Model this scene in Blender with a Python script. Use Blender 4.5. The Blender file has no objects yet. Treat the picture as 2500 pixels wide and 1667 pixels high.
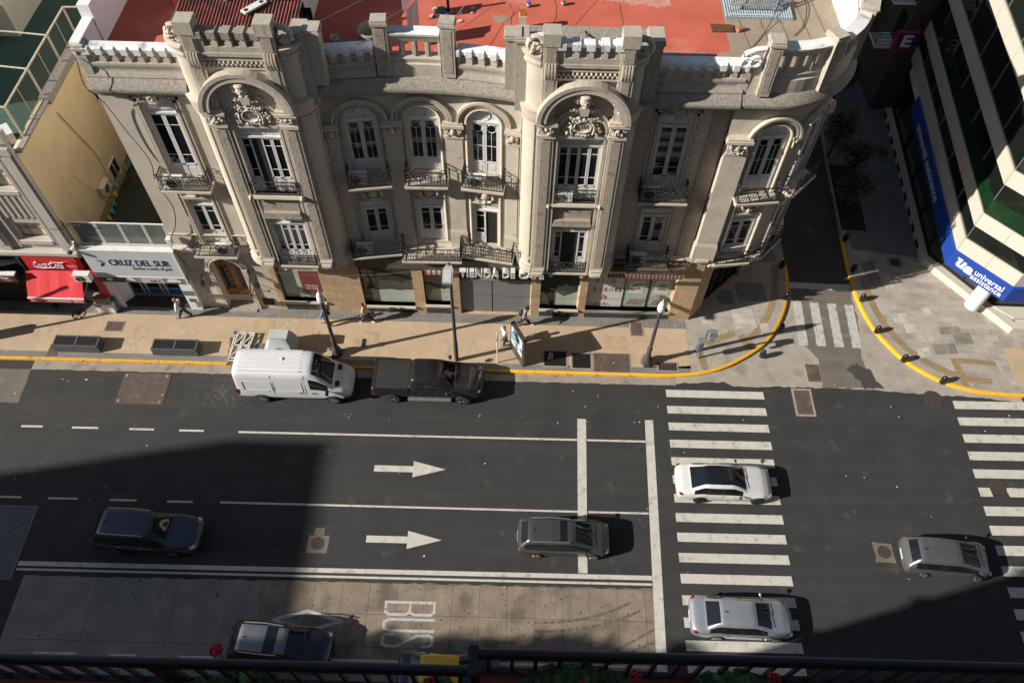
import bpy, bmesh, math, random
from mathutils import Vector, Matrix
random.seed(7)
scene = bpy.context.scene
col = scene.collection
R_ = math.radians
# ---------------------------------------------------------------- camera
cd = bpy.data.cameras.new('camera')
cam = bpy.data.objects.new('camera', cd); col.objects.link(cam)
rt = Vector((0.9996331, 0.0236753, 0.0131615)); dn = Vector((0.0269716, -0.8250197, -0.56446)); fw = Vector((-0.0025052, 0.5646078, -0.8253555))
m = Matrix.Identity(4)
for i, a in enumerate((rt, -dn, -fw)):
    for j in range(3): m[j][i] = a[j]
m[0][3], m[1][3], m[2][3] = 0, 0, 37.5
cam.matrix_world = m
cd.sensor_width = 36; cd.lens = 27.99; cd.clip_start = 0.1; cd.clip_end = 2000
scene.camera = cam
# ---------------------------------------------------------------- light
SUN_EL, SUN_AZ = 28.4, 16.7          # elevation; heading of the light in plan
w = bpy.data.worlds.new('World'); scene.world = w; w.use_nodes = True
nt = w.node_tree
sky = nt.nodes.new('ShaderNodeTexSky'); sky.sky_type = 'NISHITA'; sky.sun_disc = False
sky.sun_elevation = R_(SUN_EL); sky.sun_rotation = R_(253.3); sky.altitude = 30; sky.air_density = 1.0; sky.dust_density = 0.6
bg = nt.nodes['Background']; nt.links.new(sky.outputs[0], bg.inputs[0]); bg.inputs[1].default_value = 0.05
sd = bpy.data.lights.new('sun', 'SUN'); sd.energy = 4.2; sd.angle = R_(0.53); sd.color = (1.0, 0.935, 0.84)
sun = bpy.data.objects.new('sun', sd); col.objects.link(sun)
d = Vector((math.cos(R_(SUN_EL))*math.cos(R_(SUN_AZ)), math.cos(R_(SUN_EL))*math.sin(R_(SUN_AZ)), -math.sin(R_(SUN_EL))))
sun.rotation_euler = d.to_track_quat('-Z', 'Y').to_euler(); sun.location = (-60, -20, 60)
scene.view_settings.view_transform = 'Standard'; scene.view_settings.look = 'None'
scene.view_settings.exposure = 0.72; scene.view_settings.gamma = 1.0
scene.cycles.max_bounces = 6

# ---------------------------------------------------------------- mesh helpers
class MB:
    """collects shapes; build() links them as ONE mesh object"""
    def __init__(s, M=None): s.v = []; s.f = []; s.m = []; s.cm = 0; s.M = M
    def P(s, p):
        p = Vector(p)
        if s.M is not None: p = s.M @ p
        s.v.append(p); return len(s.v)-1
    def face(s, idx): s.f.append(tuple(idx)); s.m.append(s.cm)
    def poly(s, pts): s.face([s.P(p) for p in pts])
    def box(s, x0, y0, z0, x1, y1, z1):
        i = [s.P(p) for p in ((x0,y0,z0),(x1,y0,z0),(x1,y1,z0),(x0,y1,z0),(x0,y0,z1),(x1,y0,z1),(x1,y1,z1),(x0,y1,z1))]
        for q in ((3,2,1,0),(4,5,6,7),(0,1,5,4),(1,2,6,5),(2,3,7,6),(3,0,4,7)): s.face([i[k] for k in q])
    def bar(s, a, b, w, h=None):
        """square bar from a to b"""
        h = h or w; a, b = Vector(a), Vector(b); t = (b-a).normalized()
        u = t.cross(Vector((0,0,1))); u = Vector((1,0,0)) if u.length < 1e-3 else u.normalized(); n = u.cross(t)
        i = []
        for c in (a, b):
            for du, dv in ((-1,-1),(1,-1),(1,1),(-1,1)): i.append(s.P(c+u*du*w/2+n*dv*h/2))
        for q in ((3,2,1,0),(4,5,6,7),(0,1,5,4),(1,2,6,5),(2,3,7,6),(3,0,4,7)): s.face([i[k] for k in q])
    def prism(s, pl, z0, z1):
        n = len(pl); a = [s.P((p[0],p[1],z0)) for p in pl]; b = [s.P((p[0],p[1],z1)) for p in pl]
        s.face(a[::-1]); s.face(b)
        for k in range(n): s.face((a[k], a[(k+1)%n], b[(k+1)%n], b[k]))
    def prismy(s, pl, y0, y1):
        """outline in x,z pulled along y"""
        n = len(pl); a = [s.P((p[0],y0,p[1])) for p in pl]; b = [s.P((p[0],y1,p[1])) for p in pl]
        s.face(a); s.face(b[::-1])
        for k in range(n): s.face((a[(k+1)%n], a[k], b[k], b[(k+1)%n]))
    def tube(s, pts, r, n=6, closed=False):
        pts = [Vector(p) for p in pts]; N = len(pts); rings = []
        for k, p in enumerate(pts):
            if closed: t = pts[(k+1)%N]-pts[k-1]
            else: t = pts[min(k+1,N-1)]-pts[max(k-1,0)]
            t.normalize()
            ref = Vector((0,0,1)) if abs(t.z) < .9 else Vector((1,0,0))
            u = t.cross(ref).normalized(); v = u.cross(t)
            rr = r[k] if isinstance(r, (list,tuple)) else r
            rings.append([s.P(p+(u*math.cos(2*math.pi*j/n)+v*math.sin(2*math.pi*j/n))*rr) for j in range(n)])
        for k in range(N if closed else N-1):
            A, B = rings[k], rings[(k+1)%N]
            for j in range(n): s.face((A[j], A[(j+1)%n], B[(j+1)%n], B[j]))
        if not closed: s.face(rings[0][::-1]); s.face(rings[-1])
    def ring(s, c, ax, ay, R, r, n=14, k=5, R2=None):
        c, ax, ay = Vector(c), Vector(ax), Vector(ay)
        s.tube([c+ax*R*math.cos(2*math.pi*i/n)+ay*(R2 or R)*math.sin(2*math.pi*i/n) for i in range(n)], r, k, True)
    def lathe(s, prof, c=(0,0,0), n=16):
        c = Vector(c); rings = []
        for r, z in prof:
            rings.append([s.P(c+Vector((r*math.cos(2*math.pi*j/n), r*math.sin(2*math.pi*j/n), z))) for j in range(n)])
        for a, b in zip(rings, rings[1:]):
            for j in range(n): s.face((a[j], a[(j+1)%n], b[(j+1)%n], b[j]))
        s.face(rings[0][::-1]); s.face(rings[-1])
    def ball(s, c, r, n=8, k=6):
        c = Vector(c); r = Vector(r) if isinstance(r, (tuple,list,Vector)) else Vector((r,r,r))
        top = s.P(c+Vector((0,0,r.z))); bot = s.P(c-Vector((0,0,r.z))); rings = []
        for i in range(1, k):
            a = math.pi*i/k
            rings.append([s.P(c+Vector((r.x*math.sin(a)*math.cos(2*math.pi*j/n), r.y*math.sin(a)*math.sin(2*math.pi*j/n), r.z*math.cos(a)))) for j in range(n)])
        for j in range(n):
            s.face((top, rings[0][j], rings[0][(j+1)%n])); s.face((bot, rings[-1][(j+1)%n], rings[-1][j]))
        for a, b in zip(rings, rings[1:]):
            for j in range(n): s.face((a[j], b[j], b[(j+1)%n], a[(j+1)%n]))
    def disc(s, c, r, n=20, r2=None, z=0):
        """upright-facing flat disc in local x,z (facing -y)"""
        s.face([s.P((c[0]+r*math.cos(2*math.pi*j/n), c[1], c[2]+(r2 or r)*math.sin(2*math.pi*j/n))) for j in range(n)])
    def sweep(s, st, prof, caps=True, closed_prof=True):
        """st: (x,y,nx,ny) stations; prof: (d,z) outward distance and height"""
        rings = [[s.P((x+nx*dd, y+ny*dd, zz)) for dd, zz in prof] for x, y, nx, ny in st]
        n = len(prof)
        for a, b in zip(rings, rings[1:]):
            for j in range(n if closed_prof else n-1): s.face((a[j], b[j], b[(j+1)%n], a[(j+1)%n]))
        if caps and closed_prof: s.face(rings[0]); s.face(rings[-1][::-1])
    def add(s, other, M=None):
        o = len(s.v)
        for p in other.v: s.P(M @ p if M is not None else p)
        for f, mm in zip(other.f, other.m): s.f.append(tuple(i+o for i in f)); s.m.append(mm)
    def text(s, body, w, h, M, depth=.02, bold=0.0, shear=0.0, spacing=1.0):
        """flat lettering fitted to w x h in the x,z plane of M, centred"""
        cu = bpy.data.curves.new('t', 'FONT'); cu.body = body; cu.extrude = depth; cu.offset = bold; cu.shear = shear
        cu.space_character = spacing; cu.resolution_u = 3
        o = bpy.data.objects.new('t', cu); col.objects.link(o)
        dg = bpy.context.evaluated_depsgraph_get(); me = bpy.data.meshes.new_from_object(o.evaluated_get(dg))
        xs = [p.co.x for p in me.vertices]; ys = [p.co.y for p in me.vertices]
        x0, x1, y0, y1 = min(xs), max(xs), min(ys), max(ys)
        sx = w/(x1-x0); sy = (h/(y1-y0)) if h else sx
        base = len(s.v)
        for p in me.vertices:
            s.P(M @ Vector(((p.co.x-(x0+x1)/2)*sx, -p.co.z, (p.co.y-(y0+y1)/2)*sy)))
        for f in me.polygons: s.f.append(tuple(i+base for i in f.vertices)); s.m.append(s.cm)
        bpy.data.objects.remove(o); bpy.data.meshes.remove(me); bpy.data.curves.remove(cu)
    def build(s, name, mats, parent=None, smooth=None, fix=True):
        me = bpy.data.meshes.new(name)
        me.from_pydata([tuple(p) for p in s.v], [], s.f)
        for mt in (mats if isinstance(mats, (list,tuple)) else [mats]): me.materials.append(mt)
        me.polygons.foreach_set('material_index', s.m)
        if fix:
            bm = bmesh.new(); bm.from_mesh(me); bmesh.ops.recalc_face_normals(bm, faces=bm.faces); bm.to_mesh(me); bm.free()
        if smooth:
            me.polygons.foreach_set('use_smooth', [True]*len(me.polygons)); me.set_sharp_from_angle(angle=R_(smooth))
        me.update()
        o = bpy.data.objects.new(name, me); col.objects.link(o)
        if parent is not None: par(o, parent)
        return o

def part(mb, name, m, parent=None, smooth=40, gap=.07, fix=True):
    """one object for each group of pieces that touch"""
    n = len(mb.v); root = list(range(n))
    def find(a):
        while root[a] != a: root[a] = root[root[a]]; a = root[a]
        return a
    for f in mb.f:
        a = find(f[0])
        for q in f[1:]: root[find(q)] = a
    comp = {}
    for i in range(n): comp.setdefault(find(i), []).append(i)
    bx = []
    for r, ids in comp.items():
        P = [mb.v[i] for i in ids]; bx.append([r, [min(p[k] for p in P)-gap for k in range(3)], [max(p[k] for p in P)+gap for k in range(3)]])
    bx.sort(key=lambda b: b[1][0]); cl = {b[0]: b[0] for b in bx}
    def fc(a):
        while cl[a] != a: cl[a] = cl[cl[a]]; a = cl[a]
        return a
    for i, a in enumerate(bx):
        for b in bx[i+1:]:
            if b[1][0] > a[2][0]: break
            if all(a[1][k] <= b[2][k] and b[1][k] <= a[2][k] for k in (1,2)): cl[fc(b[0])] = fc(a[0])
    out = {}
    for f, mm in zip(mb.f, mb.m): out.setdefault(fc(find(f[0])), []).append((f, mm))
    o = None
    for fs in out.values():
        k = MB(); mp = {}
        for f, mm in fs:
            g = []
            for i in f:
                if i not in mp: mp[i] = len(k.v); k.v.append(mb.v[i])
                g.append(mp[i])
            k.f.append(tuple(g)); k.m.append(mm)
        o = k.build(name, m, parent or HB, smooth, fix)
    return o
def par(o, p):
    o.parent = p
    M = Matrix.Identity(4); q = p
    while q is not None: M = q.matrix_parent_inverse @ q.matrix_basis @ M; q = q.parent
    o.matrix_parent_inverse = M.inverted()
def thing(name, label, cat, loc=(0,0,0), group=None, rz=0):
    o = bpy.data.objects.new(name, None); col.objects.link(o); o.empty_display_size = .3
    o.location = loc; o.rotation_euler = (0,0,rz)
    return tag(o, label, cat, group)
def tag(o, label, cat, group=None):
    o['label'] = label; o['category'] = cat
    if group: o['group'] = group
    return o
def struct(o, kind='structure'): o['kind'] = kind; return o
def kids(o): return [c for c in bpy.data.objects if c.parent == o]
def dup(root, M, label=None, group=None):
    """copy of a thing with its parts and sub-parts; M moves the root"""
    r = root.copy(); col.objects.link(r); r.matrix_basis = M @ root.matrix_basis
    if label: r['label'] = label
    if group: r['group'] = group
    for ch in kids(root):
        c = ch.copy(); col.objects.link(c); c.parent = r
        for g in kids(ch):
            e = g.copy(); col.objects.link(e); e.parent = c
    return r
def T3(x, y, z, rz=0): return Matrix.Translation((x,y,z)) @ Matrix.Rotation(rz, 4, 'Z')
class Path:
    """plan line; at(u,d) gives the point d outside it (outward = right of travel)"""
    def __init__(s, pts):
        s.p = [Vector(q) for q in pts]; s.u = [0.0]
        for a, b in zip(s.p, s.p[1:]): s.u.append(s.u[-1]+(b-a).length)
        s.L = s.u[-1]
        N = len(s.p); s.n = []
        for k in range(N):
            ns = []
            if k > 0: t = (s.p[k]-s.p[k-1]).normalized(); ns.append(Vector((t.y,-t.x)))
            if k < N-1: t = (s.p[k+1]-s.p[k]).normalized(); ns.append(Vector((t.y,-t.x)))
            n = sum(ns, Vector((0,0))); n.normalize()
            s.n.append(n / max(.5, n.dot(ns[0])))
    def at(s, u, d=0.0):
        u = max(0, min(s.L, u)); k = 0
        while k < len(s.p)-2 and u > s.u[k+1]: k += 1
        f = (u-s.u[k])/(s.u[k+1]-s.u[k]); p = s.p[k].lerp(s.p[k+1], f); n = s.n[k].lerp(s.n[k+1], f)
        return p+n*d, n
    def st(s, u0=None, u1=None):
        u0 = 0 if u0 is None else u0; u1 = s.L if u1 is None else u1
        us = [u0]+[q for q in s.u if u0+1e-4 < q < u1-1e-4]+[u1]
        return [(*s.at(q)[0], *s.at(q)[1]) for q in us]
    def frame(s, u, z=0, d=0):
        u = max(0, min(s.L, u)); k = 0
        while k < len(s.p)-2 and u > s.u[k+1]: k += 1
        t = (s.p[k+1]-s.p[k]).normalized(); n = Vector((t.y,-t.x)); p = s.p[k]+t*(u-s.u[k])+n*d
        return Matrix(((t.x, -n.x, 0, p.x), (t.y, -n.y, 0, p.y), (0,0,1,z), (0,0,0,1)))   # local x along, -y outward, z up
def wall(mb, path, z0, z1, holes=(), depth=.25, u0=None, u1=None, off=0.0, step=None):
    """wall sheet on a plan line with reveals cut for openings; holes: (ua,ub,za,zspring,arch)"""
    u0 = 0 if u0 is None else u0; u1 = path.L if u1 is None else u1
    us = {u0, u1} | {q for q in path.u if u0 < q < u1}
    for h in holes:
        us |= {h[0], h[1]}
        if h[4]:
            for k in range(1, 12): us.add(h[0]+(h[1]-h[0])*(.5-.5*math.cos(math.pi*k/12)))
    us = sorted(us); us = [a for i, a in enumerate(us) if i == 0 or a-us[i-1] > 1e-5]
    def top(h, u):
        if not h[4]: return h[3]
        r = (h[1]-h[0])/2; x = u-(h[0]+h[1])/2
        return h[3]+h[4]*math.sqrt(max(0, r*r-x*x))
    def q(u, z, d=0): p, n = path.at(u, off+d); return (p.x, p.y, z)
    for a, b in zip(us, us[1:]):
        mid = (a+b)/2; hs = sorted([h for h in holes if h[0] < mid < h[1]], key=lambda h: h[2])
        la = lb = z0
        for h in hs:
            mb.poly((q(a,la), q(b,lb), q(b,h[2]), q(a,h[2])))
            ta, tb = top(h,a), top(h,b)
            mb.poly((q(a,ta), q(b,tb), q(b,tb,-depth), q(a,ta,-depth)))
            mb.poly((q(a,h[2]), q(a,h[2],-depth), q(b,h[2],-depth), q(b,h[2])))
            la, lb = ta, tb
        mb.poly((q(a,la), q(b,lb), q(b,z1), q(a,z1)))
    for h in holes:
        for u in (h[0], h[1]): mb.poly((q(u,h[2]), q(u,h[3]), q(u,h[3],-depth), q(u,h[2],-depth)))
# ---------------------------------------------------------------- materials
def M_(name, c, rough=.8, var=.12, scale=3.0, bump=0.0, bscale=None, metal=0.0, spec=None, grime=None, gscale=1.2, gamt=.5, streak=1.0, coat=0.0, speck=None, space='Object'):
    """principled with two octaves of tone variation, optional grime patches with ragged edges, and grain bump"""
    m = bpy.data.materials.new(name); m.use_nodes = True; n = m.node_tree; L = n.links
    b = n.nodes['Principled BSDF']; b.inputs['Roughness'].default_value = rough; b.inputs['Metallic'].default_value = metal
    if spec is not None: b.inputs['Specular IOR Level'].default_value = spec
    if coat: b.inputs['Coat Weight'].default_value = coat; b.inputs['Coat Roughness'].default_value = .05
    tc = n.nodes.new('ShaderNodeTexCoord')
    def noise(sc, det=6, sq=1.0):
        t = n.nodes.new('ShaderNodeTexNoise'); t.inputs['Scale'].default_value = sc; t.inputs['Detail'].default_value = det
        if sq != 1.0:
            mp = n.nodes.new('ShaderNodeMapping'); mp.inputs['Scale'].default_value = (1,1,1/sq); L.new(tc.outputs[space], mp.inputs[0]); L.new(mp.outputs[0], t.inputs['Vector'])
        else: L.new(tc.outputs[space], t.inputs['Vector'])
        return t
    def mixc(fac, A, B):
        x = n.nodes.new('ShaderNodeMix'); x.data_type = 'RGBA'
        for s_, v_ in ((0, fac), (6, A), (7, B)):
            if hasattr(v_, 'links') or hasattr(v_, 'is_linked'): L.new(v_, x.inputs[s_])
            else: x.inputs[s_].default_value = v_ if s_ == 0 else (*v_, 1)
        return x.outputs[2]
    def ramp(src, lo, hi):
        r = n.nodes.new('ShaderNodeMapRange'); r.inputs[1].default_value = lo; r.inputs[2].default_value = hi; L.new(src, r.inputs[0]); return r.outputs[0]
    t = noise(scale)
    c0 = tuple(q*(1-var) for q in c); c1 = tuple(min(1,q*(1+var)) for q in c)
    out = mixc(ramp(t.outputs[0], .3, .7), c0, c1)
    t2 = noise(scale*7.3+2, 8); f2 = n.nodes.new('ShaderNodeMath'); f2.operation = 'MULTIPLY'; f2.inputs[1].default_value = min(.5, var*2.2); L.new(ramp(t2.outputs[0], .42, .68), f2.inputs[0]); out = mixc(f2.outputs[0], out, tuple(q*.72 for q in c))
    if grime is not None:
        g = noise(gscale, 9, streak); out = mixc(ramp(g.outputs[0], 1-gamt, 1-gamt+.18), out, grime)
    if speck is not None:
        g = noise(speck[1], 2); out = mixc(ramp(g.outputs[0], speck[2], speck[2]+.02), out, speck[0])
    L.new(out, b.inputs['Base Color'])
    if bump:
        g = noise(bscale or scale*12, 4); bp = n.nodes.new('ShaderNodeBump'); bp.inputs['Strength'].default_value = min(1, bump); bp.inputs['Distance'].default_value = .02
        L.new(g.outputs[0], bp.inputs['Height']); L.new(bp.outputs[0], b.inputs['Normal'])
    m['h'] = 1
    return m, n, L, tc, out, b, mixc, ramp, noise
def mat(*a, **k): return M_(*a, **k)[0]
def tiles(name, c, size, mortar, jcol, rough=.85, var=.15, scale=2.0, tone=.25, offset=0.0, size2=None, upright=False, **k):
    """paving or cladding: joint grid plus slab to slab tone"""
    m, n, L, tc, out, b, mixc, ramp, noise = M_(name, c, rough, var, scale, **k)
    br = n.nodes.new('ShaderNodeTexBrick'); br.offset = offset; br.inputs['Scale'].default_value = 1.0
    br.inputs['Brick Width'].default_value = size; br.inputs['Row Height'].default_value = size2 or size
    br.inputs['Mortar Size'].default_value = mortar; br.inputs['Mortar Smooth'].default_value = .1
    br.inputs['Color1'].default_value = (1-tone,)*3+(1,); br.inputs['Color2'].default_value = (1+tone*.4,)*3+(1,); br.inputs['Mortar'].default_value = (*jcol,1)
    if upright:
        sp = n.nodes.new('ShaderNodeSeparateXYZ'); cb = n.nodes.new('ShaderNodeCombineXYZ'); L.new(tc.outputs['Object'], sp.inputs[0])
        L.new(sp.outputs[0], cb.inputs[0]); L.new(sp.outputs[2], cb.inputs[1]); L.new(cb.outputs[0], br.inputs['Vector'])
    else: L.new(tc.outputs['Object'], br.inputs['Vector'])
    mu = n.nodes.new('ShaderNodeMix'); mu.data_type = 'RGBA'; mu.blend_type = 'MULTIPLY'; mu.inputs[0].default_value = 1
    L.new(out, mu.inputs[6]); L.new(br.outputs[0], mu.inputs[7]); L.new(mu.outputs[2], b.inputs['Base Color'])
    return m
GR = (.045,.042,.038)
M = dict(
 stucco = mat('stucco', (.56,.50,.415), .9, .07, .9, bump=.15, bscale=60, grime=(.46,.41,.345), gscale=.9, gamt=.42, streak=4),
 stone = mat('stone', (.56,.50,.415), .9, .1, 1.5, bump=.2, bscale=45, grime=(.36,.32,.27), gscale=2.6, gamt=.40),
 grimy = mat('grimy_stone', (.36,.325,.275), .95, .22, 9, bump=.5, bscale=26, grime=(.21,.19,.16), gscale=11, gamt=.52),
 pierst = mat('weathered_stone', (.46,.415,.345), .95, .14, 6, bump=.3, bscale=30, grime=(.30,.27,.225), gscale=5, gamt=.42, streak=3),
 rough = mat('roughcast', (.40,.345,.28), .95, .2, 8, bump=1.0, bscale=16, grime=(.24,.21,.175), gscale=3, gamt=.45),
 coping = mat('whitewashed_coping', (.80,.80,.79), .85, .06, 2, bump=.2, bscale=30, grime=(.33,.31,.28), gscale=1.5, gamt=.42),
 white_wall = mat('white_render', (.82,.82,.82), .85, .05, 1, grime=(.5,.48,.45), gscale=.7, gamt=.36),
 wood_white = mat('white_paint_joinery', (.72,.71,.69), .6, .06, 6, grime=(.5,.48,.45), gscale=5, gamt=.36),
 glass = mat('window_glass', (.012,.014,.016), .04, .3, 1.5, spec=.5),
 glass_room = mat('open_doorway', (.02,.018,.016), .8, .4, 3),
 iron = mat('black_iron', (.02,.02,.021), .55, .3, 9),
 redroof = mat('red_roof_paint', (.55,.125,.075), .85, .12, .8, bump=.2, bscale=18, grime=(.60,.22,.16), gscale=.5, gamt=.42),
 roof_beige = mat('roof_membrane', (.33,.265,.19), .9, .15, .9, bump=.2, bscale=20, grime=(.22,.18,.14), gscale=.9, gamt=.42),
 travertine = tiles('travertine_cladding', (.50,.36,.22), .7, .006, (.45,.4,.35), .7, .15, 2, .12, .5, .62, True, grime=(.33,.22,.13), gscale=1.6, gamt=.38),
 black = mat('black_plastic', (.012,.012,.013), .6, .2, 6),
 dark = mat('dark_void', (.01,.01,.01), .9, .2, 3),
 chrome = mat('chrome', (.7,.7,.7), .15, .05, 4, metal=1.0),
 alu = mat('aluminium', (.55,.55,.54), .4, .08, 5, metal=.8),
 steel = mat('galvanised_steel', (.30,.31,.32), .5, .15, 5, metal=.5),
 white_metal = mat('white_metal', (.76,.76,.74), .5, .05, 5, grime=(.5,.45,.38), gscale=4, gamt=.36),
 yellow = mat('yellow_kerb_paint', (.80,.43,.015), .75, .08, 4, bump=.1, bscale=30, grime=(.50,.33,.10), gscale=5, gamt=.36),
 yellow_old = mat('worn_yellow_kerb_paint', (.68,.35,.03), .8, .14, 5, bump=.2, bscale=30, grime=(.33,.25,.16), gscale=4.5, gamt=.44, speck=((.16,.13,.1),9,.66)),
 concrete = mat('pale_concrete', (.36,.325,.28), .92, .13, 1.5, bump=.2, bscale=40, grime=(.25,.215,.18), gscale=.8, gamt=.47, speck=((.09,.08,.07),9,.70)),
 gutter = mat('gutter_concrete', (.32,.275,.225), .92, .13, 2, bump=.2, bscale=40, grime=(.18,.155,.13), gscale=1.4, gamt=.45),
 rust = mat('rusty_steel_plate', (.105,.075,.06), .8, .2, 2.5, bump=.15, bscale=30, grime=(.16,.12,.095), gscale=1.5, gamt=.45),
 cover = mat('iron_cover', (.06,.045,.038), .75, .3, 6, bump=.5, bscale=30),
 skin = mat('skin', (.46,.27,.19), .6, .08, 8), hair = mat('hair', (.03,.022,.017), .7, .3, 20),
)
# ================================================================ GROUND
def asphalt(name, c, wear, speck=True):
    m, n, L, tc, out, b, mixc, ramp, noise = M_(name, c, .86, .16, .7, bump=.35, bscale=90)
    mp = n.nodes.new('ShaderNodeMapping'); mp.inputs['Scale'].default_value = (.06, 1.3, 1); L.new(tc.outputs['Object'], mp.inputs[0])
    t = n.nodes.new('ShaderNodeTexNoise'); t.inputs['Scale'].default_value = 1; t.inputs['Detail'].default_value = 5; L.new(mp.outputs[0], t.inputs[0])
    o2 = mixc(ramp(t.outputs[0], .48, .9), out, wear)
    g = noise(55, 3); o2 = mixc(ramp(g.outputs[0], .58, .74), o2, tuple(q*1.75 for q in c))
    g = noise(1.1, 9); o2 = mixc(ramp(g.outputs[0], .62, .95), o2, tuple(q*2.2 for q in wear))
    if speck: g = noise(11, 2); o2 = mixc(ramp(g.outputs[0], .795, .815), o2, (.4,.39,.36))
    L.new(o2, b.inputs['Base Color']); return m
M['asphalt'] = asphalt('asphalt', (.034,.0335,.034), (.05,.048,.046))
M['alley'] = asphalt('old_asphalt', (.055,.052,.05), (.07,.065,.06), False)
M['patch'] = asphalt('worn_asphalt', (.15,.128,.105), (.2,.175,.15), False)
M['paint'] = mat('road_paint', (.56,.535,.48), .7, .07, 3, bump=.1, bscale=60, grime=(.34,.32,.28), gscale=2.6, gamt=.46, speck=((.08,.075,.07),13,.715))
M['paint_old'] = mat('worn_road_paint', (.48,.48,.46), .75, .12, 3, grime=(.30,.28,.25), gscale=2.6, gamt=.45, speck=((.13,.12,.1),7,.66))
M['slab'] = tiles('bus_lane_concrete', (.255,.205,.158), 1.29, .011, (.36,.33,.3), .9, .17, 1.2, .07, 0, 1.46, grime=(.13,.106,.085), gscale=.75, gamt=.50, bump=.2, bscale=40, speck=((.05,.045,.04),6.5,.665))
M['slab2'] = tiles('large_slab_concrete', (.25,.235,.215), 3.85, .012, (.3,.3,.3), .9, .17, 1.0, .05, 0, 4.35, grime=(.20,.185,.17), gscale=.6, gamt=.46, bump=.2, bscale=40, speck=((.06,.055,.05),5,.68))
M['beige'] = tiles('beige_paving', (.52,.39,.265), .125, .012, (.80,.78,.75), .85, .10, .8, .07, 0, grime=(.48,.37,.26), gscale=.9, gamt=.45)
M['border'] = tiles('grey_border_paving', (.25,.235,.21), .155, .022, (.6,.6,.6), .85, .15, 1.2, .12, 0, grime=(.32,.29,.25), gscale=1.1, gamt=.42)
M['greytile'] = tiles('grey_paving', (.40,.365,.315), .82, .008, (.72,.7,.68), .88, .13, .9, .20, .5, .42, grime=(.29,.26,.225), gscale=.7, gamt=.43, speck=((.15,.13,.12),8,.70))
M['tactile'] = tiles('tactile_paving', (.44,.34,.20), .085, .022, (.55,.5,.42), .85, .12, 1.5, .25, 0)
def sheet(name, pts, z, m):
    mb = MB(); mb.poly([(p[0],p[1],z) for p in pts]); return struct(mb.build(name, m))
def rag(pts, a, step=.25):
    out = []
    for p, q in zip(pts, pts[1:]):
        n = max(1, int(math.dist(p,q)/step))
        for k in range(n): out.append((p[0]+(q[0]-p[0])*k/n+random.uniform(-a,a), p[1]+(q[1]-p[1])*k/n+random.uniform(-a,a)))
    return out+[pts[-1]]
mb = MB()
for i in range(-10, 10):
    for j in range(-10, 10): mb.poly([(i*40,j*40,0),(i*40+40,j*40,0),(i*40+40,j*40+40,0),(i*40,j*40+40,0)])
struct(mb.build('road', M['asphalt']))
def spline(pts, n=5):
    out = []; P = [Vector(p) for p in pts]; P = [2*P[0]-P[1]]+P+[2*P[-1]-P[-2]]
    for a, b, c, d_ in zip(P, P[1:], P[2:], P[3:]):
        for k in range(n):
            t = k/n; out.append(tuple(.5*((2*b)+(c-a)*t+(2*a-5*b+4*c-d_)*t*t+(3*b-a-3*c+d_)*t**3)))
    return out+[tuple(P[-2])]
kl = spline([(6.5,23.5),(8.4,23.5),(10.17,23.66),(11.67,24.1),(13.2,24.97),(14.5,26.03),(15.45,27.4),(16.1,28.87),(16.45,30.36),(16.53,31.5),(16.5,32.3)])
kr = spline([(20.3,34.05),(20.2,32.2),(20.2,30.32),(20.36,28.69),(20.75,27.13),(21.35,25.93),(22.16,24.8),(23.47,23.78),(24.97,23.14),(26.5,22.9),(28.3,22.82),(30,22.8)])
leftk = [(-140,23.5),(-60,23.5)]+kl; rightk = kr+[(60,22.8),(140,22.8)]
mb = MB(); mb.prism(leftk[:1]+[(x,y) for x,y in leftk[1:]]+[(16.55,60),(16.6,140),(-140,140)], -.02, .14)
struct(mb.build('pavement', M['greytile']))
mb = MB(); mb.prism([(22.9,140),(21.9,55),(20.75,40.8),(20.5,36.7)]+rightk+[(140,140)], -.02, .14)
struct(mb.build('pavement', M['greytile']))
mb = MB(); mb.prism([(-140,4.4),(7.2,4.4),(8.0,3.4),(8.0,-60),(-140,-60)][::-1], -.02, .14); struct(mb.build('pavement', M['border']))
sheet('beige_pavement', [(-140,24.05),(9.9,24.05),(9.9,26.76),(-140,26.72)], .144, M['beige'])
sheet('pavement_border', [(-140,26.724),(9.9,26.764),(9.9,27.7),(-140,27.7)], .145, M['border'])
sheet('pavement_border', [(-140,23.66),(9.9,23.66),(9.9,24.046),(-140,24.046)], .145, M['border'])
# kerbs
def kerb(name, line, m, z=.155, wd=.17):
    st = Path(line).st(); mb = MB(); mb.sweep(st, [(0.003,-.02),(.003,z-.02),(-.015,z),(-wd,z),(-wd,.1)], closed_prof=False); return struct(mb.build(name, m, smooth=50))
kerb('yellow_kerb', [(-26.8,23.5),(-20,23.5),(-13,23.49),(-6,23.5),(-.6,23.5)], M['yellow_old']); kerb('yellow_kerb', [(-.58,23.5)]+kl, M['yellow'])
kerb('yellow_kerb', [(-60,23.5),(-26.85,23.5)], M['yellow_old'])
mb = MB()
for x in (-23.9,-20.4,-18.0,-15.2,-10.4,-7.9,-1.9,1.2,3.0,4.6,6.45): mb.box(x,23.40,.13,x+.03,23.503,.157)
struct(mb.build('kerb_joint', M['dark']))
kerb('yellow_kerb', rightk[:len(kr)]+[(60,22.8)], M['yellow'])
kerb('kerb', [(16.5,32.32),(16.55,60)], M['gutter']); kerb('kerb', [(21.9,55),(20.75,40.8),(20.5,36.7),(20.3,34.1)], M['gutter'])
kerb('kerb', [(7.2,4.4),(-140,4.4)], M['gutter'])
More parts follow.
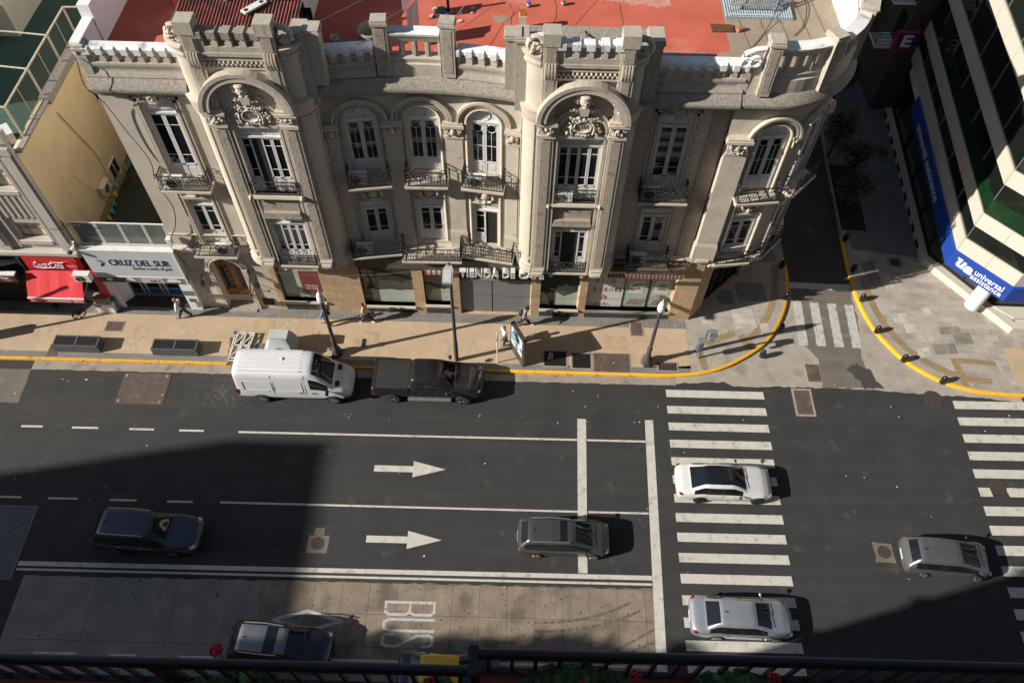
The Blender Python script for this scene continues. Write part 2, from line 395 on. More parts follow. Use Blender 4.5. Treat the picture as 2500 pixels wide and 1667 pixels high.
# gutter, corner concrete, alley
sheet('gutter', rag([(-26.6,22.95),(9,23.0)], .03)+[(9,23.5),(-26.6,23.5)], .004, M['gutter'])
sheet('concrete_apron', rag([(9,23.05),(9.2,23.16),(11.6,23.3),(12.2,23.04),(15,23.1),(20,23.1),(22.6,22.85),(25,22.8),(28,22.5)], .05)+[p for p in kr[::-1] if p[0] < 28.2 and p[1] < 30.5]+[(20.2,30.5),(16.46,30.5)]+[p for p in kl[::-1] if p[1] < 30.3 and p[0] > 9.0]+[(9.0,23.52)], .0045, M['concrete'])
sheet('side_street', [(16.48,30.5),(20.2,30.5),(20.3,34.05),(20.5,36.7),(20.75,40.8),(22.9,140),(16.6,140),(16.55,60),(16.52,32)], .004, M['alley'])
sheet('worn_strip', rag([(17.1,23.15),(20.1,23.15),(19.7,25.2),(20.1,28),(20.1,30.4),(16.55,30.4),(16.4,26.2),(17.2,25),(17.1,23.15)], .06)[:-1], .008, M['patch'])
sheet('asphalt_stain', rag([(18.6,24.4),(19.3,24.75),(20.0,24.4),(20.2,23.7),(20.5,23.2),(19.4,23.15),(19.2,23.7),(18.6,24.4)], .06, .15)[:-1], .012, M['alley'])
sheet('bus_lane', [(-11.4,4.42),(6.9,4.42),(6.86,11.72)]+rag([(6.8,11.74),(-11.4,11.66)], .04, .3), .004, M['slab'])
sheet('bus_lane', [(-22.8,4.42),(-11.42,4.42),(-11.42,11.64)]+rag([(-11.44,11.64),(-22.8,11.56)], .04, .3), .004, M['slab2'])
sheet('concrete_patch', rag([(-32,22.9),(-26.6,22.94),(-26.52,20.8),(-32,20.7),(-32,22.9)], .04)[:-1], .006, M['patch'])
# corner tactile strips and ramp
def strip(name, line, d0, d1, z, m):
    st = Path(line).st(); mb = MB()
    for a, b in zip(st, st[1:]):
        mb.poly([(a[0]+a[2]*d0,a[1]+a[3]*d0,z),(b[0]+b[2]*d0,b[1]+b[3]*d0,z),(b[0]+b[2]*d1,b[1]+b[3]*d1,z),(a[0]+a[2]*d1,a[1]+a[3]*d1,z)])
    return struct(mb.build(name, m))
sheet('dark_pavement', [(20.9,33.2),(24.9,32.6),(26.2,46),(27,60),(22.1,60),(20.95,40.8),(20.7,36.7)], .1445, tiles('dark_grey_paving', (.17,.17,.175), .6, .008, (.7,.7,.7), .8, .12, 1, .1, .5))  # darker grey paving laid over the side street pavement
strip('kerb_edge_concrete', kl[2:], -.17, -.62, .144, M['concrete']); strip('kerb_edge_concrete', kr[6:], -.17, -.62, .144, M['concrete'])
strip('tactile_strip', kl[22:46], -.62, -1.02, .146, M['tactile']); strip('tactile_strip', kr[8:46], -.62, -1.02, .146, M['tactile'])
sheet('kerb_ramp', [(10.9,24.2),(13.3,25.2),(12.75,26.35),(11.0,25.6)], .145, M['concrete'])
sheet('tactile_strip', [(10.55,23.95),(10.9,24.0),(10.65,25.5),(10.25,25.35)], .147, M['tactile'])
sheet('tactile_strip', [(11.0,25.62),(12.75,26.38),(12.65,26.75),(10.85,26.0)], .147, M['tactile'])
sheet('tactile_strip', [(12.8,26.3),(13.25,25.3),(13.65,25.5),(13.2,26.5)], .1475, M['tactile'])
sheet('kerb_ramp', [(25.1,24.9),(27.2,24.75),(27.4,23.35),(25.3,23.35)], .145, M['concrete'])
sheet('tactile_strip', [(24.65,25.2),(25.05,25.2),(25.25,23.35),(24.85,23.4)], .147, M['tactile'])
sheet('tactile_strip', [(25.1,25.25),(27.15,25.1),(27.2,24.78),(25.1,24.92)], .147, M['tactile'])
sheet('beige_pavement', [(27.9,23.6),(60,23.6),(60,26.0),(27.9,26.0)], .144, M['beige'])
# repaired slabs, lighter and darker than their neighbours
mb = MB()
def rect(x0, y0, x1, y1, z, k, ang=0):
    mb.cm = k; c, s_ = math.cos(ang), math.sin(ang); cx, cy = (x0+x1)/2, (y0+y1)/2
    mb.poly([(cx+(x-cx)*c-(y-cy)*s_, cy+(x-cx)*s_+(y-cy)*c, z) for x, y in ((x0,y0),(x1,y0),(x1,y1),(x0,y1))])
zz = .148
for x0, y0, x1, y1, k in ((-27.2,25.2,-25.9,26.1,0),(-21.6,25.0,-20.9,25.9,1),(-19.2,25.4,-18.2,26.2,0),(-13.6,25.5,-12.4,26.7,0),(-14.9,25.2,-13.7,26.6,1),(-16.4,24.9,-15.9,25.4,1),(-9.0,24.5,-7.7,26.0,1),(-8.1,24.1,-7.8,25.7,0),(-4.2,24.3,-3.7,25.6,0),(-2.9,24.4,-2.5,25.6,0),(3.4,25.3,4.4,26.4,1),(5.2,25.2,6.4,26.2,1),(-23.9,24.3,-23.1,25.4,1),(-22.1,24.2,-21.2,25.0,0),(-11.6,25.2,-11.1,26.1,1),(1.2,25.8,2.2,26.6,0)):
    rect(x0, y0, x1, y1, zz, k); zz += .0002
for x0, y0, x1, y1, k in ((10.9,27.1,11.5,27.6,2),(12.7,26.9,14.0,28.3,2),(13.2,28.9,14.9,30.3,3),(12.0,28.6,12.9,29.7,3),(14.2,26.7,14.7,27.3,2),(11.4,26.4,11.8,26.9,2),(22.1,27.6,23.0,28.3,2),(22.6,26.9,23.4,27.6,2),(23.2,26.3,24.1,27.0,2),(23.9,25.5,25.2,26.2,3),(25.3,26.2,26.3,27.0,3),(24.6,26.9,25.8,27.4,3),(22.9,25.2,23.7,25.9,2),(24.0,28.3,24.5,28.8,2),(22.2,30.1,22.8,31.2,2),(21.2,30.4,22.0,32.2,3),(15.0,32.0,15.9,33.4,3)):
    rect(x0, y0, x1, y1, zz, k, .08); zz += .0002
struct(mb.build('paving_patches', [tiles('patch_a', (.545,.425,.30), .125, .014, (.7,.68,.64), tone=.1), tiles('patch_b', (.53,.39,.245), .125, .014, (.7,.68,.64), tone=.1), tiles('patch_c', (.50,.46,.40), .4, .008, (.7,.68,.66), tone=.15), tiles('patch_d', (.25,.225,.195), .4, .01, (.7,.68,.66), tone=.2)]))
# ---------------------------------------------------------------- markings
pm = MB()
def quad(pts, z=.009): pm.poly([(p[0],p[1],z) for p in pts])
def seg(a, b, wd, z=.009):
    a, b = Vector(a), Vector(b); t = (b-a).normalized(); n = Vector((-t.y,t.x))*wd/2
    quad([a-n, b-n, b+n, a+n], z)
for x0, x1 in ((-31.2,-29.8),(-28.5,-27.3),(-25.85,-24.71),(-23.16,-21.78),(-20.14,-18.84),(-17.51,-16.21)): seg((x0,19.41),(x1,19.42),.11)
seg((-14.38,19.41),(3.46,19.49),.11); seg((3.99,19.49),(7.08,19.5),.11)
for x0, x1 in ((-31,-29.6),(-28.2,-26.9),(-25.8,-24.36),(-23.03,-21.54),(-19.95,-18.6),(-17.08,-15.8)): seg((x0,15.44),(x1,15.45),.10)
seg((-14.44,15.47),(3.41,15.49),.10); seg((3.93,15.49),(6.94,15.5),.10)
seg((-23.28,12.13),(6.86,12.26),.22); seg((-23.26,11.85),(6.84,11.95),.11)
for x0, x1 in ((-27.2,-25.4),(-23.9,-22.6),(-21.1,-19.2),(-17.7,-16.5),(-14.6,-13.0)): seg((x0,8.1),(x1,8.13),.13)
seg((-11.2,8.16),(6.5,8.24),.10)
quad([(3.5,20.75),(3.35,12.4),(3.8,12.4),(3.97,20.75)]); quad([(7.12,20.78),(6.72,6.6),(7.2,6.6),(7.56,20.79)])
for yc, x0 in ((17.55,-7.0),(13.8,-6.93)):
    quad([(x0,yc-.18),(x0+2.0,yc-.17),(x0+2.0,yc-.45),(x0+3.67,yc+.03),(x0+2.0,yc+.46),(x0+2.0,yc+.17),(x0,yc+.17)])
struct(pm.build('lane_markings', M['paint']))
pm = MB()
for i in range(17):
    y = 22.72-1.021*i; x0, x1 = 8.4-.018*i, 13.75-.022*i
    quad([(x0+.01,y-.46),(x1+.02,y-.46+.01),(x1,y+.02),(x0,y)])
struct(pm.build('zebra_crossing', M['paint']))
pm = MB()
for i in range(17):
    y = 22.5-1.021*i; x0 = 24.08-.035*i
    if i == 5: quad([(x0,y-.5),(24.55,y-.48),(24.5,y),(x0,y)]); quad([(25.4,y-.48),(x0+5.4,y-.45),(x0+5.4,y+.04),(25.3,y+.02)]); continue
    quad([(x0,y-.5),(x0+5.4,y-.44),(x0+5.4,y+.05),(x0,y)])
struct(pm.build('zebra_crossing', M['paint']))
pm = MB()
for k in range(4):
    a = 16.47+1.015*k; b = a-.17+.0*k
    quad(rag([(b,25.92-.03*k),(b+.54,25.92-.03*k),(a+.52,29.08-.05*k),(a,29.08-.05*k),(b,25.92-.03*k)], .018, .2)[:-1], .013)
quad(rag([(16.52,30.08),(20.15,29.93),(20.16,30.42),(16.56,30.56),(16.52,30.08)], .02)[:-1], .013)
struct(pm.build('zebra_crossing', M['paint_old']))
pm = MB()
def stroke(pts, wd, z=.009):
    P = [Vector(p) for p in pts]; N = len(P)
    for k in range(N-1):
        t = (P[k+1]-P[k]).normalized(); e = t*wd*.28
        seg(P[k]-e*(k > 0), P[k+1]+e*(k < N-2), wd, z+k*.0003)
def word(off):
    W = .125
    def q(u, v): return (-5.68+v*2.4, off-u*.56)      # u across the letter, v up the letter (towards +x)
    return q, W
q, W = word(10.8); stroke([q(0,0),q(0,1)], W); stroke([q(.05,.03),q(.8,.03),q(1,.10),q(1,.42),q(.8,.5),q(.1,.5)], W, .0105); stroke([q(.8,.5),q(1,.58),q(1,.9),q(.8,.97),q(.05,.97)], W, .0125)
q, W = word(10.02); stroke([q(0,1),q(0,.12),q(.2,.03),q(.7,.03),q(.9,.12),q(.9,1)], W)
q, W = word(9.36); stroke([q(0,.26),q(0,.08),q(.2,.03),q(.75,.03),q(.92,.1),q(.92,.3),q(.1,.68),q(.05,.9),q(.2,.97),q(.75,.97),q(.92,.9),q(.92,.76)], W)
stroke([(-10.74,9.84),(-9.2,10.28),(-7.55,9.86),(-9.0,9.42),(-10.74,9.84)], .15)
struct(pm.build('bus_lane_lettering', M['paint_old']))
# tyre marks on the bus lane
pm = MB()
for r in (5.6, 6.15):
    P = [(1.3+ (r+.6)*math.sin(a)*.92, 10.05-(r-5.6)*.7+ 5*(1-math.cos(a))*.55) for a in [k*.1 for k in range(10)]]
    for a, b in zip(P, P[1:]): seg(a, b, .13, .0085)
for o in (0,.55): seg((4.6+o*.6,8.7-o*.3),(6.8,9.9-o),.1,.0085)
struct(pm.build('tyre_marks', mat('tyre_rubber_mark', (.125,.105,.085), .9, .25, 5, grime=(.25,.21,.165), gscale=6, gamt=.5)))
# litter
mb = MB()
for k in range(120):
    x, y = random.uniform(-28,27), random.choice((random.uniform(9,23.4), random.uniform(19.8,23.4), random.uniform(24,27)))
    z = .152 if y > 23.7 and x < 16 else .016
    if y > 23.7 and x > 9.8: continue
    s_ = random.uniform(.015,.04)*(1.6 if random.random() < .1 else 1); a = random.uniform(0,3)
    mb.cm = 0 if random.random() < .85 else 1
    mb.M = T3(x, y, z, a); mb.box(-s_, -s_*.6, 0, s_, s_*.6, .008)
mb.M = None
struct(mb.build('litter', [mat('paper_scrap', (.7,.69,.66), .9), mat('wrapper_scrap', (.5,.2,.08), .6)]), 'stuff')
# pale dust on the asphalt behind the van
m, n, L, tc, out, b, mixc, ramp, noise = M_('pale_dust', (.30,.28,.25), .95, .1, 3)
g = n.nodes.new('ShaderNodeTexGradient'); g.gradient_type = 'SPHERICAL'; mp = n.nodes.new('ShaderNodeMapping'); mp.inputs['Location'].default_value = (6.55,-11.0,0); mp.inputs['Scale'].default_value = (.42,.5,1); L.new(tc.outputs['Object'], mp.inputs[0]); L.new(mp.outputs[0], g.inputs[0])
q = noise(4.5, 12); mu = n.nodes.new('ShaderNodeMath'); mu.operation = 'MULTIPLY'; L.new(ramp(q.outputs[0], .46, .74), mu.inputs[0]); L.new(g.outputs[1], mu.inputs[1]); m2 = n.nodes.new('ShaderNodeMath'); m2.operation = 'MULTIPLY'; m2.inputs[1].default_value = .35; L.new(mu.outputs[0], m2.inputs[0]); L.new(m2.outputs[0], b.inputs['Alpha'])
sheet('dust_patch', [(-18.4,20.3),(-13.2,20.3),(-13.2,22.94),(-18.4,22.94)], .0065, m)
# ================================================================ CORNER BUILDING
HB = thing('corner_building', 'old beige three storey corner building with two round towers and iron balconies', 'building', (-4,28,0))
def arc(cx, cy, rx, ry, a0, a1, n): return [(cx+rx*math.cos(R_(a0+(a1-a0)*k/n)), cy+ry*math.sin(R_(a0+(a1-a0)*k/n))) for k in range(n+1)]
YW = 27.45
PA = Path([(-18.05,YW),(-13.9,YW)])
def tower_path(xl, xr, rl, rr): return Path(arc(xl,YW+.05,rl,.95,180,270,10)+arc(xr,YW+.05,rr,.95,270,360,10))
PT1, PT2 = tower_path(-13.1,-9.5,.8,.8), tower_path(.86,4.4,.8,.62)
def sag(k, n=16): t = k/n*2-1; return (-8.75+8.85*k/n, 27.5+.5*(1-t*t))
PC = Path([sag(k) for k in range(17)])
PB = Path([(4.9,27.75),(9.15,27.75)])
PK = Path([(9.15,27.5),(10.3,27.5)]+arc(10.6,31.25,3.75,3.75,-90,0,18)[1:]+[(14.35,60)])
PG = Path([(-18.05,YW),(-13.5,YW)]); PG2 = Path([(-13.5,27.42),(10.06,27.42),(14.6,32.0),(14.6,60)])
def usec(path, x):
    """distance along a path at which it passes plan x"""
    k = min(range(400), key=lambda i: abs(path.at(path.L*i/399)[0].x-x)); return path.L*k/399
# window: (path, centre u, width, z0, ztop/spring, arch factor, leaves)
WIN = []
def win(path, xc, wd, z0, z1, arch, leaves, kind, u=None): WIN.append((path, usec(path,xc) if u is None else u, wd, z0, z1, arch, leaves, kind))
win(PA,-15.68,1.42,10.3,14.82,0,2,'bay'); win(PA,-15.68,1.3,5.72,9.15,0,2,'bay'); win(PB,6.86,1.43,10.05,14.6,0,2,'bay'); win(PB,6.86,1.31,5.45,8.92,0,2,'bay')
for p, x in ((PT1,-11.3),(PT2,2.63)): win(p,x,1.95,10.45,14.4,0,4,'tower'); win(p,x,1.72,5.4,8.95,0,4,'tower')
for x in (-7.1,-4.35,-1.6): win(PC,x,1.42,10.75,13.85,1,2,'arch'); win(PC,x,1.3,5.8,8.8,0,2,'low')
UK = [usec(PK,11.25), 4.4]
for u in UK: win(PK,0,1.36,10.45,13.7,1,2,'arch',u); win(PK,0,1.3,5.8,8.9,0,2,'low',u)
for u in (9.5,13,16.5,20): win(PK,0,1.3,10.45,14.4,0,2,'bay',u); win(PK,0,1.3,5.8,9,0,2,'bay',u)
def holes(path): return [(u-w_/2, u+w_/2, z0, z1, a) for p, u, w_, z0, z1, a, l, k in WIN if p is path]
# upper walls: one mesh, render throughout
mb = MB()
wall(mb, PA, 5.2, 16.0, holes(PA), .32); wall(mb, PB, 5.2, 16.0, holes(PB), .32); wall(mb, PC, 5.2, 16.2, holes(PC), .34)
wall(mb, PK, 5.2, 16.0, holes(PK), .34); wall(mb, PT1, 5.2, 18.3, holes(PT1), .34); wall(mb, PT2, 5.2, 18.3, holes(PT2), .34)
mb.poly([(-18.05,YW,0),(-18.05,60,0),(-18.05,60,16.9),(-18.05,YW,16.9)])
for x in (-8.75,.08): mb.poly([(x,27.5,5.2),(x,28.3,5.2),(x,28.3,16.2),(x,27.5,16.2)])
part(mb, 'wall', M['stucco'], smooth=30)
# mouldings on the towers' sides: raised fillets
mb = MB()
def fillet(path, u, z0, z1, wd=.07, d=.05):
    mb.sweep(path.st(u-wd/2,u+wd/2), [(-.02,z0),(d,z0),(d,z1),(-.02,z1)])
for p in (PT1,PT2):
    for u in (.3,1.12,p.L-.3,p.L-1.12):
        fillet(p,u,6.4,14.9); fillet(p,u,5.9,6.2)
    for a,b in ((.27,1.15),(p.L-1.15,p.L-.27)):
        for z in (6.4,14.85): mb.sweep(p.st(a,b),[(-.02,z),(.05,z),(.05,z+.08),(-.02,z+.08)])
    for a,b in ((0,1.28),(p.L-1.28,p.L)):
        mb.sweep(p.st(a,b),[(-.02,15.0),(.03,15.0),(.10,15.1),(.16,15.45),(.22,15.75),(-.02,15.8)])      # swelling string course
        mb.sweep(p.st(a,b),[(-.02,17.8),(.1,17.85),(.12,17.98),(.06,18.0),(.06,18.15),(.16,18.2),(.2,18.36),(-.02,18.4)])
        mb.sweep(p.st(a,b),[(-.02,5.1),(-.1,5.0),(.0,5.15),(.1,5.2),(.12,5.45),(.05,5.6),(.1,5.75),(-.02,5.9)])
part(mb, 'tower_moulding', M['stone'])
# ledges and cornices
mb = MB()
led = [(-.05,5.0),(.1,5.05),(.16,5.2),(.2,5.32),(.2,5.42),(.05,5.52),(-.05,5.55)]; ledB = [(d_+.28 if d_ > 0 else d_, z_-.15) for d_, z_ in led]
mb.sweep(PA.st(), led); mb.sweep(PB.st(), ledB); mb.sweep(PK.st(1.0), [(-.05,5.0),(.15,5.02),(.28,5.12),(.34,5.2),(.34,5.36),(.1,5.5),(-.05,5.5)])
for p in (PA,PB,PK): mb.sweep(p.st(), [(0,6.35),(.05,6.36),(.06,6.42),(0,6.46)] if p is not PC else [])
part(mb, 'ledge', M['stone'])
mb = MB()
cor = [(-.1,15.2),(.06,15.22),(.08,15.34),(.12,15.38),(.15,15.46),(.3,15.54),(.33,15.6),(.46,15.64),(.5,15.78),(.48,15.86),(.2,16.2),(-.3,16.24),(-.3,15.2)]
mb.sweep(PA.st(), cor); mb.sweep(PK.st(), cor); mb.sweep(PB.st(), [(d_+.3 if d_ > 0 else d_, z_) for d_, z_ in cor])
mb.sweep(PC.st(), [(dd+.05 if dd > 0 else dd, zz) for dd,zz in cor])
part(mb, 'cornice', M['grimy'])
# dentils under the cornice
mb = MB()
for p in (PA,PB,PK,PC):
    u = .1
    while u < min(p.L,11): 
        mb.M = p.frame(u); mb.box(-.03,-.22,15.4,.03,-.05,15.5); u += .11
mb.M = None; part(mb, 'dentil_course', M['stone'], smooth=None)
# parapets
PQ = Path([(5.0,YW),(9.15,YW)]); mb = MB(); mc = MB(); mg = MB()
def parapet(path, u0, u1, zt=17.62, step=.55, zb=16.92):
    mg.sweep(path.st(u0,u1), [(-.3,16.2),(.22,16.24),(.22,16.3),(.14,16.45),(.12,16.6),(.16,16.7),(.2,16.8),(.18,zb),(-.22,zb),(-.3,zb)])
    n = max(1, round((u1-u0)/step)); st_ = (u1-u0)/n
    for k in range(n+1):
        a = max(u0, u0+k*st_-.13); b = min(u1, u0+k*st_+.13)
        if b-a < .05: continue
        mb.sweep(path.st(a,b), [(-.2,zb),(.14,zb),(.14,zt-.22),(-.2,zt-.22)])
        mc.sweep(path.st(a,b), [(.1,zt-.3),(.24,zt-.3),(.25,zt-.02),(.1,zt+.03)])
    mc.sweep(path.st(u0,u1), [(-.26,zt-.24),(.17,zt-.24),(.18,zt-.08),(.1,zt),(-.26,zt+.02)])
parapet(PA, 0, 4.15); parapet(PQ, 0, 4.15)
parapet(PC, .55, 2.75); parapet(PC, 6.15, 8.2)
part(mb, 'parapet_post', M['stone'], smooth=None); part(mc, 'parapet_coping', M['coping'], smooth=None); part(mg, 'parapet_base', M['pierst'])
# middle panel of the concave front, and the corner attic: fluted openings
mb = MB(); mc = MB()
def attic(path, u0, u1, n, z0, z1, zt):
    mb.sweep(path.st(u0,u1), [(-.25,16.2),(.16,16.2),(.16,z0-.35),(.1,z0-.3),(.13,z0-.1),(.08,z0),(-.25,z0)])
    mb.sweep(path.st(u0,u1), [(-.25,z1),(.1,z1),(.14,z1+.12),(.2,z1+.3),(.2,zt),(-.25,zt)])
    w_ = (u1-u0)/n
    for k in range(n):
        a, b = u0+k*w_, u0+(k+1)*w_
        for p_, q_ in ((a,a+w_*.2),(b-w_*.2,b)):
            mb.sweep(path.st(p_,q_), [(-.22,z0),(.06,z0),(.06,z1),(-.22,z1)])
        for p_, q_ in ((a,a+w_*.1),(b-w_*.1,b)): mb.sweep(path.st(p_,q_), [(.05,z0+.03),(.11,z0+.03),(.11,z1-.03),(.05,z1-.03)])
    mc.sweep(path.st(u0,u1), [(-.3,zt),(.22,zt),(.24,zt+.1),(-.3,zt+.14)])
ua, ub = usec(PC,-5.4), usec(PC,-3.3)
attic(PC, ua, ub, 4, 17.15, 17.85, 18.15)
attic(PK, 1.0, 3.1, 4, 17.2, 17.95, 18.25); attic(PK, 3.55, 6.0, 4, 17.2, 17.95, 18.25); attic(PK, 6.4, 14, 11, 17.2, 17.95, 18.25)
part(mb, 'attic_panel', M['stone'], smooth=None); part(mc, 'attic_coping', M['coping'], smooth=None)
mb = MB()
def pier(M_4, w_, z0, z1, dp=.5, mt=None, panel=True):
    mb.M = M_4
    mb.cm = 0; mb.box(-w_/2,-dp+.25,z0,w_/2,.25,z1-.22); mb.box(-w_/2-.06,-dp+.19,z1-.22,w_/2+.06,.31,z1-.1); mb.box(-w_/2-.03,-dp+.22,z1-.1,w_/2+.03,.28,z1)
    if panel: mb.cm = 1; mb.box(-w_/2+.1,-dp+.235,z0+.2,w_/2-.1,-dp+.26,z1-.35); mb.cm = 0
    mb.M = None
for x in (-5.67,-2.97): pier(PC.frame(usec(PC,x)), .56, 16.3, 18.85)
for u in (.82,3.32,6.2): pier(PK.frame(u), .5, 16.2, 18.75, .62)
for x, y in ((-8.22,27.35),(-.35,27.35)): pier(T3(x,y,0), .6, 16.3, 18.85, .6, panel=False)
for x, y in ((-8.75,27.6),(5.25,27.7)): pier(T3(x,y,0), .55, 15.3, 18.75, .9, panel=False)
pier(T3(.0,27.5,0), .5, 15.3, 18.8, .8, panel=False); pier(T3(-17.8,27.5,0), .4, 16.3, 17.7, .5, panel=False)
part(mb, 'parapet_pier', [M['pierst'], M['rough']], smooth=None)
mb = MB(); mb.sweep(PK.st(0,1.05), [(-.3,16.2),(.2,16.2),(.16,16.9),(.1,17.55),(-.25,17.6)]); mb.box(8.9,27.3,16.2,9.3,27.95,17.58); part(mb, 'attic_end', M['stone'], smooth=None)
mb = MB(); mb.ring((8.95,27.3,17.72), (1,0,0), (0,0,1), .2, .1, 12, 6); mb.tube([(8.72,27.3,17.75),(8.85,27.3,18.1),(9.2,27.3,18.3),(9.6,27.35,18.32)], .12, 7); mb.ring((9.3,27.25,17.8), (1,0,0), (0,0,1), .22, .09, 12, 6); part(mb, 'attic_scroll', M['coping'], smooth=60)
# leaf clusters used for carved work
def leaves(mb, cx, cz, w_, h_, n, y=0, r=.055, seed=1):
    rnd = random.Random(seed)
    for k in range(n):
        a = rnd.uniform(0,6.28); q = rnd.random()**.6; s_ = rnd.uniform(.6,1.2)*r
        mb.ball((cx+w_/2*q*math.cos(a), y-rnd.uniform(0,.05), cz+h_/2*q*math.sin(a)), (s_*rnd.uniform(.7,1.6), s_, s_*rnd.uniform(.7,1.4)), 6, 4)
def arch_band(mb, cx, cz, r0, r1, y0, y1, a0=0, a1=180, n=22, sy=1.0):
    for k in range(n):
        a, b = R_(a0+(a1-a0)*k/n), R_(a0+(a1-a0)*(k+1)/n)
        P = [(cx+r*math.cos(t), cz+r*math.sin(t)*sy) for r, t in ((r0,a),(r1,a),(r1,b),(r0,b))]
        mb.prismy(P, y0, y1)
# towers: pilasters, hood arch, tympanum, frieze, battlement
for xc, nm in ((-11.3,1),(2.63,2)):
    F = T3(xc, 26.55 if nm == 1 else 26.4, 0); pl = MB(F); rg = MB(F); gr = MB(F); orn = MB(F); cp = MB(F)
    for s_ in (-1,1):
        x0 = s_*1.5
        pl.box(x0-.33,-.12,5.25,x0+.33,.05,14.5)
        rg.box(x0-.2,-.15,6.0,x0+.2,-.1,14.3)
        pl.box(x0-.28,-.2,5.25,x0+.28,-.1,5.75); pl.box(x0-.22,-.3,5.4,x0+.22,-.18,5.55)
        pl.box(x0-.4,-.24,14.5,x0+.4,.05,14.66); pl.box(x0-.36,-.18,14.66,x0+.36,.05,15.2); pl.box(x0-.46,-.34,15.2,x0+.46,.05,15.34); pl.box(x0-.42,-.28,15.34,x0+.42,.05,15.45)
        leaves(orn, x0, 14.95, .6, .42, 20, -.22, .07, nm*7+s_); orn.ball((x0,-.24,15.02), (.1,.1,.13))
        for e in (-1,1): orn.ring((x0+e*.27,-.25,15.05), (1,0,0), (0,0,1), .07, .035, 8, 4)
        # upper pilaster above the hood
        pl.box(x0-.3,-.16,15.45,x0+.3,.4,18.95); rg.box(x0-.16,-.19,15.9,x0+.16,-.15,17.45); rg.box(x0-.2,-.19,18.25,x0+.2,-.15,18.9)
        gr.box(x0-.34,-.22,18.95,x0+.34,.46,19.5)
        for q in range(4): 
            xx = x0-.18+q*.12; pl.tube([(xx,-.18,17.5),(xx,-.25,17.7),(xx,-.27,17.95),(xx,-.2,18.2)], .05, 5)
        # scroll on the shoulder behind the pilaster
        orn.ring((s_*2.1,.25,18.75), (1,0,0), (0,0,1), .3, .11, 12, 6, .36); orn.ring((s_*2.14,.2,18.62), (1,0,0), (0,0,1), .14, .08, 10, 5); leaves(orn, s_*2.1, 18.65, .5, .5, 18, .12, .07, nm*3+s_)
        orn.tube([(s_*1.75,.3,19.15),(s_*2.0,.3,19.12),(s_*2.3,.3,18.9),(s_*2.42,.3,18.5)], .1, 6)
    arch_band(pl, 0, 15.45, 1.55, 1.8, -.42, 0); arch_band(gr, 0, 15.45, 1.78, 1.95, -.46, 0); arch_band(pl, 0, 15.45, 1.42, 1.52, -.2, 0)
    for k in range(1,10):
        a = R_(18*k); orn.ball((1.48*math.cos(a),-.2,15.45+1.48*math.sin(a)), .06, 6, 4)
    arch_band(pl, 0, 14.75, .98, 1.08, -.1, 0, 0, 180, 20, 1.05); arch_band(pl, 0, 14.75, 1.12, 1.22, -.08, 0, 0, 180, 20, 1.05); pl.box(-.98,-.1,14.42,.98,0,14.56)
    for s_ in (-1,1):
        for q, (a, d_) in enumerate(((1.03,.08),(1.17,.06))): pl.box(s_*a-.05,-d_,5.3,s_*a+.05,0,14.78)
    # carved oval with the year, mask above it
    orn.ring((0,-.14,15.12), (1,0,0), (0,0,1), .36, .06, 18, 6, .3); pl.disc((0,-.11,15.12), .35, 20, .29)
    yt = MB(); yt.text('1910', .44, .2, F @ T3(0,-.13,15.12), .02, .01); part(yt, 'year_lettering', M['grimy'], smooth=None, gap=.2)
    for s_ in (-1,1):
        leaves(orn, s_*.55, 15.0, .5, .6, 26, -.1, .065, nm*11+s_); leaves(orn, s_*.35, 15.52, .55, .22, 14, -.12, .06, nm*13+s_)
        orn.tube([(s_*.44,-.14,14.72),(s_*.5,-.16,15.0),(s_*.46,-.16,15.25),(s_*.3,-.17,15.45)], .05, 6); orn.ring((s_*.36,-.15,15.42), (1,0,0), (0,0,1), .09, .04, 8, 5)
        leaves(orn, s_*.4, 16.0, .5, .25, 12, -.14, .06, nm*17+s_)
    leaves(orn, 0, 14.7, .8, .14, 14, -.12, .06, nm*19); leaves(orn, 0, 15.5, .5, .14, 10, -.14, .06, nm*23)
    pl.prismy([(-.16,15.75),(.16,15.75),(.22,16.15),(-.22,16.15)], -.26, 0)
    orn.ball((0,-.28,16.55), (.24,.2,.3), 10, 8); orn.ball((0,-.47,16.5), (.05,.07,.09), 6, 5); orn.ball((0,-.36,16.78), (.24,.16,.1), 8, 6); orn.ball((0,-.36,16.32), (.13,.12,.09), 8, 6)
    for s_ in (-1,1): 
        orn.ball((s_*.09,-.44,16.6), (.045,.04,.03), 6, 4); orn.ring((s_*.3,-.2,16.5), (1,0,0), (0,0,1), .12, .06, 9, 5); leaves(orn, s_*.25, 16.65, .3, .5, 12, -.2, .07, nm*29+s_)
    # frieze and battlement between the upper pilasters
    pl.box(-1.2,-.06,17.35,1.2,.1,17.45); pl.box(-1.2,-.06,17.75,1.2,.1,17.85)
    for k in range(26): orn.ball((-1.15+k*.092,-.05,17.6+.05*(-1)**k), (.055,.06,.09), 6, 4)
    gr.box(-1.2,-.14,17.98,1.2,.35,18.14); gr.box(-1.2,-.1,18.14,1.2,.3,18.4)
    for k in range(5):
        x0 = -1.1+k*.55
        pl.box(x0-.13,-.1,18.4,x0+.13,.24,18.85); cp.box(x0-.16,-.2,18.8,x0+.16,.3,19.08)
    cp.box(-1.2,-.05,18.85,1.2,.28,19.02)
    if nm == 1: pl.box(-1.2,.2,18.4,1.2,.26,18.86)
    part(pl, 'tower_pilaster', M['stone'], smooth=30); part(rg, 'roughcast_panel', M['rough'], smooth=None); part(gr, 'tower_capping', M['pierst'], smooth=None); part(orn, 'carved_ornament', M['stone'], smooth=60)
    part(cp, 'tower_battlement', M['coping'] if nm == 2 else M['grimy'], smooth=None)
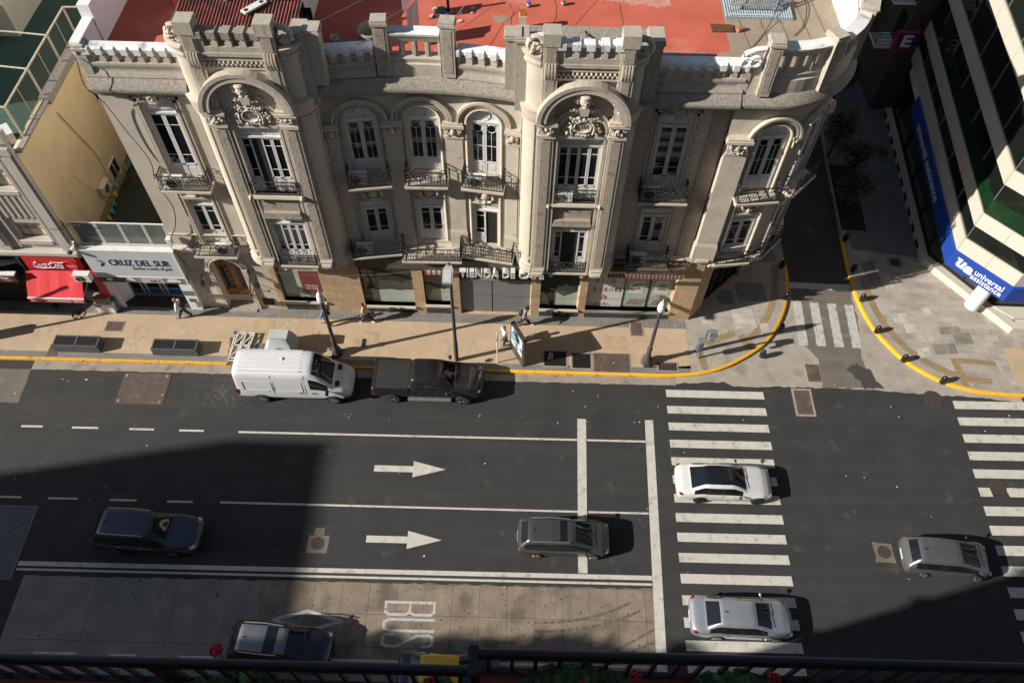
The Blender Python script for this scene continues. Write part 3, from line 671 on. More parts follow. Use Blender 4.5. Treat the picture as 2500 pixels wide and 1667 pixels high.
    # tower top deck and back wall
    tb = MB(); tb.prism([(p.x,p.y) for p in (PT1 if nm == 1 else PT2).p]+[(xc+2.5,28.4),(xc-2.5,28.4)], 18.2, 18.38); tb.box(xc-2.5,28.2,15.9,xc+2.5,28.4,18.3); part(tb, 'tower_top', M['grimy'], smooth=None)
    # soffit under the corbelled bay
    tb = MB(); tb.prism([(p.x,p.y) for p in (PT1 if nm == 1 else PT2).p], 5.02, 5.24); part(tb, 'tower_base', M['stone'], smooth=None)
# concave front: engaged pilasters, capitals, arches with beaded edge, wreaths
pl = MB(); orn = MB(); cap = MB()
for x, w_ in ((-8.42,.55),(-5.73,.8),(-2.97,.8),(-.28,.55)):
    F = PC.frame(usec(PC,x)); pl.M = orn.M = cap.M = F
    pl.box(-w_/2,-.1,5.5,w_/2,.1,12.95); pl.box(-w_/2-.05,-.16,5.5,w_/2+.05,.1,6.7); pl.box(-w_/2-.03,-.14,6.7,w_/2+.03,.1,6.8)
    cap.box(-w_/2-.06,-.18,12.95,w_/2+.06,.1,13.07); cap.box(-w_/2-.02,-.14,13.07,w_/2+.02,.1,13.6); cap.box(-w_/2-.1,-.28,13.6,w_/2+.1,.1,13.74); cap.box(-w_/2-.06,-.22,13.74,w_/2+.06,.1,13.84)
    orn.ball((0,-.2,13.35), (.12,.12,.2), 8, 6)
    for s_ in (-1,1):
        orn.ring((s_*(w_/2-.1),-.2,13.45), (1,0,0), (0,0,1), .08, .035, 9, 4); orn.tube([(s_*(w_/2-.06),-.18,13.45),(s_*w_*.3,-.2,13.25),(0,-.22,13.2)], .03, 5); leaves(orn, s_*w_*.25, 13.25, w_*.4, .3, 10, -.17, .045, int(x*10)+s_)
def beaded(F, w_, z0, zs, archd):
    """rope moulding round an opening"""
    orn.M = F; r = w_/2+.09; P = []
    z = z0
    while z < zs: P += [(-r,z),(r,z)]; z += .095
    if archd:
        n = int(math.pi*r/.095)
        for k in range(n+1): P.append((r*math.cos(math.pi*k/n), zs+r*math.sin(math.pi*k/n)))
    for x, z in P: orn.ball((x,-.06,z), (.075,.09,.042), 5, 4)
for x in (-7.1,-4.35,-1.6):
    F = PC.frame(usec(PC,x)); pl.M = F
    big = .12 if x == -4.35 else 0
    arch_band(pl, 0, 13.85, .98+big, 1.08+big, -.14, 0); arch_band(pl, 0, 13.85, 1.12+big, 1.24+big, -.2, 0); arch_band(pl, 0, 13.85, .86, .92, -.07, 0)
    beaded(F, 1.42, 10.75, 13.85, True); beaded(F, 1.3, 5.9, 9.9, False)
    pl.box(-.68,-.03,8.95,.68,0,9.98); pl.box(-.74,-.1,8.86,.74,0,8.97); pl.box(-.74,-.06,9.98,.74,0,10.05)
    orn.ring((0,-.1,9.4), (1,0,0), (0,0,1), .42, .09, 16, 6, .36); orn.ball((0,-.1,9.42), (.24,.14,.24), 10, 8); orn.ball((0,-.14,9.05), (.13,.1,.13), 8, 6)
    for k in range(8): orn.ball((.42*math.cos(k*.785),-.16,9.4+.36*math.sin(k*.785)), .06, 6, 4)
for u in UK:
    F = PK.frame(u); pl.M = F
    arch_band(pl, 0, 13.7, .98, 1.08, -.14, 0); arch_band(pl, 0, 13.7, 1.12, 1.22, -.2, 0); beaded(F, 1.36, 10.45, 13.7, True); beaded(F, 1.3, 5.9, 9.9, False)
    pl.box(-.74,-.1,8.9,.74,0,9.0); orn.M = F
    orn.ring((0,-.09,9.55), (1,0,0), (0,0,1), .36, .075, 16, 6, .33); orn.ball((0,-.08,9.55), (.2,.12,.22), 10, 8); orn.ball((0,-.12,9.2), (.12,.09,.14), 8, 6)
    for s_ in (-1,1):
        cap.M = pl.M = PK.frame(u+s_*1.35)
        if s_ == -1 or u == UK[1]: continue
        cap.box(-.3,-.14,12.95,.3,.1,13.4); cap.box(-.38,-.28,13.4,.38,.1,13.56); leaves(orn if False else cap, 0, 13.15, .5, .4, 16, -.16, .05, int(u*9)+s_)
pl.M = F = PK.frame(.55); orn.M = F
pl.box(-.52,-.26,5.5,.52,.1,12.9); pl.box(-.58,-.32,5.5,.58,.1,6.75); pl.box(-.55,-.3,6.75,.55,.1,6.86); cap.M = F
cap.box(-.5,-.3,12.9,.5,.1,13.02); cap.box(-.46,-.27,13.02,.46,.1,13.62); cap.box(-.6,-.42,13.62,.6,.1,13.76); cap.box(-.55,-.36,13.76,.55,.1,13.86); leaves(cap, 0, 13.3, .8, .5, 34, -.3, .06, 77)
pl.box(-.32,-.4,5.6,.32,-.25,5.78); pl.M = PK.frame(3.6); pl.box(-.32,-.4,5.5,.32,-.2,5.7)
pl.M = None
part(pl, 'pilaster', M['stone'], smooth=30); part(cap, 'capital', M['stone'], smooth=50); part(orn, 'beaded_moulding', M['stone'], smooth=60)
# panel strips on the shaded bay and the roughcast pier beside the corner pilaster
mb = MB(); mb.box(8.4,27.69,5.4,9.13,27.74,15.1); part(mb, 'roughcast_pier', M['rough'], smooth=None)
mb = MB()
for z in [6.9+.62*k for k in range(14)]:
    for x0, x1 in ((5.1,5.85),(7.75,8.25)): mb.box(x0,27.742,z,x1,27.76,z+.012)
part(mb, 'wall_joint', M['rough'], smooth=None)
# windows
def make_window(path, u, wd, z0, z1, arch, leaves_, kind, trim=True):
    F = path.frame(u); dep = .22 if kind in ('tower','bay') else .2
    fr = MB(F); gl = MB(F); y = dep-.06; zt = z1
    tr = .62 if z1-z0 > 3.2 else .5
    if arch: tr = 0
    hw = wd/2
    fr.box(-hw,y-.08,z0,-hw+.07,y+.04,zt); fr.box(hw-.07,y-.08,z0,hw,y+.04,zt); fr.box(-hw,y-.08,zt-.06,hw,y+.04,zt)
    ztop = zt-tr
    if tr:   # solid panelled transom
        fr.box(-hw,y,ztop,hw,y+.03,zt); fr.box(-hw,y-.1,ztop-.05,hw,y,ztop+.05)
        nn = 2 if leaves_ == 2 else 3
        for k in range(nn):
            a = -hw+.1+(wd-.2)*k/nn; b = -hw+.1+(wd-.2)*(k+1)/nn; fr.box(a+.03,y-.03,ztop+.1,b-.03,y,zt-.1)
    else:    # half round tympanum with a ring
        r = hw; fr.prismy([(r*math.cos(math.pi*k/14), zt+r*math.sin(math.pi*k/14)) for k in range(15)], y, y+.03)
        fr.ring((0,y-.02,zt+.34), (1,0,0), (0,0,1), .25, .025, 14, 4); fr.box(-hw,y-.1,zt-.03,hw,y,zt+.06); fr.box(-.02,y-.05,zt+.06,.02,y,zt+.12)
        arch_band(fr, 0, zt, r-.07, r, y-.06, y)
    lw = (wd-.14)/leaves_; zb = z0+(.95 if z1-z0 > 3.2 else .8)
    doors = []
    for k in range(leaves_):
        a = -hw+.07+lw*k; b = a+lw; s_ = .095 if leaves_ == 2 else .075
        dm = MB(F)
        dm.box(a+.008,y-.06,z0+.05,a+s_,y-.01,ztop-.06); dm.box(b-s_,y-.06,z0+.05,b-.008,y-.01,ztop-.06); dm.box(a,y-.06,ztop-.14,b,y-.01,ztop-.06); dm.box(a,y-.06,zb-.12,b,y-.01,zb)
        dm.box(a+.02,y-.03,z0+.05,b-.02,y-.01,zb-.1); dm.box(a+s_+.05,y-.05,z0+.16,b-s_-.05,y-.03,zb-.22); dm.box(a,y-.06,z0+.05,b,y-.01,z0+.12)
        H = ztop-.14-zb
        if kind == 'arch':
            cx = (a+b)/2; rr = (b-a)/2-s_; dm.ring((cx,y-.035,ztop-.14-rr), (1,0,0), (0,0,1), rr-.01, .018, 14, 4); dm.box(cx-.012,y-.05,zb,cx+.012,y-.015,ztop-.14-2*rr); dm.box(a+s_,y-.05,zb+H*.42,b-s_,y-.015,zb+H*.42+.025)
        elif kind in ('bay','low','tower'):
            for f_ in ((.18,.8) if leaves_ == 2 else (.2,.82)): dm.box(a+s_,y-.05,zb+H*f_,b-s_,y-.015,zb+H*f_+.025)
        gm = MB(F); gm.box(a+s_,y-.03,zb,b-s_,y-.022,ztop-.14)
        doors.append((dm, gm))
    w_ = fr.build('window', M['wood_white'], HB, 30)
    OPEN = {('tower',10.45,-11.3):(1,), ('tower',5.4,2.63):(1,2), ('low',5.8,-1.6):(1,)}
    key = (kind, z0, round(path.at(u)[0].x,1)); op = ()
    for (k_,zz_,xx_), v in OPEN.items():
        if k_ == kind and abs(zz_-z0) < .01 and abs(xx_-path.at(u)[0].x) < .15: op = v
    for k, (dm, gm) in enumerate(doors):
        if k in op:
            vm = MB(F); a = -hw+.07+lw*k; vm.box(a,y-.01,z0+.05,a+lw,y+.02,ztop-.06); vm.build('open_doorway', M['glass_room'], w_)
            continue
        dm.build('door_leaf', M['wood_white'], w_); gm.build('pane', M['glass'], w_)
    if kind == 'bay' and z0 > 10 and trim:
        t = MB(F); o = MB(F)
        for a in (.1,.24): t.box(-hw-a-.07,-.12+a*.2,z0-.1,-hw-a+.03,.0,z1+.1+a); t.box(hw+a-.03,-.12+a*.2,z0-.1,hw+a+.07,.0,z1+.1+a); t.box(-hw-a-.07,-.12+a*.2,z1+a-.02,hw+a+.07,0,z1+a+.1)
        t.prismy([(-.16,z1+.02),(.16,z1+.02),(.2,z1+.62),(-.2,z1+.62)], -.3, 0); 
        for q in range(4): o.tube([(-.12+q*.08,-.3,z1-.06),(-.12+q*.08,-.33,z1+.2)], .03, 5)
        leaves(o, -.42, z1+.42, .55, .4, 22, -.12, .06, 5); leaves(o, .42, z1+.42, .55, .4, 22, -.12, .06, 6); o.ring((0,-.31,z1+.45), (1,0,0), (0,0,1), .1, .035, 9, 4)
        t.build('window_surround', M['stone'], w_); o.build('window_crest', M['stone'], w_, 60)
    elif kind == 'bay' and trim:
        t = MB(F)
        for a in (.06,.2): t.box(-hw-a-.06,-.1+a*.2,z0,-hw-a+.02,0,10.0); t.box(hw+a-.02,-.1+a*.2,z0,hw+a+.06,0,10.0)
        t.box(-hw,-.02,z1+.1,hw,.02,9.95); t.box(-hw-.1,-.14,z1-.04,hw+.1,0,z1+.1)
        t.build('window_surround', M['stone'], w_)
    elif kind == 'tower' and z0 < 6:
        t = MB(F); t.box(-.86,-.06,z1+.35,.86,.3,9.95); t.prismy([(-.95,z1+.05),(.95,z1+.05),(.9,z1+.2),(.86,z1+.4),(-.86,z1+.4),(-.9,z1+.2)], -.24, .2)
        for k in range(19): t.ball((-.9+k*.1,-.24,z1+.06), (.045,.05,.05), 5, 4)
        t.build('window_hood', M['rough'], w_, 40)
    return w_
for q in WIN: make_window(*q)
# balconies
def rail(mb, a, b, h, ring=.09, n_c=None, z=0, side=False):
    a, b = Vector(a), Vector(b); t = b-a; Ln = t.length; t.normalize(); up = Vector((0,0,1))
    for zz, r in ((h,.03),(h-.26,.018),(.08,.02),(h*.42,.016)): mb.tube([a+up*zz, b+up*zz], r, 5)
    n = max(2, int(Ln/.13))
    for k in range(n+1): mb.tube([a+t*Ln*k/n+up*.02, a+t*Ln*k/n+up*(h-.26 if k not in (0,n) else h)], .016, 4)
    nc = n_c or max(1, int(Ln/.3))
    for k in range(nc): mb.ring(a+t*Ln*(k+.5)/nc+up*(h-.13), t, up, ring*1.15, .02, 10, 4)
BALN = [0]
def balcony(F, w_, proj, zs, h=.9, th=.2, slab=True, curl=True, n_c=None, mold=False):
    sb = MB(F); im = MB(F)
    if mold:
        sb.tube([(-w_/2,-proj+.02,zs-.1),(w_/2,-proj+.02,zs-.1)], .1, 8); sb.box(-w_/2,-proj-.05,zs-.06,w_/2,.3,zs)
        for s_ in (-1,1): sb.ball((s_*w_/2,-proj,zs-.1), (.12,.15,.15), 8, 6)
    else:
        sb.box(-w_/2,-proj,zs-th*.55,w_/2,.3,zs); sb.box(-w_/2+.08,-proj+.1,zs-th,w_/2-.08,.02,zs-th*.55)
        for s_ in (-.8,.8): sb.prismy([(s_*w_/2-.1,zs-th),(s_*w_/2+.1,zs-th),(s_*w_/2+.08,zs-th-.25),(s_*w_/2-.08,zs-th-.25)], -proj*.55, 0)
    o = sb.build('balcony', M['stone'], HB, 40)
    yy = -proj+.07; a, b = -w_/2+.06, w_/2-.06
    rail(im, (a,yy,zs), (b,yy,zs), h, n_c=n_c); rail(im, (a,yy,zs), (a,-.02,zs), h); rail(im, (b,yy,zs), (b,-.02,zs), h)
    if curl:
        for s_, x in ((1,a),(-1,b)):
            im.ring((x+s_*.14,yy,zs+h+.02), (1,0,0), (0,0,1), .15, .02, 12, 5); im.tube([(x,yy,zs+h),(x,yy-.03,zs+h+.22)], .018, 5)
    q = MB(); q.add(im); q.build('balcony_railing', M['iron'], o)
    return o
balcony(PA.frame(usec(PA,-15.68)), 2.35, .8, 10.25); balcony(PA.frame(usec(PA,-15.68)), 2.25, .78, 5.5); balcony(PB.frame(usec(PB,6.88)), 2.35, .85, 10.05); balcony(PB.frame(usec(PB,6.85)), 2.2, .9, 5.3)
for p, x in ((PT1,-11.3),(PT2,2.63)): balcony(p.frame(usec(p,x)), 2.4, .22, 10.45, mold=True, curl=False, h=.85, n_c=5); balcony(p.frame(usec(p,x)), 2.0, .2, 5.35, mold=False, curl=False, h=.8, n_c=4)
for x in (-7.1,-4.35,-1.6): balcony(PC.frame(usec(PC,x)), 2.05, .85 if x == -4.35 else .8, 10.45, n_c=4)
balcony(PC.frame(usec(PC,-7.3)), 2.75, .85, 5.6, n_c=7); balcony(PC.frame(usec(PC,-4.4)), 3.1, 1.3, 5.55, n_c=8); balcony(PC.frame(usec(PC,-1.45)), 2.8, .9, 5.6, n_c=7)
for u in UK: balcony(PK.frame(u), 2.1, .72, 10.3, n_c=4); balcony(PK.frame(u), 1.9, .42, 5.5, n_c=4)
# roof deck
mb = MB(); mb.prism([(-18,27.6),(-13.6,27.6),(-13.6,28.3),(-8.8,28.3),(-8.6,27.7),(-4.3,28.3),(0,27.7),(.1,28.3),(5.2,28.3),(5.2,27.6),(9.9,27.6),(12.2,28.0),(13.6,29.3),(14.2,31.2),(14.2,60),(-18,60)], 16.3, 16.6); part(mb, 'roof', M['redroof'], smooth=None)
mb = MB(); mb.poly([(p[0],p[1],16.606) for p in [(8.95,60),(8.9,33.3),(8.88,29.5)]+rag([(8.88,29.5),(8.3,29.45),(8.25,29.05),(7.9,29.08),(7.8,29.4),(7.2,29.4),(7.1,29.0),(6.7,29.0),(6.6,29.4),(5.6,29.5),(5.3,29.5)], .05)+[(5.25,27.7),(9.9,27.68),(12.1,28.1),(13.45,29.4),(14.0,31.2),(14.0,60)]]); part(mb, 'roof_membrane', M['roof_beige'], smooth=None)
mb = MB()
for x, y0, y1, s_ in ((9.9,28.3,34,.35),(10.8,28.1,35,.3),(11.7,28.3,36,.32),(12.6,29.0,37,.28),(13.3,29.6,37,.25)): mb.poly([(x,y0,16.609),(x+.05,y0,16.609),(x-s_*(y1-y0)*.3+.05,y1,16.609),(x-s_*(y1-y0)*.3,y1,16.609)])
part(mb, 'roof_seam', mat('bitumen_seam', (.16,.13,.1), .8, .3, 6), smooth=None)
# parapet backs in whitewash
mb = MB(); mb.sweep(PK.st(3.4,30), [(-.36,16.5),(-.31,16.5),(-.31,18.2),(-.36,18.2)]); mb.box(-18.1,27.35,16.3,-17.68,29.0,17.78); mb.box(-18.1,29.0,16.3,-17.6,60,18.35)
part(mb, 'parapet_back', M['white_wall'], smooth=None)
# ---------------------------------------------------------------- ground floor
H1 = [(1.45,3.1,.14,3.75,1)]
mb = MB(); wall(mb, PG, 0, 5.2, H1, .6); part(mb, 'entrance_bay_wall', M['stone'], smooth=None)
X0 = -13.5
SH = dict(a=(-13.2,-10.8,.95,5.0), b=(-8.6,-5.7,.75,4.35), c=(-5.1,-3.65,.95,4.35), d=(-3.1,.9,.15,4.15), e=(1.4,3.6,.85,4.4), f=(4.0,8.85,.85,4.75))
mb = MB(); wall(mb, PG2, 0, 5.2, [(v[0]-X0, v[1]-X0, v[2], v[3], 0) for v in SH.values()]+[(24.7,28.4,.2,4.2,0),(30.5,33.5,.8,4.2,0),(35,38,.8,4.2,0)], .35)
part(mb, 'shopfront_wall', M['travertine'], smooth=None)
mb = MB(); st = Path([(-13.5,27.42),(10.06,27.42)]).st(); mb.box(-8.62,27.2,4.36,.95,27.5,5.15); part(mb, 'fascia', mat('dark_fascia', (.10,.085,.075), .7, .2, 3), smooth=None)
M['shopglass'] = mat('shop_glass', (.05,.062,.052), .05, .35, .9)
M['paper'] = mat('pale_green_paper', (.40,.46,.40), .6, .08, 2, bump=.5, bscale=7, grime=(.31,.36,.31), gscale=3, gamt=.45)
M['white_paper'] = mat('white_poster', (.62,.60,.58), .6, .06, 1.2, grime=(.5,.49,.48), gscale=.9, gamt=.4)
for k, v in SH.items():
    g = MB(); yb = 27.70
    if k == 'd':
        g.box(v[0],yb,3.1,v[1],yb+.02,v[3]); o = part(g, 'shop_window', M['shopglass'], smooth=None)
        s_ = MB(); s_.box(v[0],yb-.06,.15,-1.33,yb+.03,3.0); s_.box(-1.27,yb-.06,.15,v[1],yb+.03,3.0); s_.box(v[0],yb-.1,3.0,v[1],yb+.04,3.12); s_.build('shutter_panel', mat('grey_metal_panel', (.20,.205,.215), .6, .05, 1.5, grime=(.16,.165,.17), gscale=2, gamt=.4), o)
        s_ = MB(); s_.text('7 8 5', .95, .26, T3(-1.1,yb-.02,3.55), .012); s_.build('house_number', mat('dull_number', (.22,.22,.19), .6), o)
        continue
    g.box(v[0],yb,v[2],v[1],yb+.02,v[3]); o = part(g, 'shop_window', M['shopglass'], smooth=None)
    if k in 'bceaf':
        s_ = MB(); s_.box(v[0]-.02,27.30,v[2]-.14,v[1]+.02,yb,v[2]); s_.build('window_sill', M['alu'] if k == 'f' else M['stone'], o); s_ = MB(); s_.box(v[0],27.4,.14,v[1],27.44,v[2]-.14); s_.build('plinth_panel', mat('dark_green_marble', (.05,.055,.05), .4, .3, 3), o)
    pp = MB(); y0 = yb-.012
    if k == 'a':
        pp.box(v[0]+.1,y0,v[2]+.05,v[1]-.05,y0+.005,v[3]); pp.build('window_paper', M['paper'], o)
        s_ = MB(); s_.prismy([(-12.05,3.35),(-10.95,3.35),(-10.95,1.6),(-11.08,1.4),(-11.4,1.33),(-11.5,1.22),(-11.6,1.33),(-11.92,1.4),(-12.05,1.6)], y0-.01, y0-.004); s_.build('shield_poster', mat('maroon_print', (.19,.045,.04), .5, .05, 2), o)
        s_ = MB(); s_.text('TIENDA', .72, .17, T3(-11.5,y0-.012,2.05), .004, .01); s_.text('DE CAFÉ', .62, .15, T3(-11.5,y0-.012,1.84), .004, .01); s_.build('shield_lettering', M['white_paper'], o)
    elif k in 'bc':
        pp.poly([(v[0]+(.45 if k == 'b' else .05),y0,v[2]+.04)]+[(v[1]-.03,y0,v[2]+.04)]+[(v[1]-.03-(v[1]-v[0]-.5)*t/6,y0,v[2]+1.15+.06*math.sin(t*2.3)) for t in range(7)]); pp.build('window_paper', M['paper'], o, fix=False)
        s_ = MB(); 
        for t in range(5): s_.box(v[0]+.06+t*.08,y0-.005,v[2]+.04,v[0]+.09+t*.08,y0,v[2]+1.2)
        s_.build('grille_bars', M['grimy'], o)
    elif k == 'e':
        pp.poly([(v[0]+.8,y0,v[2]+.04),(v[1]-.03,y0,v[2]+.04),(v[1]-.03,y0,v[2]+1.35),(v[0]+1.35,y0,v[2]+.85),(v[0]+.8,y0,v[2]+1.35)]); pp.poly([(v[0]+.03,y0,v[2]+.04),(v[0]+.6,y0,v[2]+.04),(v[0]+.25,y0,v[2]+1.2),(v[0]+.03,y0,v[2]+1.2)]); pp.build('window_paper', M['paper'], o, fix=False)
    elif k == 'f':
        pp.box(v[0]+.02,y0,v[2]+.03,6.05,y0+.004,v[3]); pp.build('wall_poster', M['white_paper'], o)
        q_ = MB(); q_.box(6.1,y0,v[2]+.1,7.42,y0+.004,v[3]); q_.box(7.5,y0,v[2]+.1,v[1]-.04,y0+.004,v[3]); q_.build('window_paper', M['paper'], o)
        s_ = MB(); s_.box(7.42,y0-.03,v[2],7.5,y0+.02,v[3]); s_.box(6.05,y0-.03,v[2],6.1,y0+.02,v[3]); s_.build('mullion', M['black'], o)
        LC = [mat('print_brown', (.13,.07,.06), .6), mat('print_blue', (.36,.5,.56), .6), mat('print_orange', (.55,.25,.12), .6), mat('print_green', (.18,.26,.10), .6), mat('print_red', (.35,.08,.07), .6)]
        s_ = MB(); yq = y0-.008
        for ch, x, z, c in (('F',4.35,3.95,0),('R',4.62,3.95,0),('E',4.9,3.95,3),('S',5.2,3.95,1),('C',5.47,3.95,2),('R',4.55,3.2,0),('I',4.82,3.2,2),('C',5.05,3.2,1),('&',4.45,2.45,0),('S',4.78,2.45,2),('A',5.05,2.45,0),('N',5.33,2.45,1)):
            s_.cm = c; s_.text(ch, .2 if ch != 'I' else .06, .36, T3(x,yq,z), .003, .012)
        for x, z, c in ((5.72,3.95,2),(5.4,3.2,2),(5.7,2.45,0),(4.95,1.75,4)): s_.cm = c; s_.ring((x,yq,z), (1,0,0), (0,0,1), .14, .035, 12, 4)
        s_.cm = 0; 
        for t in range(7): s_.box(4.4+t*.16,yq-.002,1.0,4.46+t*.16,yq,1.08+.08*((t*5)%3))
        s_.build('poster_lettering', LC, o)
        s_ = MB(); rnd = random.Random(3)
        for x in (6.75,8.15):
            s_.cm = 0; s_.box(x-.4,yq,2.15,x+.4,yq+.003,3.3)
            for t in range(26): s_.cm = rnd.choice((1,2,2,3)); s_.disc((x+rnd.uniform(-.26,.26),yq-.002-t*.0002,2.75+rnd.uniform(-.25,.25)), rnd.uniform(.04,.1), 8)
            for t in range(10): s_.cm = rnd.choice((2,1)); xx = x-.5+t*.1; s_.poly([(xx,yq,1.1),(xx+.04,yq,1.1),(xx+.3,yq,1.6),(xx+.26,yq,1.6)])
        s_.build('food_poster', [M['white_paper'], LC[4], LC[3], mat('print_cream', (.45,.40,.30), .6)], o)
# chamfered corner door and the side street windows
g = MB(PG2.frame(26.5)); g.box(-1.85,.3,.2,1.85,.33,4.2); o = part(g, 'corner_door', M['glass'], smooth=None)
s_ = MB(PG2.frame(26.5))
for x in (-1.8,-.9,.0,.9,1.8): s_.box(x-.05,.2,.2,x+.05,.3,4.2)
for z in (.25,1.2,3.0,4.1): s_.box(-1.8,.22,z-.05,1.8,.3,z+.05)
s_.build('door_frame', M['black'], o)
for u in (32,36.5): g = MB(PG2.frame(u)); g.box(-1.5,.3,.8,1.5,.33,4.2); part(g, 'shop_window', M['glass'], smooth=None)
# arched entrance
F = T3(-15.78,YW,0); mb = MB(F)
for a in (.86,1.0,1.1): arch_band(mb, 0, 3.75, a, a+.08, -.18+.06*(a-.86)*5, 0)
for s_ in (-1,1):
    for a in (.86,1.0): mb.box(s_*a-.04 if s_ > 0 else -a-.08,-.12,.14,(s_*a+.08) if s_ > 0 else -a+.04,0,3.75)
    mb.box(s_*1.0-.14,-.22,3.6,s_*1.0+.14,0,3.78)
part(mb, 'entrance_arch', M['stone'], smooth=40)
M['oak'] = mat('varnished_wood', (.33,.14,.04), .45, .25, 3, grime=(.16,.07,.025), gscale=4, gamt=.45)
mb = MB(F); y = .5
mb.box(-.83,y,.14,.83,y+.05,3.72); mb.prismy([(.83*math.cos(math.pi*k/12), 3.72+.83*math.sin(math.pi*k/12)) for k in range(13)], y, y+.05)
for s_ in (-1,1):
    mb.box(s_*.42-.38,y-.05,.2,s_*.42-.28,y,3.6); mb.box(s_*.42+.28,y-.05,.2,s_*.42+.38,y,3.6)
    for z in (.25,1.25,3.5): mb.box(s_*.42-.38,y-.05,z-.06,s_*.42+.38,y,z+.06)
    for z in (.5,.8): mb.box(s_*.42-.2,y-.06,z-.1,s_*.42+.2,y,z+.1)
mb.box(-.06,y-.08,.14,.06,y,3.7); mb.box(-.83,y-.1,3.66,.83,y,3.78)
dd = part(mb, 'entrance_door', M['oak'], smooth=None)
mb = MB(F)
for s_ in (-1,1):
    mb.cm = 0; mb.box(s_*.42-.24,y-.02,1.4,s_*.42+.24,y-.01,3.35); mb.cm = 1
    for k in range(9): mb.ring((s_*.42+.1*(-1)**k,y-.04,1.55+k*.21), (1,0,0), (0,0,1), .09, .014, 8, 4)
mb.build('door_grille', [M['glass'], M['iron']], dd)
# iron and glass canopy on brackets over the entrance
mb = MB(F); 
for s_ in (-1,1):
    mb.tube([(s_*1.2,-.02,3.7),(s_*1.2,-.35,3.3),(s_*1.22,-.75,2.75),(s_*1.24,-.95,2.45)], .024, 6)
    for k in range(7): mb.ring((s_*1.2,-.12-.12*k,3.5-.15*k), (0,1,0), (0,0,1), .1, .02, 8, 4)
rail(mb, (-1.24,-.95,2.1), (1.24,-.95,2.1), .42, .06, 16); mb.box(-1.3,-.98,2.42,1.3,-.92,2.5); mb.tube([(-1.24,-.02,2.45),(-1.24,-.95,2.45)], .03, 5); mb.tube([(1.24,-.02,2.45),(1.24,-.95,2.45)], .03, 5)
part(mb, 'entrance_canopy', mat('dark_bronze_iron', (.12,.10,.07), .6, .2, 8), smooth=None)
mb = MB(); mb.box(-14.5,27.42,.5,-13.85,27.46,1.1)
for k in range(6): mb.box(-14.45+k*.11,27.39,.5,-14.43+k*.11,27.42,1.1)
part(mb, 'vent_grille', M['iron'], smooth=None)
mb = MB(); mb.box(-14.9,27.42,1.75,-14.6,27.44,2.1); mb.box(-14.3,27.42,1.7,-13.95,27.44,1.9); part(mb, 'wall_plaque', M['alu'], smooth=None)
mb = MB(); mb.box(-16.62,27.1,.14,-14.93,27.9,.2); part(mb, 'doorstep', M['grimy'], smooth=None)
# folded awning over the last shop window
mb = MB(); mb.box(4.95,26.85,5.08,8.95,27.42,5.16)
for k in range(44): mb.box(4.95+k*.091,26.85,4.98,5.0+k*.091,26.9,5.34)
mb.box(4.95,27.3,5.0,8.95,27.42,5.4); fa = part(mb, 'awning_box', mat('rusty_awning', (.14,.085,.06), .85, .3, 5, grime=(.3,.25,.2), gscale=4, gamt=.35), smooth=None)
mb = MB()
for k in range(40): mb.cm = k % 2; mb.box(4.85+k*.1,26.62,4.78,4.95+k*.1,26.66,5.06)
mb.build('awning_valance', [mat('valance_maroon', (.12,.03,.03), .8), mat('valance_pink', (.38,.22,.2), .8)], fa)
mb = MB()
for k in range(8): mb.cm = k % 2; mb.box(-4.9+k*.14,27.1,4.05,-4.76+k*.14,27.2,4.3)
mb.build('awning_valance', [mat('valance_red', (.3,.06,.06), .8), mat('valance_white', (.5,.47,.45), .8)], HB)
# letters over the door: sign of its own
sg = thing('shop_sign', 'raised white capital letters of the shop name above the grey shutter', 'sign', (-1.1,27.15,4.6))
mb = MB(); mb.text('TIENDA DE CAFÉ', 4.5, .62, T3(-.75,27.1,4.5), .25, .012, 0, 1.02); mb.build('letters', mat('raised_white_letters', (.72,.70,.67), .6, .04, 3), sg)
mb = MB()
for x in (-2.9,-1.6,-.4,.9): mb.box(x-.02,27.1,4.1,x+.02,27.22,4.2)
mb.box(-3.0,27.12,4.14,1.5,27.16,4.18); mb.build('sign_bracket', M['iron'], sg)
# ================================================================ NEIGHBOURS
M['yellow_wall'] = mat('yellow_render', (.80,.65,.41), .9, .07, .7, grime=(.66,.52,.31), gscale=.6, gamt=.4, streak=4)
M['grey_wall'] = mat('pale_grey_render', (.52,.48,.43), .9, .06, .9, grime=(.40,.37,.33), gscale=.7, gamt=.4, streak=4)
M['green_roof'] = mat('green_roof_coat', (.05,.11,.08), .8, .2, .8, grime=(.10,.17,.13), gscale=.7, gamt=.38)
M['green_terrace'] = mat('green_terrace_floor', (.045,.065,.045), .75, .25, 1.2, grime=(.08,.10,.08), gscale=1.5, gamt=.35)
M['dirty_glass'] = mat('dusty_glass_panel', (.13,.145,.13), .25, .2, .9, grime=(.22,.23,.21), gscale=.9, gamt=.4)
YB = thing('yellow_building', 'yellow walled building beside the terrace with a mesh fence along its green roof', 'building', (-30,28,0))
mb = MB(); mb.box(-60,27.6,0,-23.6,60,11.4); mb.poly([(-23.2,27.35,4.5),(-23.2,36.2,4.5),(-23.2,36.2,11.75),(-23.2,27.35,11.75)]); mb.poly([(-23.2,36.2,4.5),(-23.6,36.2,4.5),(-23.6,27.35,4.5),(-23.2,27.35,4.5)]); mb.poly([(-23.2,27.35,11.75),(-23.2,36.2,11.75),(-23.5,36.2,11.75),(-23.5,27.35,11.75)]); mb.poly([(-23.5,27.35,11.4),(-23.5,36.2,11.4),(-23.5,36.2,11.75),(-23.5,27.35,11.75)])
mb.box(-23.6,36.2,3.9,-18.1,36.5,11.6); part(mb, 'wall', M['yellow_wall'], YB, None)
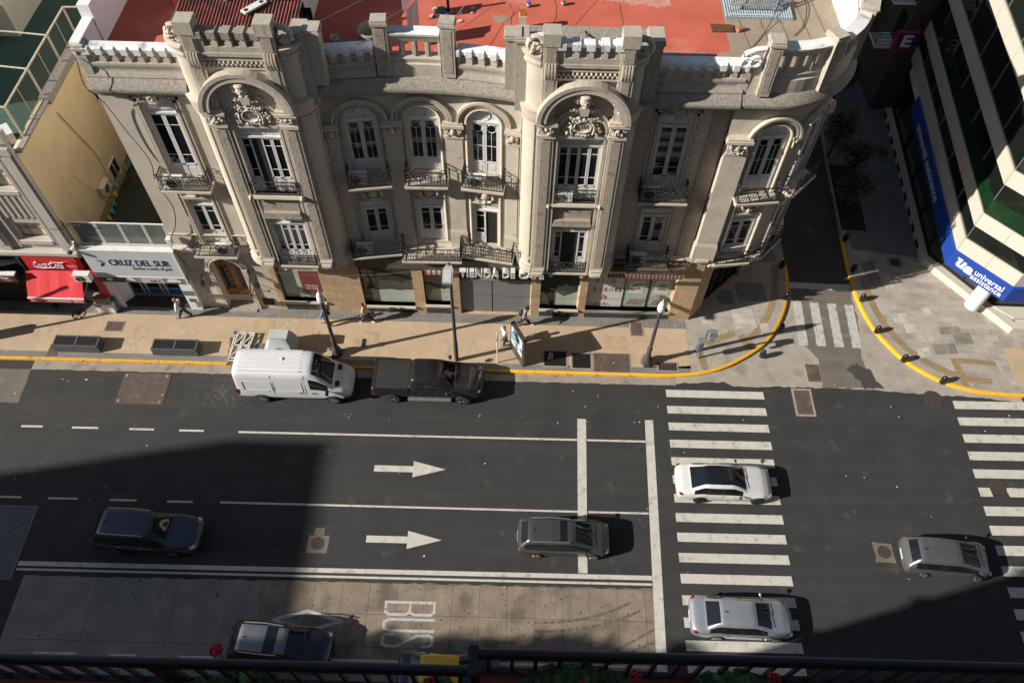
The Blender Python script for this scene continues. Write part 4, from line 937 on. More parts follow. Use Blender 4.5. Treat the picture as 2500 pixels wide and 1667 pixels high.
mb = MB(); mb.box(-60,27.6,11.4,-23.5,60,11.46); mb.box(-23.5,36.5,11.4,-18.1,60,11.46); part(mb, 'roof', M['green_roof'], YB, None)
mb = MB(); mb.box(-45,36.5,11.46,-26.6,60,18); part(mb, 'stair_block', mat('cream_render', (.60,.56,.47), .9, .05, 1), YB, None)
mb = MB(); mb.box(-60,29.5,11.46,-30.5,36.4,15.4); part(mb, 'shade_block', M['grey_wall'], YB, None)  # unseen block, added to shade the green roof
mb = MB(); mb.box(-23.58,30.6,3.95,-23.55,36,4.5); part(mb, 'dark_recess', M['dark'], YB, None)  # black sheet, the gallery's shade put into its colour
mb = MB(); mb.box(-23.24,27.4,11.75,-22.96,31,11.85); mb.box(-23.4,31,11.6,-22.9,36.4,12.0); part(mb, 'wall_coping', M['grimy'], YB, None)
# street front
FH = [(60-25.85,60-24.38,5.85,7.05,0),(60-25.85,60-24.38,9.45,10.75,0),(60-29.6,60-28.1,5.85,7.05,0),(60-29.6,60-28.1,9.45,10.75,0)]
PF = Path([(-60,27.35),(-23.2,27.35)])
mb = MB(); wall(mb, PF, 4.9, 11.9, FH, .3); part(mb, 'street_front', M['grey_wall'], YB, None)
mb = MB()
for x in (-23.55,-26.95,-30.7): mb.box(x-.34,27.1,5.2,x+.34,27.34,12.6); mb.box(x-.2,27.04,5.6,x+.2,27.12,12.0); mb.box(x-.42,27.0,12.6,x+.42,27.4,13.2)
for x in (-24.18,-26.12): mb.box(x-.06,27.22,5.3,x+.06,27.34,11.6)
for xc in (-25.1,-28.85):
    for k in range(5): mb.box(xc-.7+k*.32,27.25,7.5,xc-.56+k*.32,27.34,9.0)
    mb.box(xc-.85,27.2,9.15,xc+.85,27.34,9.4); mb.box(xc-.85,27.18,5.55,xc+.85,27.34,5.82)
mb.box(-60,26.95,4.9,-23.22,27.34,5.12); mb.box(-60,27.1,4.65,-23.22,27.34,4.9); mb.box(-60,27.0,11.9,-23.25,27.4,12.3)
part(mb, 'pilaster', M['grey_wall'], YB, None, .03)
for h in FH:
    F = T3((h[0]+h[1])/2-60, 27.62, 0); g = MB(F); g.box(-.73,0,h[2],.73,.02,h[3]); o = part(g, 'window', M['glass'], YB, None)
    g = MB(F)
    for x in (-.7,-.24,.24,.7): g.box(x-.03,-.05,h[2],x+.03,0,h[3])
    for z in (h[2]+.04,(h[2]+h[3])/2,h[3]-.04): g.box(-.72,-.05,z-.025,.72,0,z+.025)
    g.build('window_frame', M['steel'], o)
for y, z, hh in ((33.4,4.55,1.05),(36.0-.6,8.6,.8)):
    g = MB(); g.box(-23.19,y-.5,z,-23.16,y+.5,z+hh); o = part(g, 'side_window', M['glass_room'], YB, None)
    g = MB(); 
    for yy in (y-.5,y,y+.5): g.box(-23.2,yy-.03,z,-23.13,yy+.03,z+hh)
    for zz in (z,z+hh): g.box(-23.2,y-.5,zz-.03,-23.13,y+.5,zz+.03)
    g.build('window_frame', M['white_metal'], o)
mb = MB(); mb.tube([(-23.12,31.4,10.8),(-23.12,32.6,6.9),(-23.12,32.55,4.9)], .045, 5); mb.tube([(-23.1,29.9,8.0),(-23.1,31.0,5.4)], .02, 4); mb.box(-23.19,32.5,6.7,-23.05,32.9,6.95); part(mb, 'drain_pipe', M['yellow_wall'], YB, None)
# roof fence: mesh between posts
M['mesh'] = mat('fine_wire_mesh', (.07,.085,.075), .6, .3, 30)
_m = M['mesh']; _n = _m.node_tree; _b = _n.nodes['Principled BSDF']; _b.inputs['Alpha'].default_value = .42
M['fence_paint'] = mat('cream_fence_paint', (.55,.49,.37), .7, .15, 6, grime=(.3,.18,.09), gscale=5, gamt=.4)
RF = thing('roof_fence', 'cream framed wire mesh fence along the edge of the green roof', 'fence', (-23.3,32,11.8))
fr = MB(); ms = MB(); fpts = [(-23.25,28.45),(-23.25,31.2),(-23.25,33.8),(-23.25,36.1),(-20.4,36.3),(-18.2,36.3)]
for k, (x, y) in enumerate(fpts):
    fr.bar((x,y,11.7),(x,y,13.55),.09)
    if k < 3: fr.tube([(x,y,13.5),(x-1.6,y+.25,13.45),(x-4,y+.5,13.4)], .04, 5)
for a, b in zip(fpts, fpts[1:]):
    for z in (11.85,13.52): fr.bar((*a,z),(*b,z),.07)
    ms.poly([(*a,11.9),(*b,11.9),(*b,13.5),(*a,13.5)])
    c_ = ((a[0]+b[0])/2,(a[1]+b[1])/2); fr.bar((*c_,11.85),(*c_,13.5),.025)
fr.build('fence_frame', M['fence_paint'], RF); ms.build('wire_mesh', M['mesh'], RF, fix=False)
fr = MB(); fr.bar((-27,28.9,13.4),(-27,37,13.4),.08); fr.build('far_rail', M['fence_paint'], RF)
# courier shop with terrace on its roof
CS = thing('courier_shop', 'one storey shop with an open front and a green terrace on its roof', 'shop', (-20.5,28.5,0))
mb = MB(); mb.box(-23.2,27.6,2.75,-18.06,36.2,3.9); mb.box(-23.2,27.35,2.75,-18.06,27.6,5.38); mb.box(-23.2,27.36,0,-22.95,36,2.75); part(mb, 'wall', M['grey_wall'], CS, None)
mb = MB(); mb.box(-23.18,27.62,3.9,-18.08,36.18,3.93); part(mb, 'terrace_floor', M['green_terrace'], CS, None)
mb = MB(); mb.box(-23.0,27.3,.14,-18.1,30.5,.16); part(mb, 'entrance_floor', mat('dark_red_tile', (.05,.03,.028), .6, .2, 2), CS, None)
mb = MB(); mb.poly([(-22.9,27.38,.16),(-22.25,28.1,.16),(-22.25,28.1,2.75),(-22.9,27.38,2.75)]); mb.box(-22.98,27.2,.14,-22.55,27.38,2.75); mb.box(-18.75,27.2,.14,-18.08,27.5,2.75); mb.box(-18.8,27.5,.16,-18.7,29.4,2.75); part(mb, 'side_panel', M['white_wall'], CS, None)
mb = MB(); mb.box(-22.3,28.15,.5,-18.8,28.2,2.75); o = part(mb, 'glass_front', M['glass'], CS, None)
mb = MB(); 
for x in (-22.25,-21.55,-21.3,-20.45,-20.2,-18.85): mb.box(x-.05,28.05,.2,x+.05,28.15,2.75)
mb.box(-22.3,28.05,.2,-18.8,28.15,.4); mb.build('door_frame', M['alu'], o)
mb = MB(); mb.box(-22.2,28.11,.42,-18.85,28.14,.85); mb.cm = 1; mb.box(-21.3,28.105,.85,-18.85,28.14,.93); mb.build('blue_band', [mat('navy_vinyl', (.02,.035,.11), .5), mat('cyan_vinyl', (.02,.2,.4), .5)], o)
mb = MB(); mb.box(-18.72,27.17,1.5,-18.2,27.2,1.9); mb.box(-18.6,27.17,.9,-18.25,27.2,1.2); part(mb, 'notice_panel', M['dirty_glass'], CS, None)
SG = thing('courier_sign', 'long pale grey sign board with dark blue capital lettering above an open shopfront', 'sign', (-20.5,27.1,3.3))
mb = MB(); mb.box(-22.98,27.02,3.3,-18.06,27.33,5.4); mb.build('sign_board', mat('pale_grey_vinyl', (.56,.58,.61), .55, .03, .6, grime=(.44,.46,.5), gscale=.5, gamt=.4), SG)
mb = MB(); mb.box(-23.02,27.0,3.22,-18.02,27.06,3.3); mb.box(-18.1,26.98,2.7,-18.02,27.1,5.42); mb.box(-23.03,27.0,5.38,-18.02,27.35,5.44); mb.build('sign_edge', M['white_metal'], SG)
mb = MB(); mb.text('CRUZ DEL SUR', 3.25, .48, T3(-20.15,27.01,4.46), .006, .010); mb.cm = 1; mb.text('Envíos a todo el país', 2.1, .3, T3(-19.6,27.01,3.98), .006)
mb.cm = 0; mb.poly([(-22.2,27.008,4.4),(-22.35,27.008,4.12),(-22.2,27.008,4.12),(-22.02,27.008,4.42)]); mb.cm = 2; mb.poly([(-22.45,27.008,4.66),(-22.2,27.008,4.66),(-22.02,27.008,4.44),(-22.22,27.008,4.44)])
part(mb, 'sign_lettering', [mat('navy_print', (.018,.022,.085), .5), mat('grey_print', (.16,.16,.19), .5), mat('teal_print', (.06,.27,.38), .5)], SG, None, .25, False)
mb = MB(); rnd = random.Random(9)
for k, (x0, x1, c) in enumerate(((-23.0,-21.9,0),(-21.9,-20.6,1),(-20.6,-19.4,2),(-19.4,-18.1,1))): mb.cm = c; mb.box(x0,27.06,2.72,x1,27.1,3.2)
for x, w_ in ((-21.2,.5),(-18.8,.75)): mb.cm = 3; mb.prismy([(x-w_/2,2.84),(x+w_/2,2.84),(x+w_/2,2.98),(x+w_*.2,3.1),(x-w_*.25,3.1),(x-w_/2,2.95)], 27.045, 27.06)
for k in range(3): mb.cm = 4; mb.text('AKC'[k], .16, .2, T3(-20.05+k*.22,27.05,2.88), .004)
mb.cm = 0; mb.box(-21.95,27.05,2.72,-21.5,27.06,3.0); mb.cm = 3; mb.box(-22.5,27.05,2.85,-22.2,27.06,3.05)
mb.build('photo_strip', [mat('photo_navy', (.03,.035,.09), .5), mat('photo_grey', (.22,.21,.19), .5, .3, 6), mat('photo_white', (.55,.52,.5), .5, .2, 6), M['white_metal'], mat('photo_blue', (.05,.06,.2), .5)], SG)
TF = thing('terrace_fence', 'glass panelled terrace fence above the pale grey sign board', 'fence', (-20.5,27.5,5.4))
mb = MB()
for x in (-22.95,-21.67,-20.44,-19.21,-18.12):
    for e in (-.05,.05): mb.bar((x+e,27.5,5.4),(x+e,27.5,7.02),.045)
mb.bar((-22.98,27.5,7.02),(-18.1,27.5,7.02),.06); mb.bar((-22.98,27.5,5.45),(-18.1,27.5,5.45),.05); mb.build('fence_frame', M['white_metal'], TF)
for a, b in ((-22.9,-21.72),(-21.6,-20.5),(-20.38,-19.26),(-19.14,-18.15)): mb = MB(); mb.box(a,27.49,5.5,b,27.5,6.98); mb.build('glass_panel', M['dirty_glass'], TF)
# bunting
BT = thing('bunting', 'string of blue yellow and green pennants along the terrace wall', 'bunting', (-22.7,32,5))
mb = MB(); P = [(-22.75,28.2+k*.5,4.75+.25*math.cos(k*.7)+.03*k) for k in range(17)]; mb.tube(P, .012, 4); mb.build('string', M['iron'], BT)
for k, p in enumerate(P[1:]):
    mb = MB(); mb.poly([(p[0],p[1]-.2,p[2]),(p[0],p[1]+.2,p[2]),(p[0]+.12,p[1],p[2]-.42)]); mb.poly([(p[0]+.01,p[1]-.2,p[2]),(p[0]+.01,p[1]+.2,p[2]),(p[0]+.13,p[1],p[2]-.42)]); mb.build('pennant', (mat if False else (lambda c: c))([MF for MF in [None]][0]) if False else None or [M.setdefault('flag0', mat('flag_yellow', (.6,.45,.02), .8)), M.setdefault('flag1', mat('flag_blue', (.12,.36,.52), .8)), M.setdefault('flag2', mat('flag_green', (.08,.36,.2), .8))][k % 3], BT, fix=False)
# kiosk
KS = thing('kiosk', 'corner shop kiosk with a red sloping awning and red side panel', 'kiosk', (-25,27,0))
M['red'] = mat('red_vinyl', (.60,.018,.022), .55, .06, 2); M['red_cloth'] = mat('red_awning_cloth', (.68,.035,.045), .75, .1, 1.5, bump=.3, bscale=5)
M['white_print'] = mat('white_print', (.78,.77,.75), .5, .03, 3)
mb = MB(); mb.box(-26.45,27.1,3.62,-23.5,27.3,4.72); mb.build('fascia', M['red'], KS)
mb = MB(); n = 8
for k in range(n):
    z0, y0 = 3.6-1.12*k/n, 27.05-1.05*k/n; z1, y1 = 3.6-1.12*(k+1)/n, 27.05-1.05*(k+1)/n
    for j in range(12):
        xa, xb = -26.7+3.05*j/12, -26.7+3.05*(j+1)/12; f = lambda x, t: .025*math.sin(x*7)*t*(1-t)*4
        mb.poly([(xa,y0,z0+f(xa,k/n)),(xb,y0,z0+f(xb,k/n)),(xb,y1,z1+f(xb,(k+1)/n)),(xa,y1,z1+f(xa,(k+1)/n))])
aw = mb.build('awning', M['red_cloth'], KS, 60)
mb = MB(); mb.box(-26.72,25.95,2.44,-23.62,26.02,2.52); mb.build('awning_bar', M['white_metal'], aw)
mb = MB(); mb.box(-26.7,25.97,2.14,-23.64,25.985,2.44); mb.build('awning_valance', M['red'], aw)
mb = MB(); mb.text('MAXIKIOSCO  GINO', 1.95, .18, T3(-24.7,25.96,2.29), .006, .012); mb.text('Coca-Cola', .55, .17, T3(-26.3,25.96,2.29), .005, 0, .3); mb.build('valance_lettering', M['white_print'], aw)
for x in (-26.6,-23.7): mb = MB(); mb.tube([(x,27.1,2.6),(x,26.05,2.48)], .02, 5); mb.build('awning_arm', M['white_metal'], aw)
mb = MB(); mb.box(-23.35,27.1,.14,-22.98,27.34,3.6); mb.build('side_panel', M['red'], KS)
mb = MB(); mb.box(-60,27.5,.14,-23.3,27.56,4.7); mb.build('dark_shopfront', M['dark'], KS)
mb = MB(); mb.box(-26.75,27.0,.14,-26.55,27.5,4.6); mb.build('jamb', M['black'], KS)
RS = thing('drink_sign', 'red fascia sign with flowing white script lettering above the red awning', 'sign', (-25,27.08,4.2))
mb = MB(); mb.box(-26.4,27.02,3.72,-23.55,27.1,4.68); mb.build('sign_board', M['red'], RS)
mb = MB(); mb.text('Coca', .72, .44, T3(-25.58,26.96,4.18), .03, .004, .35); mb.text('Cola', .74, .48, T3(-24.72,26.96,4.16), .03, .004, .35); mb.box(-25.13,26.94,4.2,-25.03,26.98,4.26)
mb.tube([(-25.85,26.95,3.98),(-25.5,26.95,3.92),(-25.1,26.95,3.97),(-24.9,26.95,3.95)], .03, 4); mb.tube([(-24.75,26.95,4.42),(-24.4,26.95,4.38),(-24.2,26.95,4.44)], .025, 4); mb.build('script_lettering', mat('chrome_white', (.8,.8,.8), .3, .03, 3), RS)
mb = MB(); mb.disc((-23.95,27.0,4.1), .36, 24, .34); mb.ring((-23.95,27.0,4.1), (1,0,0), (0,0,1), .34, .03, 20, 5); mb.cm = 1; mb.text('Coca-Cola', .5, .12, T3(-23.95,26.985,4.08), .004, 0, .3); mb.build('sign_disc', [M['red'], M['white_print']], RS)
DS = thing('dark_sign', 'dark board sign with a small red and white badge at the left photo edge', 'sign', (-28,26.6,3.3))
mb = MB(); mb.box(-29.6,26.5,3.15,-27.05,26.7,3.75); mb.build('sign_board', mat('charcoal_board', (.035,.033,.03), .5), DS)
mb = MB(); mb.box(-29.6,26.48,3.74,-27.0,26.75,3.82); mb.build('sign_edge', M['white_metal'], DS)
mb = MB(); mb.box(-40,26.7,3.15,-27.05,27.4,3.72); mb.build('sign_canopy', M['dark'], DS)  # gives the sign depth, and added along the shop for its shade
NA = thing('shade_awning', 'unseen dark awning added past the left edge to shade the pavement', 'awning', (-36,26.5,2.5)); mb = MB(); mb.prism([(-45,25.4),(-29.2,25.4),(-29.2,25.45),(-45,25.45)], 2.3, 2.5); mb.poly([(-45,27.2,3.4),(-29.2,27.2,3.4),(-29.2,25.4,2.5),(-45,25.4,2.5)]); mb.build('awning_cloth', M['black'], NA, fix=False)  # unseen awning, added to throw shade before the dark shop
mb = MB(); mb.text('Papi', .4, .2, T3(-27.65,26.495,3.48), .006, .012); mb.cm = 1; mb.text('2', .15, .2, T3(-27.35,26.495,3.48), .006, .02); mb.box(-27.43,26.49,3.33,-27.25,26.5,3.36); mb.cm = 2; mb.ring((-27.58,26.495,3.47), (1,0,0), (0,0,1), .34, .012, 16, 4, .19); mb.cm = 3; mb.disc((-28.3,26.495,3.5), .13, 10, .18); part(mb, 'sign_lettering', [M['white_print'], M['red'], mat('gold_line', (.3,.2,.1), .5), mat('peach_print', (.5,.33,.24), .5)], DS, None, .1)
FZ = thing('ice_cream_freezer', 'white chest freezer with a wooden crate lid beside the red awning', 'freezer', (-23.4,26.8,.14))
mb = MB(); mb.box(-24.0,26.75,.2,-22.98,27.35,.95); mb.build('freezer_body', M['white_metal'], FZ); mb = MB(); mb.box(-24.0,26.9,.95,-23.1,27.35,1.25); mb.box(-24.02,26.88,1.25,-23.08,27.36,1.28); mb.build('crate', mat('cardboard', (.42,.32,.2), .85, .15, 3, grime=(.3,.18,.1), gscale=5, gamt=.4), FZ); mb = MB(); mb.box(-23.9,26.74,.75,-23.6,26.75,.9); mb.build('freezer_label', M['red'], FZ)
AB = thing('poster_board', 'blue ice cream poster board leaning against the red panel', 'board', (-23.05,26.9,.14))
mb = MB(); mb.M = T3(-23.05,26.95,.14) @ Matrix.Rotation(R_(-10),4,'X'); mb.box(-.27,-.02,0,.27,.02,1.1); mb.build('board', mat('blue_poster', (.05,.12,.25), .4, .4, 5), AB)
mb2 = MB(); mb2.M = mb.M; rnd = random.Random(4)
for k in range(14): mb2.cm = k % 3; mb2.disc((rnd.uniform(-.2,.2),-.025-k*.0003,rnd.uniform(.15,.95)), rnd.uniform(.04,.08), 8)
mb2.build('poster_print', [mat('print_cream2', (.5,.45,.38), .5), mat('print_rose', (.45,.15,.2), .5), mat('print_sky', (.2,.4,.55), .5)], AB)
# ================================================================ MODERN BUILDING
MBD = thing('modern_building', 'modern office block with cream bands and dark ribbon windows on the right corner', 'building', (30,32,0))
PM = Path([(26.0,46.2),(24.15,29.4),(26.45,26.9),(80,26.5)])
M['cream'] = mat('cream_panel', (.57,.54,.46), .55, .03, .5, grime=(.54,.51,.43), gscale=.5, gamt=.36)
M['ribbon'] = mat('dark_ribbon_glass', (.010,.013,.010), .03, .3, 1, spec=.6)
M['green_glass'] = mat('green_spandrel_glass', (.009,.034,.012), .06, .25, 1.2, spec=.6)
core = [(26.3,46),(24.5,29.5),(26.6,27.3),(80,26.9),(80,46)]
mb = MB(); mb.prism(core, 4.5, 46); part(mb, 'core', M['dark'], MBD, None)
z = 4.6; lv = []
for k in range(10):
    h = .95 if k == 0 else .93
    lv.append((z, z+h)); z += h + (1.0 if k == 0 else 2.06)
for k, (a, b) in enumerate(lv):
    mb = MB(); mb.sweep(PM.st(), [(-.3,a),(0,a),(0,b),(-.3,b)], closed_prof=True); o = mb.build('spandrel_band', M['cream'], MBD)
    jt = MB()
    for seg_, L0, L1 in ((0,0,PM.u[1]),(1,PM.u[1],PM.u[2]),(2,PM.u[2],PM.u[2]+14)):
        n_ = max(1, round((L1-L0)/(1.9 if seg_ != 1 else 1.7)))
        for q in range(n_+1):
            jt.M = PM.frame(min(max(L0+(L1-L0)*q/n_, L0+.02), L1-.02)); jt.box(-.012,-.004,a,.012,.0,b)
    jt.M = None; part(jt, 'panel_joint', M['grimy'], o, None)
    zt = lv[k+1][0] if k+1 < len(lv) else 32
    if k == 1:
        mb = MB(); mb.sweep(PM.st(), [(-.4,b),(-.06,b),(-.06,b+1.0),(-.4,b+1.0)]); mb.build('green_band', M['green_glass'], MBD); b += 1.0
    mb = MB(); mb.sweep(PM.st(), [(-.4,b),(-.09,b),(-.09,zt),(-.4,zt)]); o = mb.build('ribbon_window', M['ribbon'], MBD)
    jt = MB()
    for u in [2,5,8,11,14,PM.u[1],PM.u[2]]+[PM.u[2]+3*q for q in range(1,5)]: jt.M = PM.frame(u); jt.box(-.025,.05,b,.025,.09,zt)
    jt.M = None; part(jt, 'window_mullion', M['steel'], o, None)
# ground floor: set back glass, plinth, steps, column
gp = Path([(25.9,46.2),(24.78,32.2),(28.56,27.05),(80,26.9)])
mb = MB(); mb.sweep(gp.st(), [(-.5,.1),(0,.1),(0,.62),(-.5,.62)]); part(mb, 'plinth', M['cream'], MBD, None)
mb = MB()
for u in [.5+1.35*k for k in range(10)]: mb.M = gp.frame(u); mb.box(-.35,-.012,.2,.35,.0,.5)
mb.M = None; part(mb, 'plinth_vent', M['dark'], MBD, None)
gg = Path([(26.4,46.2),(25.25,32.5),(28.0,28.7),(80,27.9)])
mb = MB(); mb.sweep(gg.st(), [(-.1,.6),(0,.6),(0,4.5),(-.1,4.5)]); o = part(mb, 'shop_glazing', mat('clear_dark_glass', (.03,.034,.03), .05, .3, .7), MBD, None)
mb = MB()
for u in (1.5,4.5,7.5,10.5,13.2,13.8,16.2,18.4): mb.M = gg.frame(u); mb.box(-.05,-.08,.6,.05,0,4.5)
mb.M = None; mb.sweep(gg.st(), [(-.05,.6),(.08,.6),(.08,.75),(-.05,.75)]); mb.build('glazing_frame', M['black'], o)
mb = MB(); mb.prism([(26.3,46.1),(24.3,29.6),(26.55,27.1),(80,26.8),(80,46)], 3.55, 4.5); part(mb, 'soffit', M['white_wall'], MBD, None)
mb = MB()
for k in range(3): d_ = .38*k; mb.prism([(27.1+d_*.55,28.95),(28.5+d_*.45,27.12+d_*.85),(80,26.95+d_),(80,29.5),(27.6,29.5)], .12, .3+.19*k)
part(mb, 'entrance_step', M['cream'], MBD, None)
mb = MB(); mb.lathe([(.42,.55),(.42,3.6)], (26.75,28.7,0), 20); part(mb, 'column', M['white_wall'], MBD, 50)
US = thing('blue_band_sign', 'blue fascia band with white lower case lettering wrapping the modern corner', 'sign', (25,29,3.5))
M['blue'] = mat('blue_panel', (.009,.055,.33), .55, .05, 1)
mb = MB(); mb.sweep(PM.st(3.9, PM.L), [(.0,3.5),(.16,3.5),(.16,4.6),(.0,4.6)]); mb.build('sign_band', M['blue'], US)
u1 = (PM.u[1]+PM.u[2])/2; F1 = PM.frame(u1+.42, 0, .17); F0 = PM.frame(9.3, 0, .17)
mb = MB(); mb.text('universal', 1.65, .4, F1 @ T3(.18,0,4.18), .01, .01); mb.text('assistance', 1.78, .34, F1 @ T3(.18,0,3.8), .01, .01)
mb.text('universal assistance', 6.6, .52, F0 @ T3(0,0,4.05), .01)
q = F1 @ T3(-1.25,0,4.05)     # the two joined letters of the emblem
def st2(P, w_):
    for a, b in zip(P, P[1:]): mb.bar(q @ Vector((a[0],-.01,a[1])), q @ Vector((b[0],-.01,b[1])), .03, w_)
mb.text('u', .5, .52, q @ T3(-.22,-.002,.02), .012, .05, .15); mb.text('a', .52, .5, q @ T3(.26,0,-.05), .012, .05, .15); mb.poly([q @ Vector(v) for v in ((-.55,-.012,.36),(-.2,-.012,.36),(-.3,-.012,.24),(-.5,-.012,.24))])
part(mb, 'sign_lettering', M['white_print'], US, None, .25)
ES = thing('blade_sign', 'blue box sign with a white letter E and red edges in the shaded side street', 'sign', (24.4,45,6.6))
mb = MB(); mb.box(23.75,45,6.05,25.1,45.25,7.35); mb.build('sign_box', mat('red_edge', (.35,.02,.04), .5), ES); mb = MB(); mb.box(23.9,44.97,6.2,25.1,45,7.35); mb.build('sign_face', mat('navy_face', (.02,.03,.16), .4), ES)
mb = MB(); mb.text('E', .62, .85, T3(24.5,44.95,6.78), .01, .03); mb.build('sign_letter', M['white_print'], ES); mb = MB(); mb.box(25.1,45.1,6.6,26.1,45.16,6.7); mb.build('sign_arm', M['iron'], ES)
FB = thing('far_building', 'dark shaded apartment building with small balconies down the side street', 'building', (28,55,0))
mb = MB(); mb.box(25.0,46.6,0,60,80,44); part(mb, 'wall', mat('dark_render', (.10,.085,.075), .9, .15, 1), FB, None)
for y, z in ((47.6,5.0),(51.6,5.0),(47.6,8.2),(51.6,8.2)):
    mb = MB(); mb.box(23.6,y-.7,z-.14,25.0,y+.9,z); o = part(mb, 'balcony', M['white_wall'], FB, None); mb = MB(); rail(mb, (23.65,y-.65,z), (23.65,y+.85,z), .9); rail(mb, (23.65,y-.65,z), (25,y-.65,z), .9); mb.build('balcony_railing', M['iron'], o)
    mb = MB(); mb.box(24.96,y-.5,z,24.99,y+.6,z+2.1); part(mb, 'window', M['glass'], FB, None)
# ================================================================ THE NEAR SIDE (behind the viewpoint): what shades the street
def near(name, label, x0, x1, h, m, y0=-25, y1=-.7):
    o = thing(name, label, 'building', ((x0+x1)/2, y1, 0)); mb = MB(); mb.box(x0,y0,0,x1,y1,h); part(mb, 'wall', m, o, None)
    k = 0; fl = MB(); wn = MB()
    z = 4.2
    while z < h-2.2:
        fl.box(x0+.3,y1,z-.2,x1-.3,y1+.35,z); wn.box(x0+.6,y1-.01,z+.5,x1-.6,y1+.02,z+2.1); z += 3.1
    fl.build('floor_band', M['white_wall'], o); wn.build('ribbon_window', M['glass'], o); return o
NB = near('viewpoint_building', 'tower behind the red balcony at the bottom of the photo', -21.5, 70, 46, M['grey_wall'], y1=-.75)
n1 = near('low_neighbour', 'lower neighbour whose roof plants shade the bus lane', -75.2, -21.5, 17.6, M['yellow_wall'])
n2 = near('tall_neighbour', 'tall block whose shadow falls across the left lanes', -80.4, -75.2, 37.1, M['grey_wall'])
n3 = near('stepped_neighbour', 'stepped block shading the left edge of the road', -140, -84.2, 32.7, M['grey_wall'])
mb = MB(); mb.prismy([(-84.2,0),(-80.4,0),(-80.4,37.1),(-84.2,32.7)], -25, -.75); part(mb, 'sloping_wing', M['grey_wall'], n2, None)
M['leaf'] = mat('leaf_green', (.045,.085,.02), .6, .35, 4); M['leaf_dark'] = mat('leaf_dark_green', (.022,.045,.014), .6, .35, 4)
def foliage(mb, c, r, n, s_, rnd, lumps=6):
    """leaf sized faces in clumps through a crown"""
    cl = [Vector((rnd.gauss(0,.5)*r[0], rnd.gauss(0,.5)*r[1], rnd.gauss(0,.45)*r[2])) for k in range(lumps)]
    for k in range(n):
        p = Vector(c)+rnd.choice(cl)+Vector((rnd.gauss(0,.28)*r[0], rnd.gauss(0,.28)*r[1], rnd.gauss(0,.28)*r[2]))
        a = Vector((rnd.gauss(0,1), rnd.gauss(0,1), rnd.gauss(0,1))).normalized(); b = a.orthogonal().normalized(); q = s_*rnd.uniform(.6,1.3)
        mb.cm = rnd.randint(0,1); mb.poly([p-a*q, p+b*q*.5, p+a*q, p-b*q*.5])
rnd = random.Random(21); mb = MB()
for k in range(34): x = -43+rnd.uniform(0,20); foliage(mb, (x,-1.0,17.8+rnd.uniform(0,.9)*(1 if x < -30 else .5)), (1.2,.5,.5), 160, .16, rnd)
mb.build('roof_plants', [M['leaf'], M['leaf_dark']], n1, fix=False)
# ================================================================ SIDE STREET TREES
def tree(name, label, x, y, h, r, n, seed, group=None, bare=.5):
    rnd = random.Random(seed); t = thing(name, label, 'tree', (x,y,.14), group)
    mb = MB(); mb.tube([(x,y,.1),(x+.05,y,h*.3),(x+.02,y+.04,h*.6)], [.09,.07,.045], 7)
    for k in range(6):
        a = k*1.05; mb.tube([(x+.03,y+.02,h*(.4+.05*k)),(x+.4*r*math.cos(a),y+.4*r*math.sin(a),h*(.6+.04*k)),(x+.75*r*math.cos(a),y+.75*r*math.sin(a),h*(.7+.05*k))], [.035,.025,.012], 5)
    mb.build('trunk', mat('bark', (.07,.05,.035), .9, .3, 8), t, 50)
    mb = MB(); foliage(mb, (x,y,h*.78), (r,r,h*.26), n, .11, rnd, 12); mb.build('crown', [M['leaf'], M['leaf_dark']], t, fix=False)
tree('street_tree', 'small dark leafed tree beside the parked red motorcycle', 21.0, 41.5, 3.4, 1.1, 1800, 1)
tree('street_tree', 'brighter green tree in the planting bed near the kerb', 22.2, 39.6, 3.2, .9, 1500, 2)
tree('street_tree', 'thin tree at the front of the planting bed with bare soil', 21.1, 37.0, 2.8, .9, 1100, 3)
tree('street_tree', 'farthest dark tree under the overhanging cornice', 22.6, 47.5, 3.4, 1.0, 1200, 4)
BD = tag(None or (lambda: (lambda mb: (mb.prism([(20.55,34.8),(22.1,34.75),(22.4,39.3),(22.3,40.6),(20.9,40.7)], .1, .17), mb.build('planting_bed', mat('dark_soil', (.035,.026,.018), .95, .3, 5))))(MB())[1])(), 'long bed of dark soil along the shaded kerb', 'planting bed')
# ================================================================ STREET FURNITURE
def lamp_post(x, y, label):
    t = thing('street_lamp', label, 'street lamp', (x,y,.14), 'globe street lamps')
    mb = MB(); mb.lathe([(.30,.14),(.30,.26),(.25,.34),(.28,.48),(.27,.62),(.17,.78),(.15,.95),(.12,1.3),(.115,1.42),(.15,1.46),(.15,1.54),(.105,1.6),(.10,2.8),(.085,4.5),(.11,4.7),(.14,4.85),(.10,4.95)], (x,y,0), 16)
    for k in range(8): a = k*.785; mb.ball((x+.24*math.cos(a),y+.24*math.sin(a),.48), (.06,.06,.14), 6, 4)
    mb.box(x-.12,y-.33,.2,x+.12,y-.26,.5)
    mb.build('post', mat('dark_grey_cast_iron', (.075,.072,.066), .5, .2, 6, grime=(.15,.13,.11), gscale=4, gamt=.35), t, 50)
    mb = MB(); mb.lathe([(.1,4.93),(.17,5.0),(.205,5.18),(.2,5.36),(.15,5.5),(.13,5.53)], (x,y,0), 18); mb.build('lamp_globe', mat('opal_globe', (.78,.76,.72), .25, .03, 3), t, 60)
    mb = MB(); mb.lathe([(.15,5.5),(.165,5.54),(.13,5.62),(.06,5.72),(.03,5.8),(.02,5.95)], (x,y,0), 14); mb.build('lamp_cap', M['white_metal'], t, 50)
lamp_post(-9.88, 24.4, 'globe lamp post standing behind the white van')
lamp_post(7.43, 24.38, 'globe lamp post standing between the shop poster and the zebra crossing')
t = thing('lamp_mast', 'tall slim dark mast with a flat grey lamp head beside the pickup', 'street lamp', (-3.17,24.2,.14))
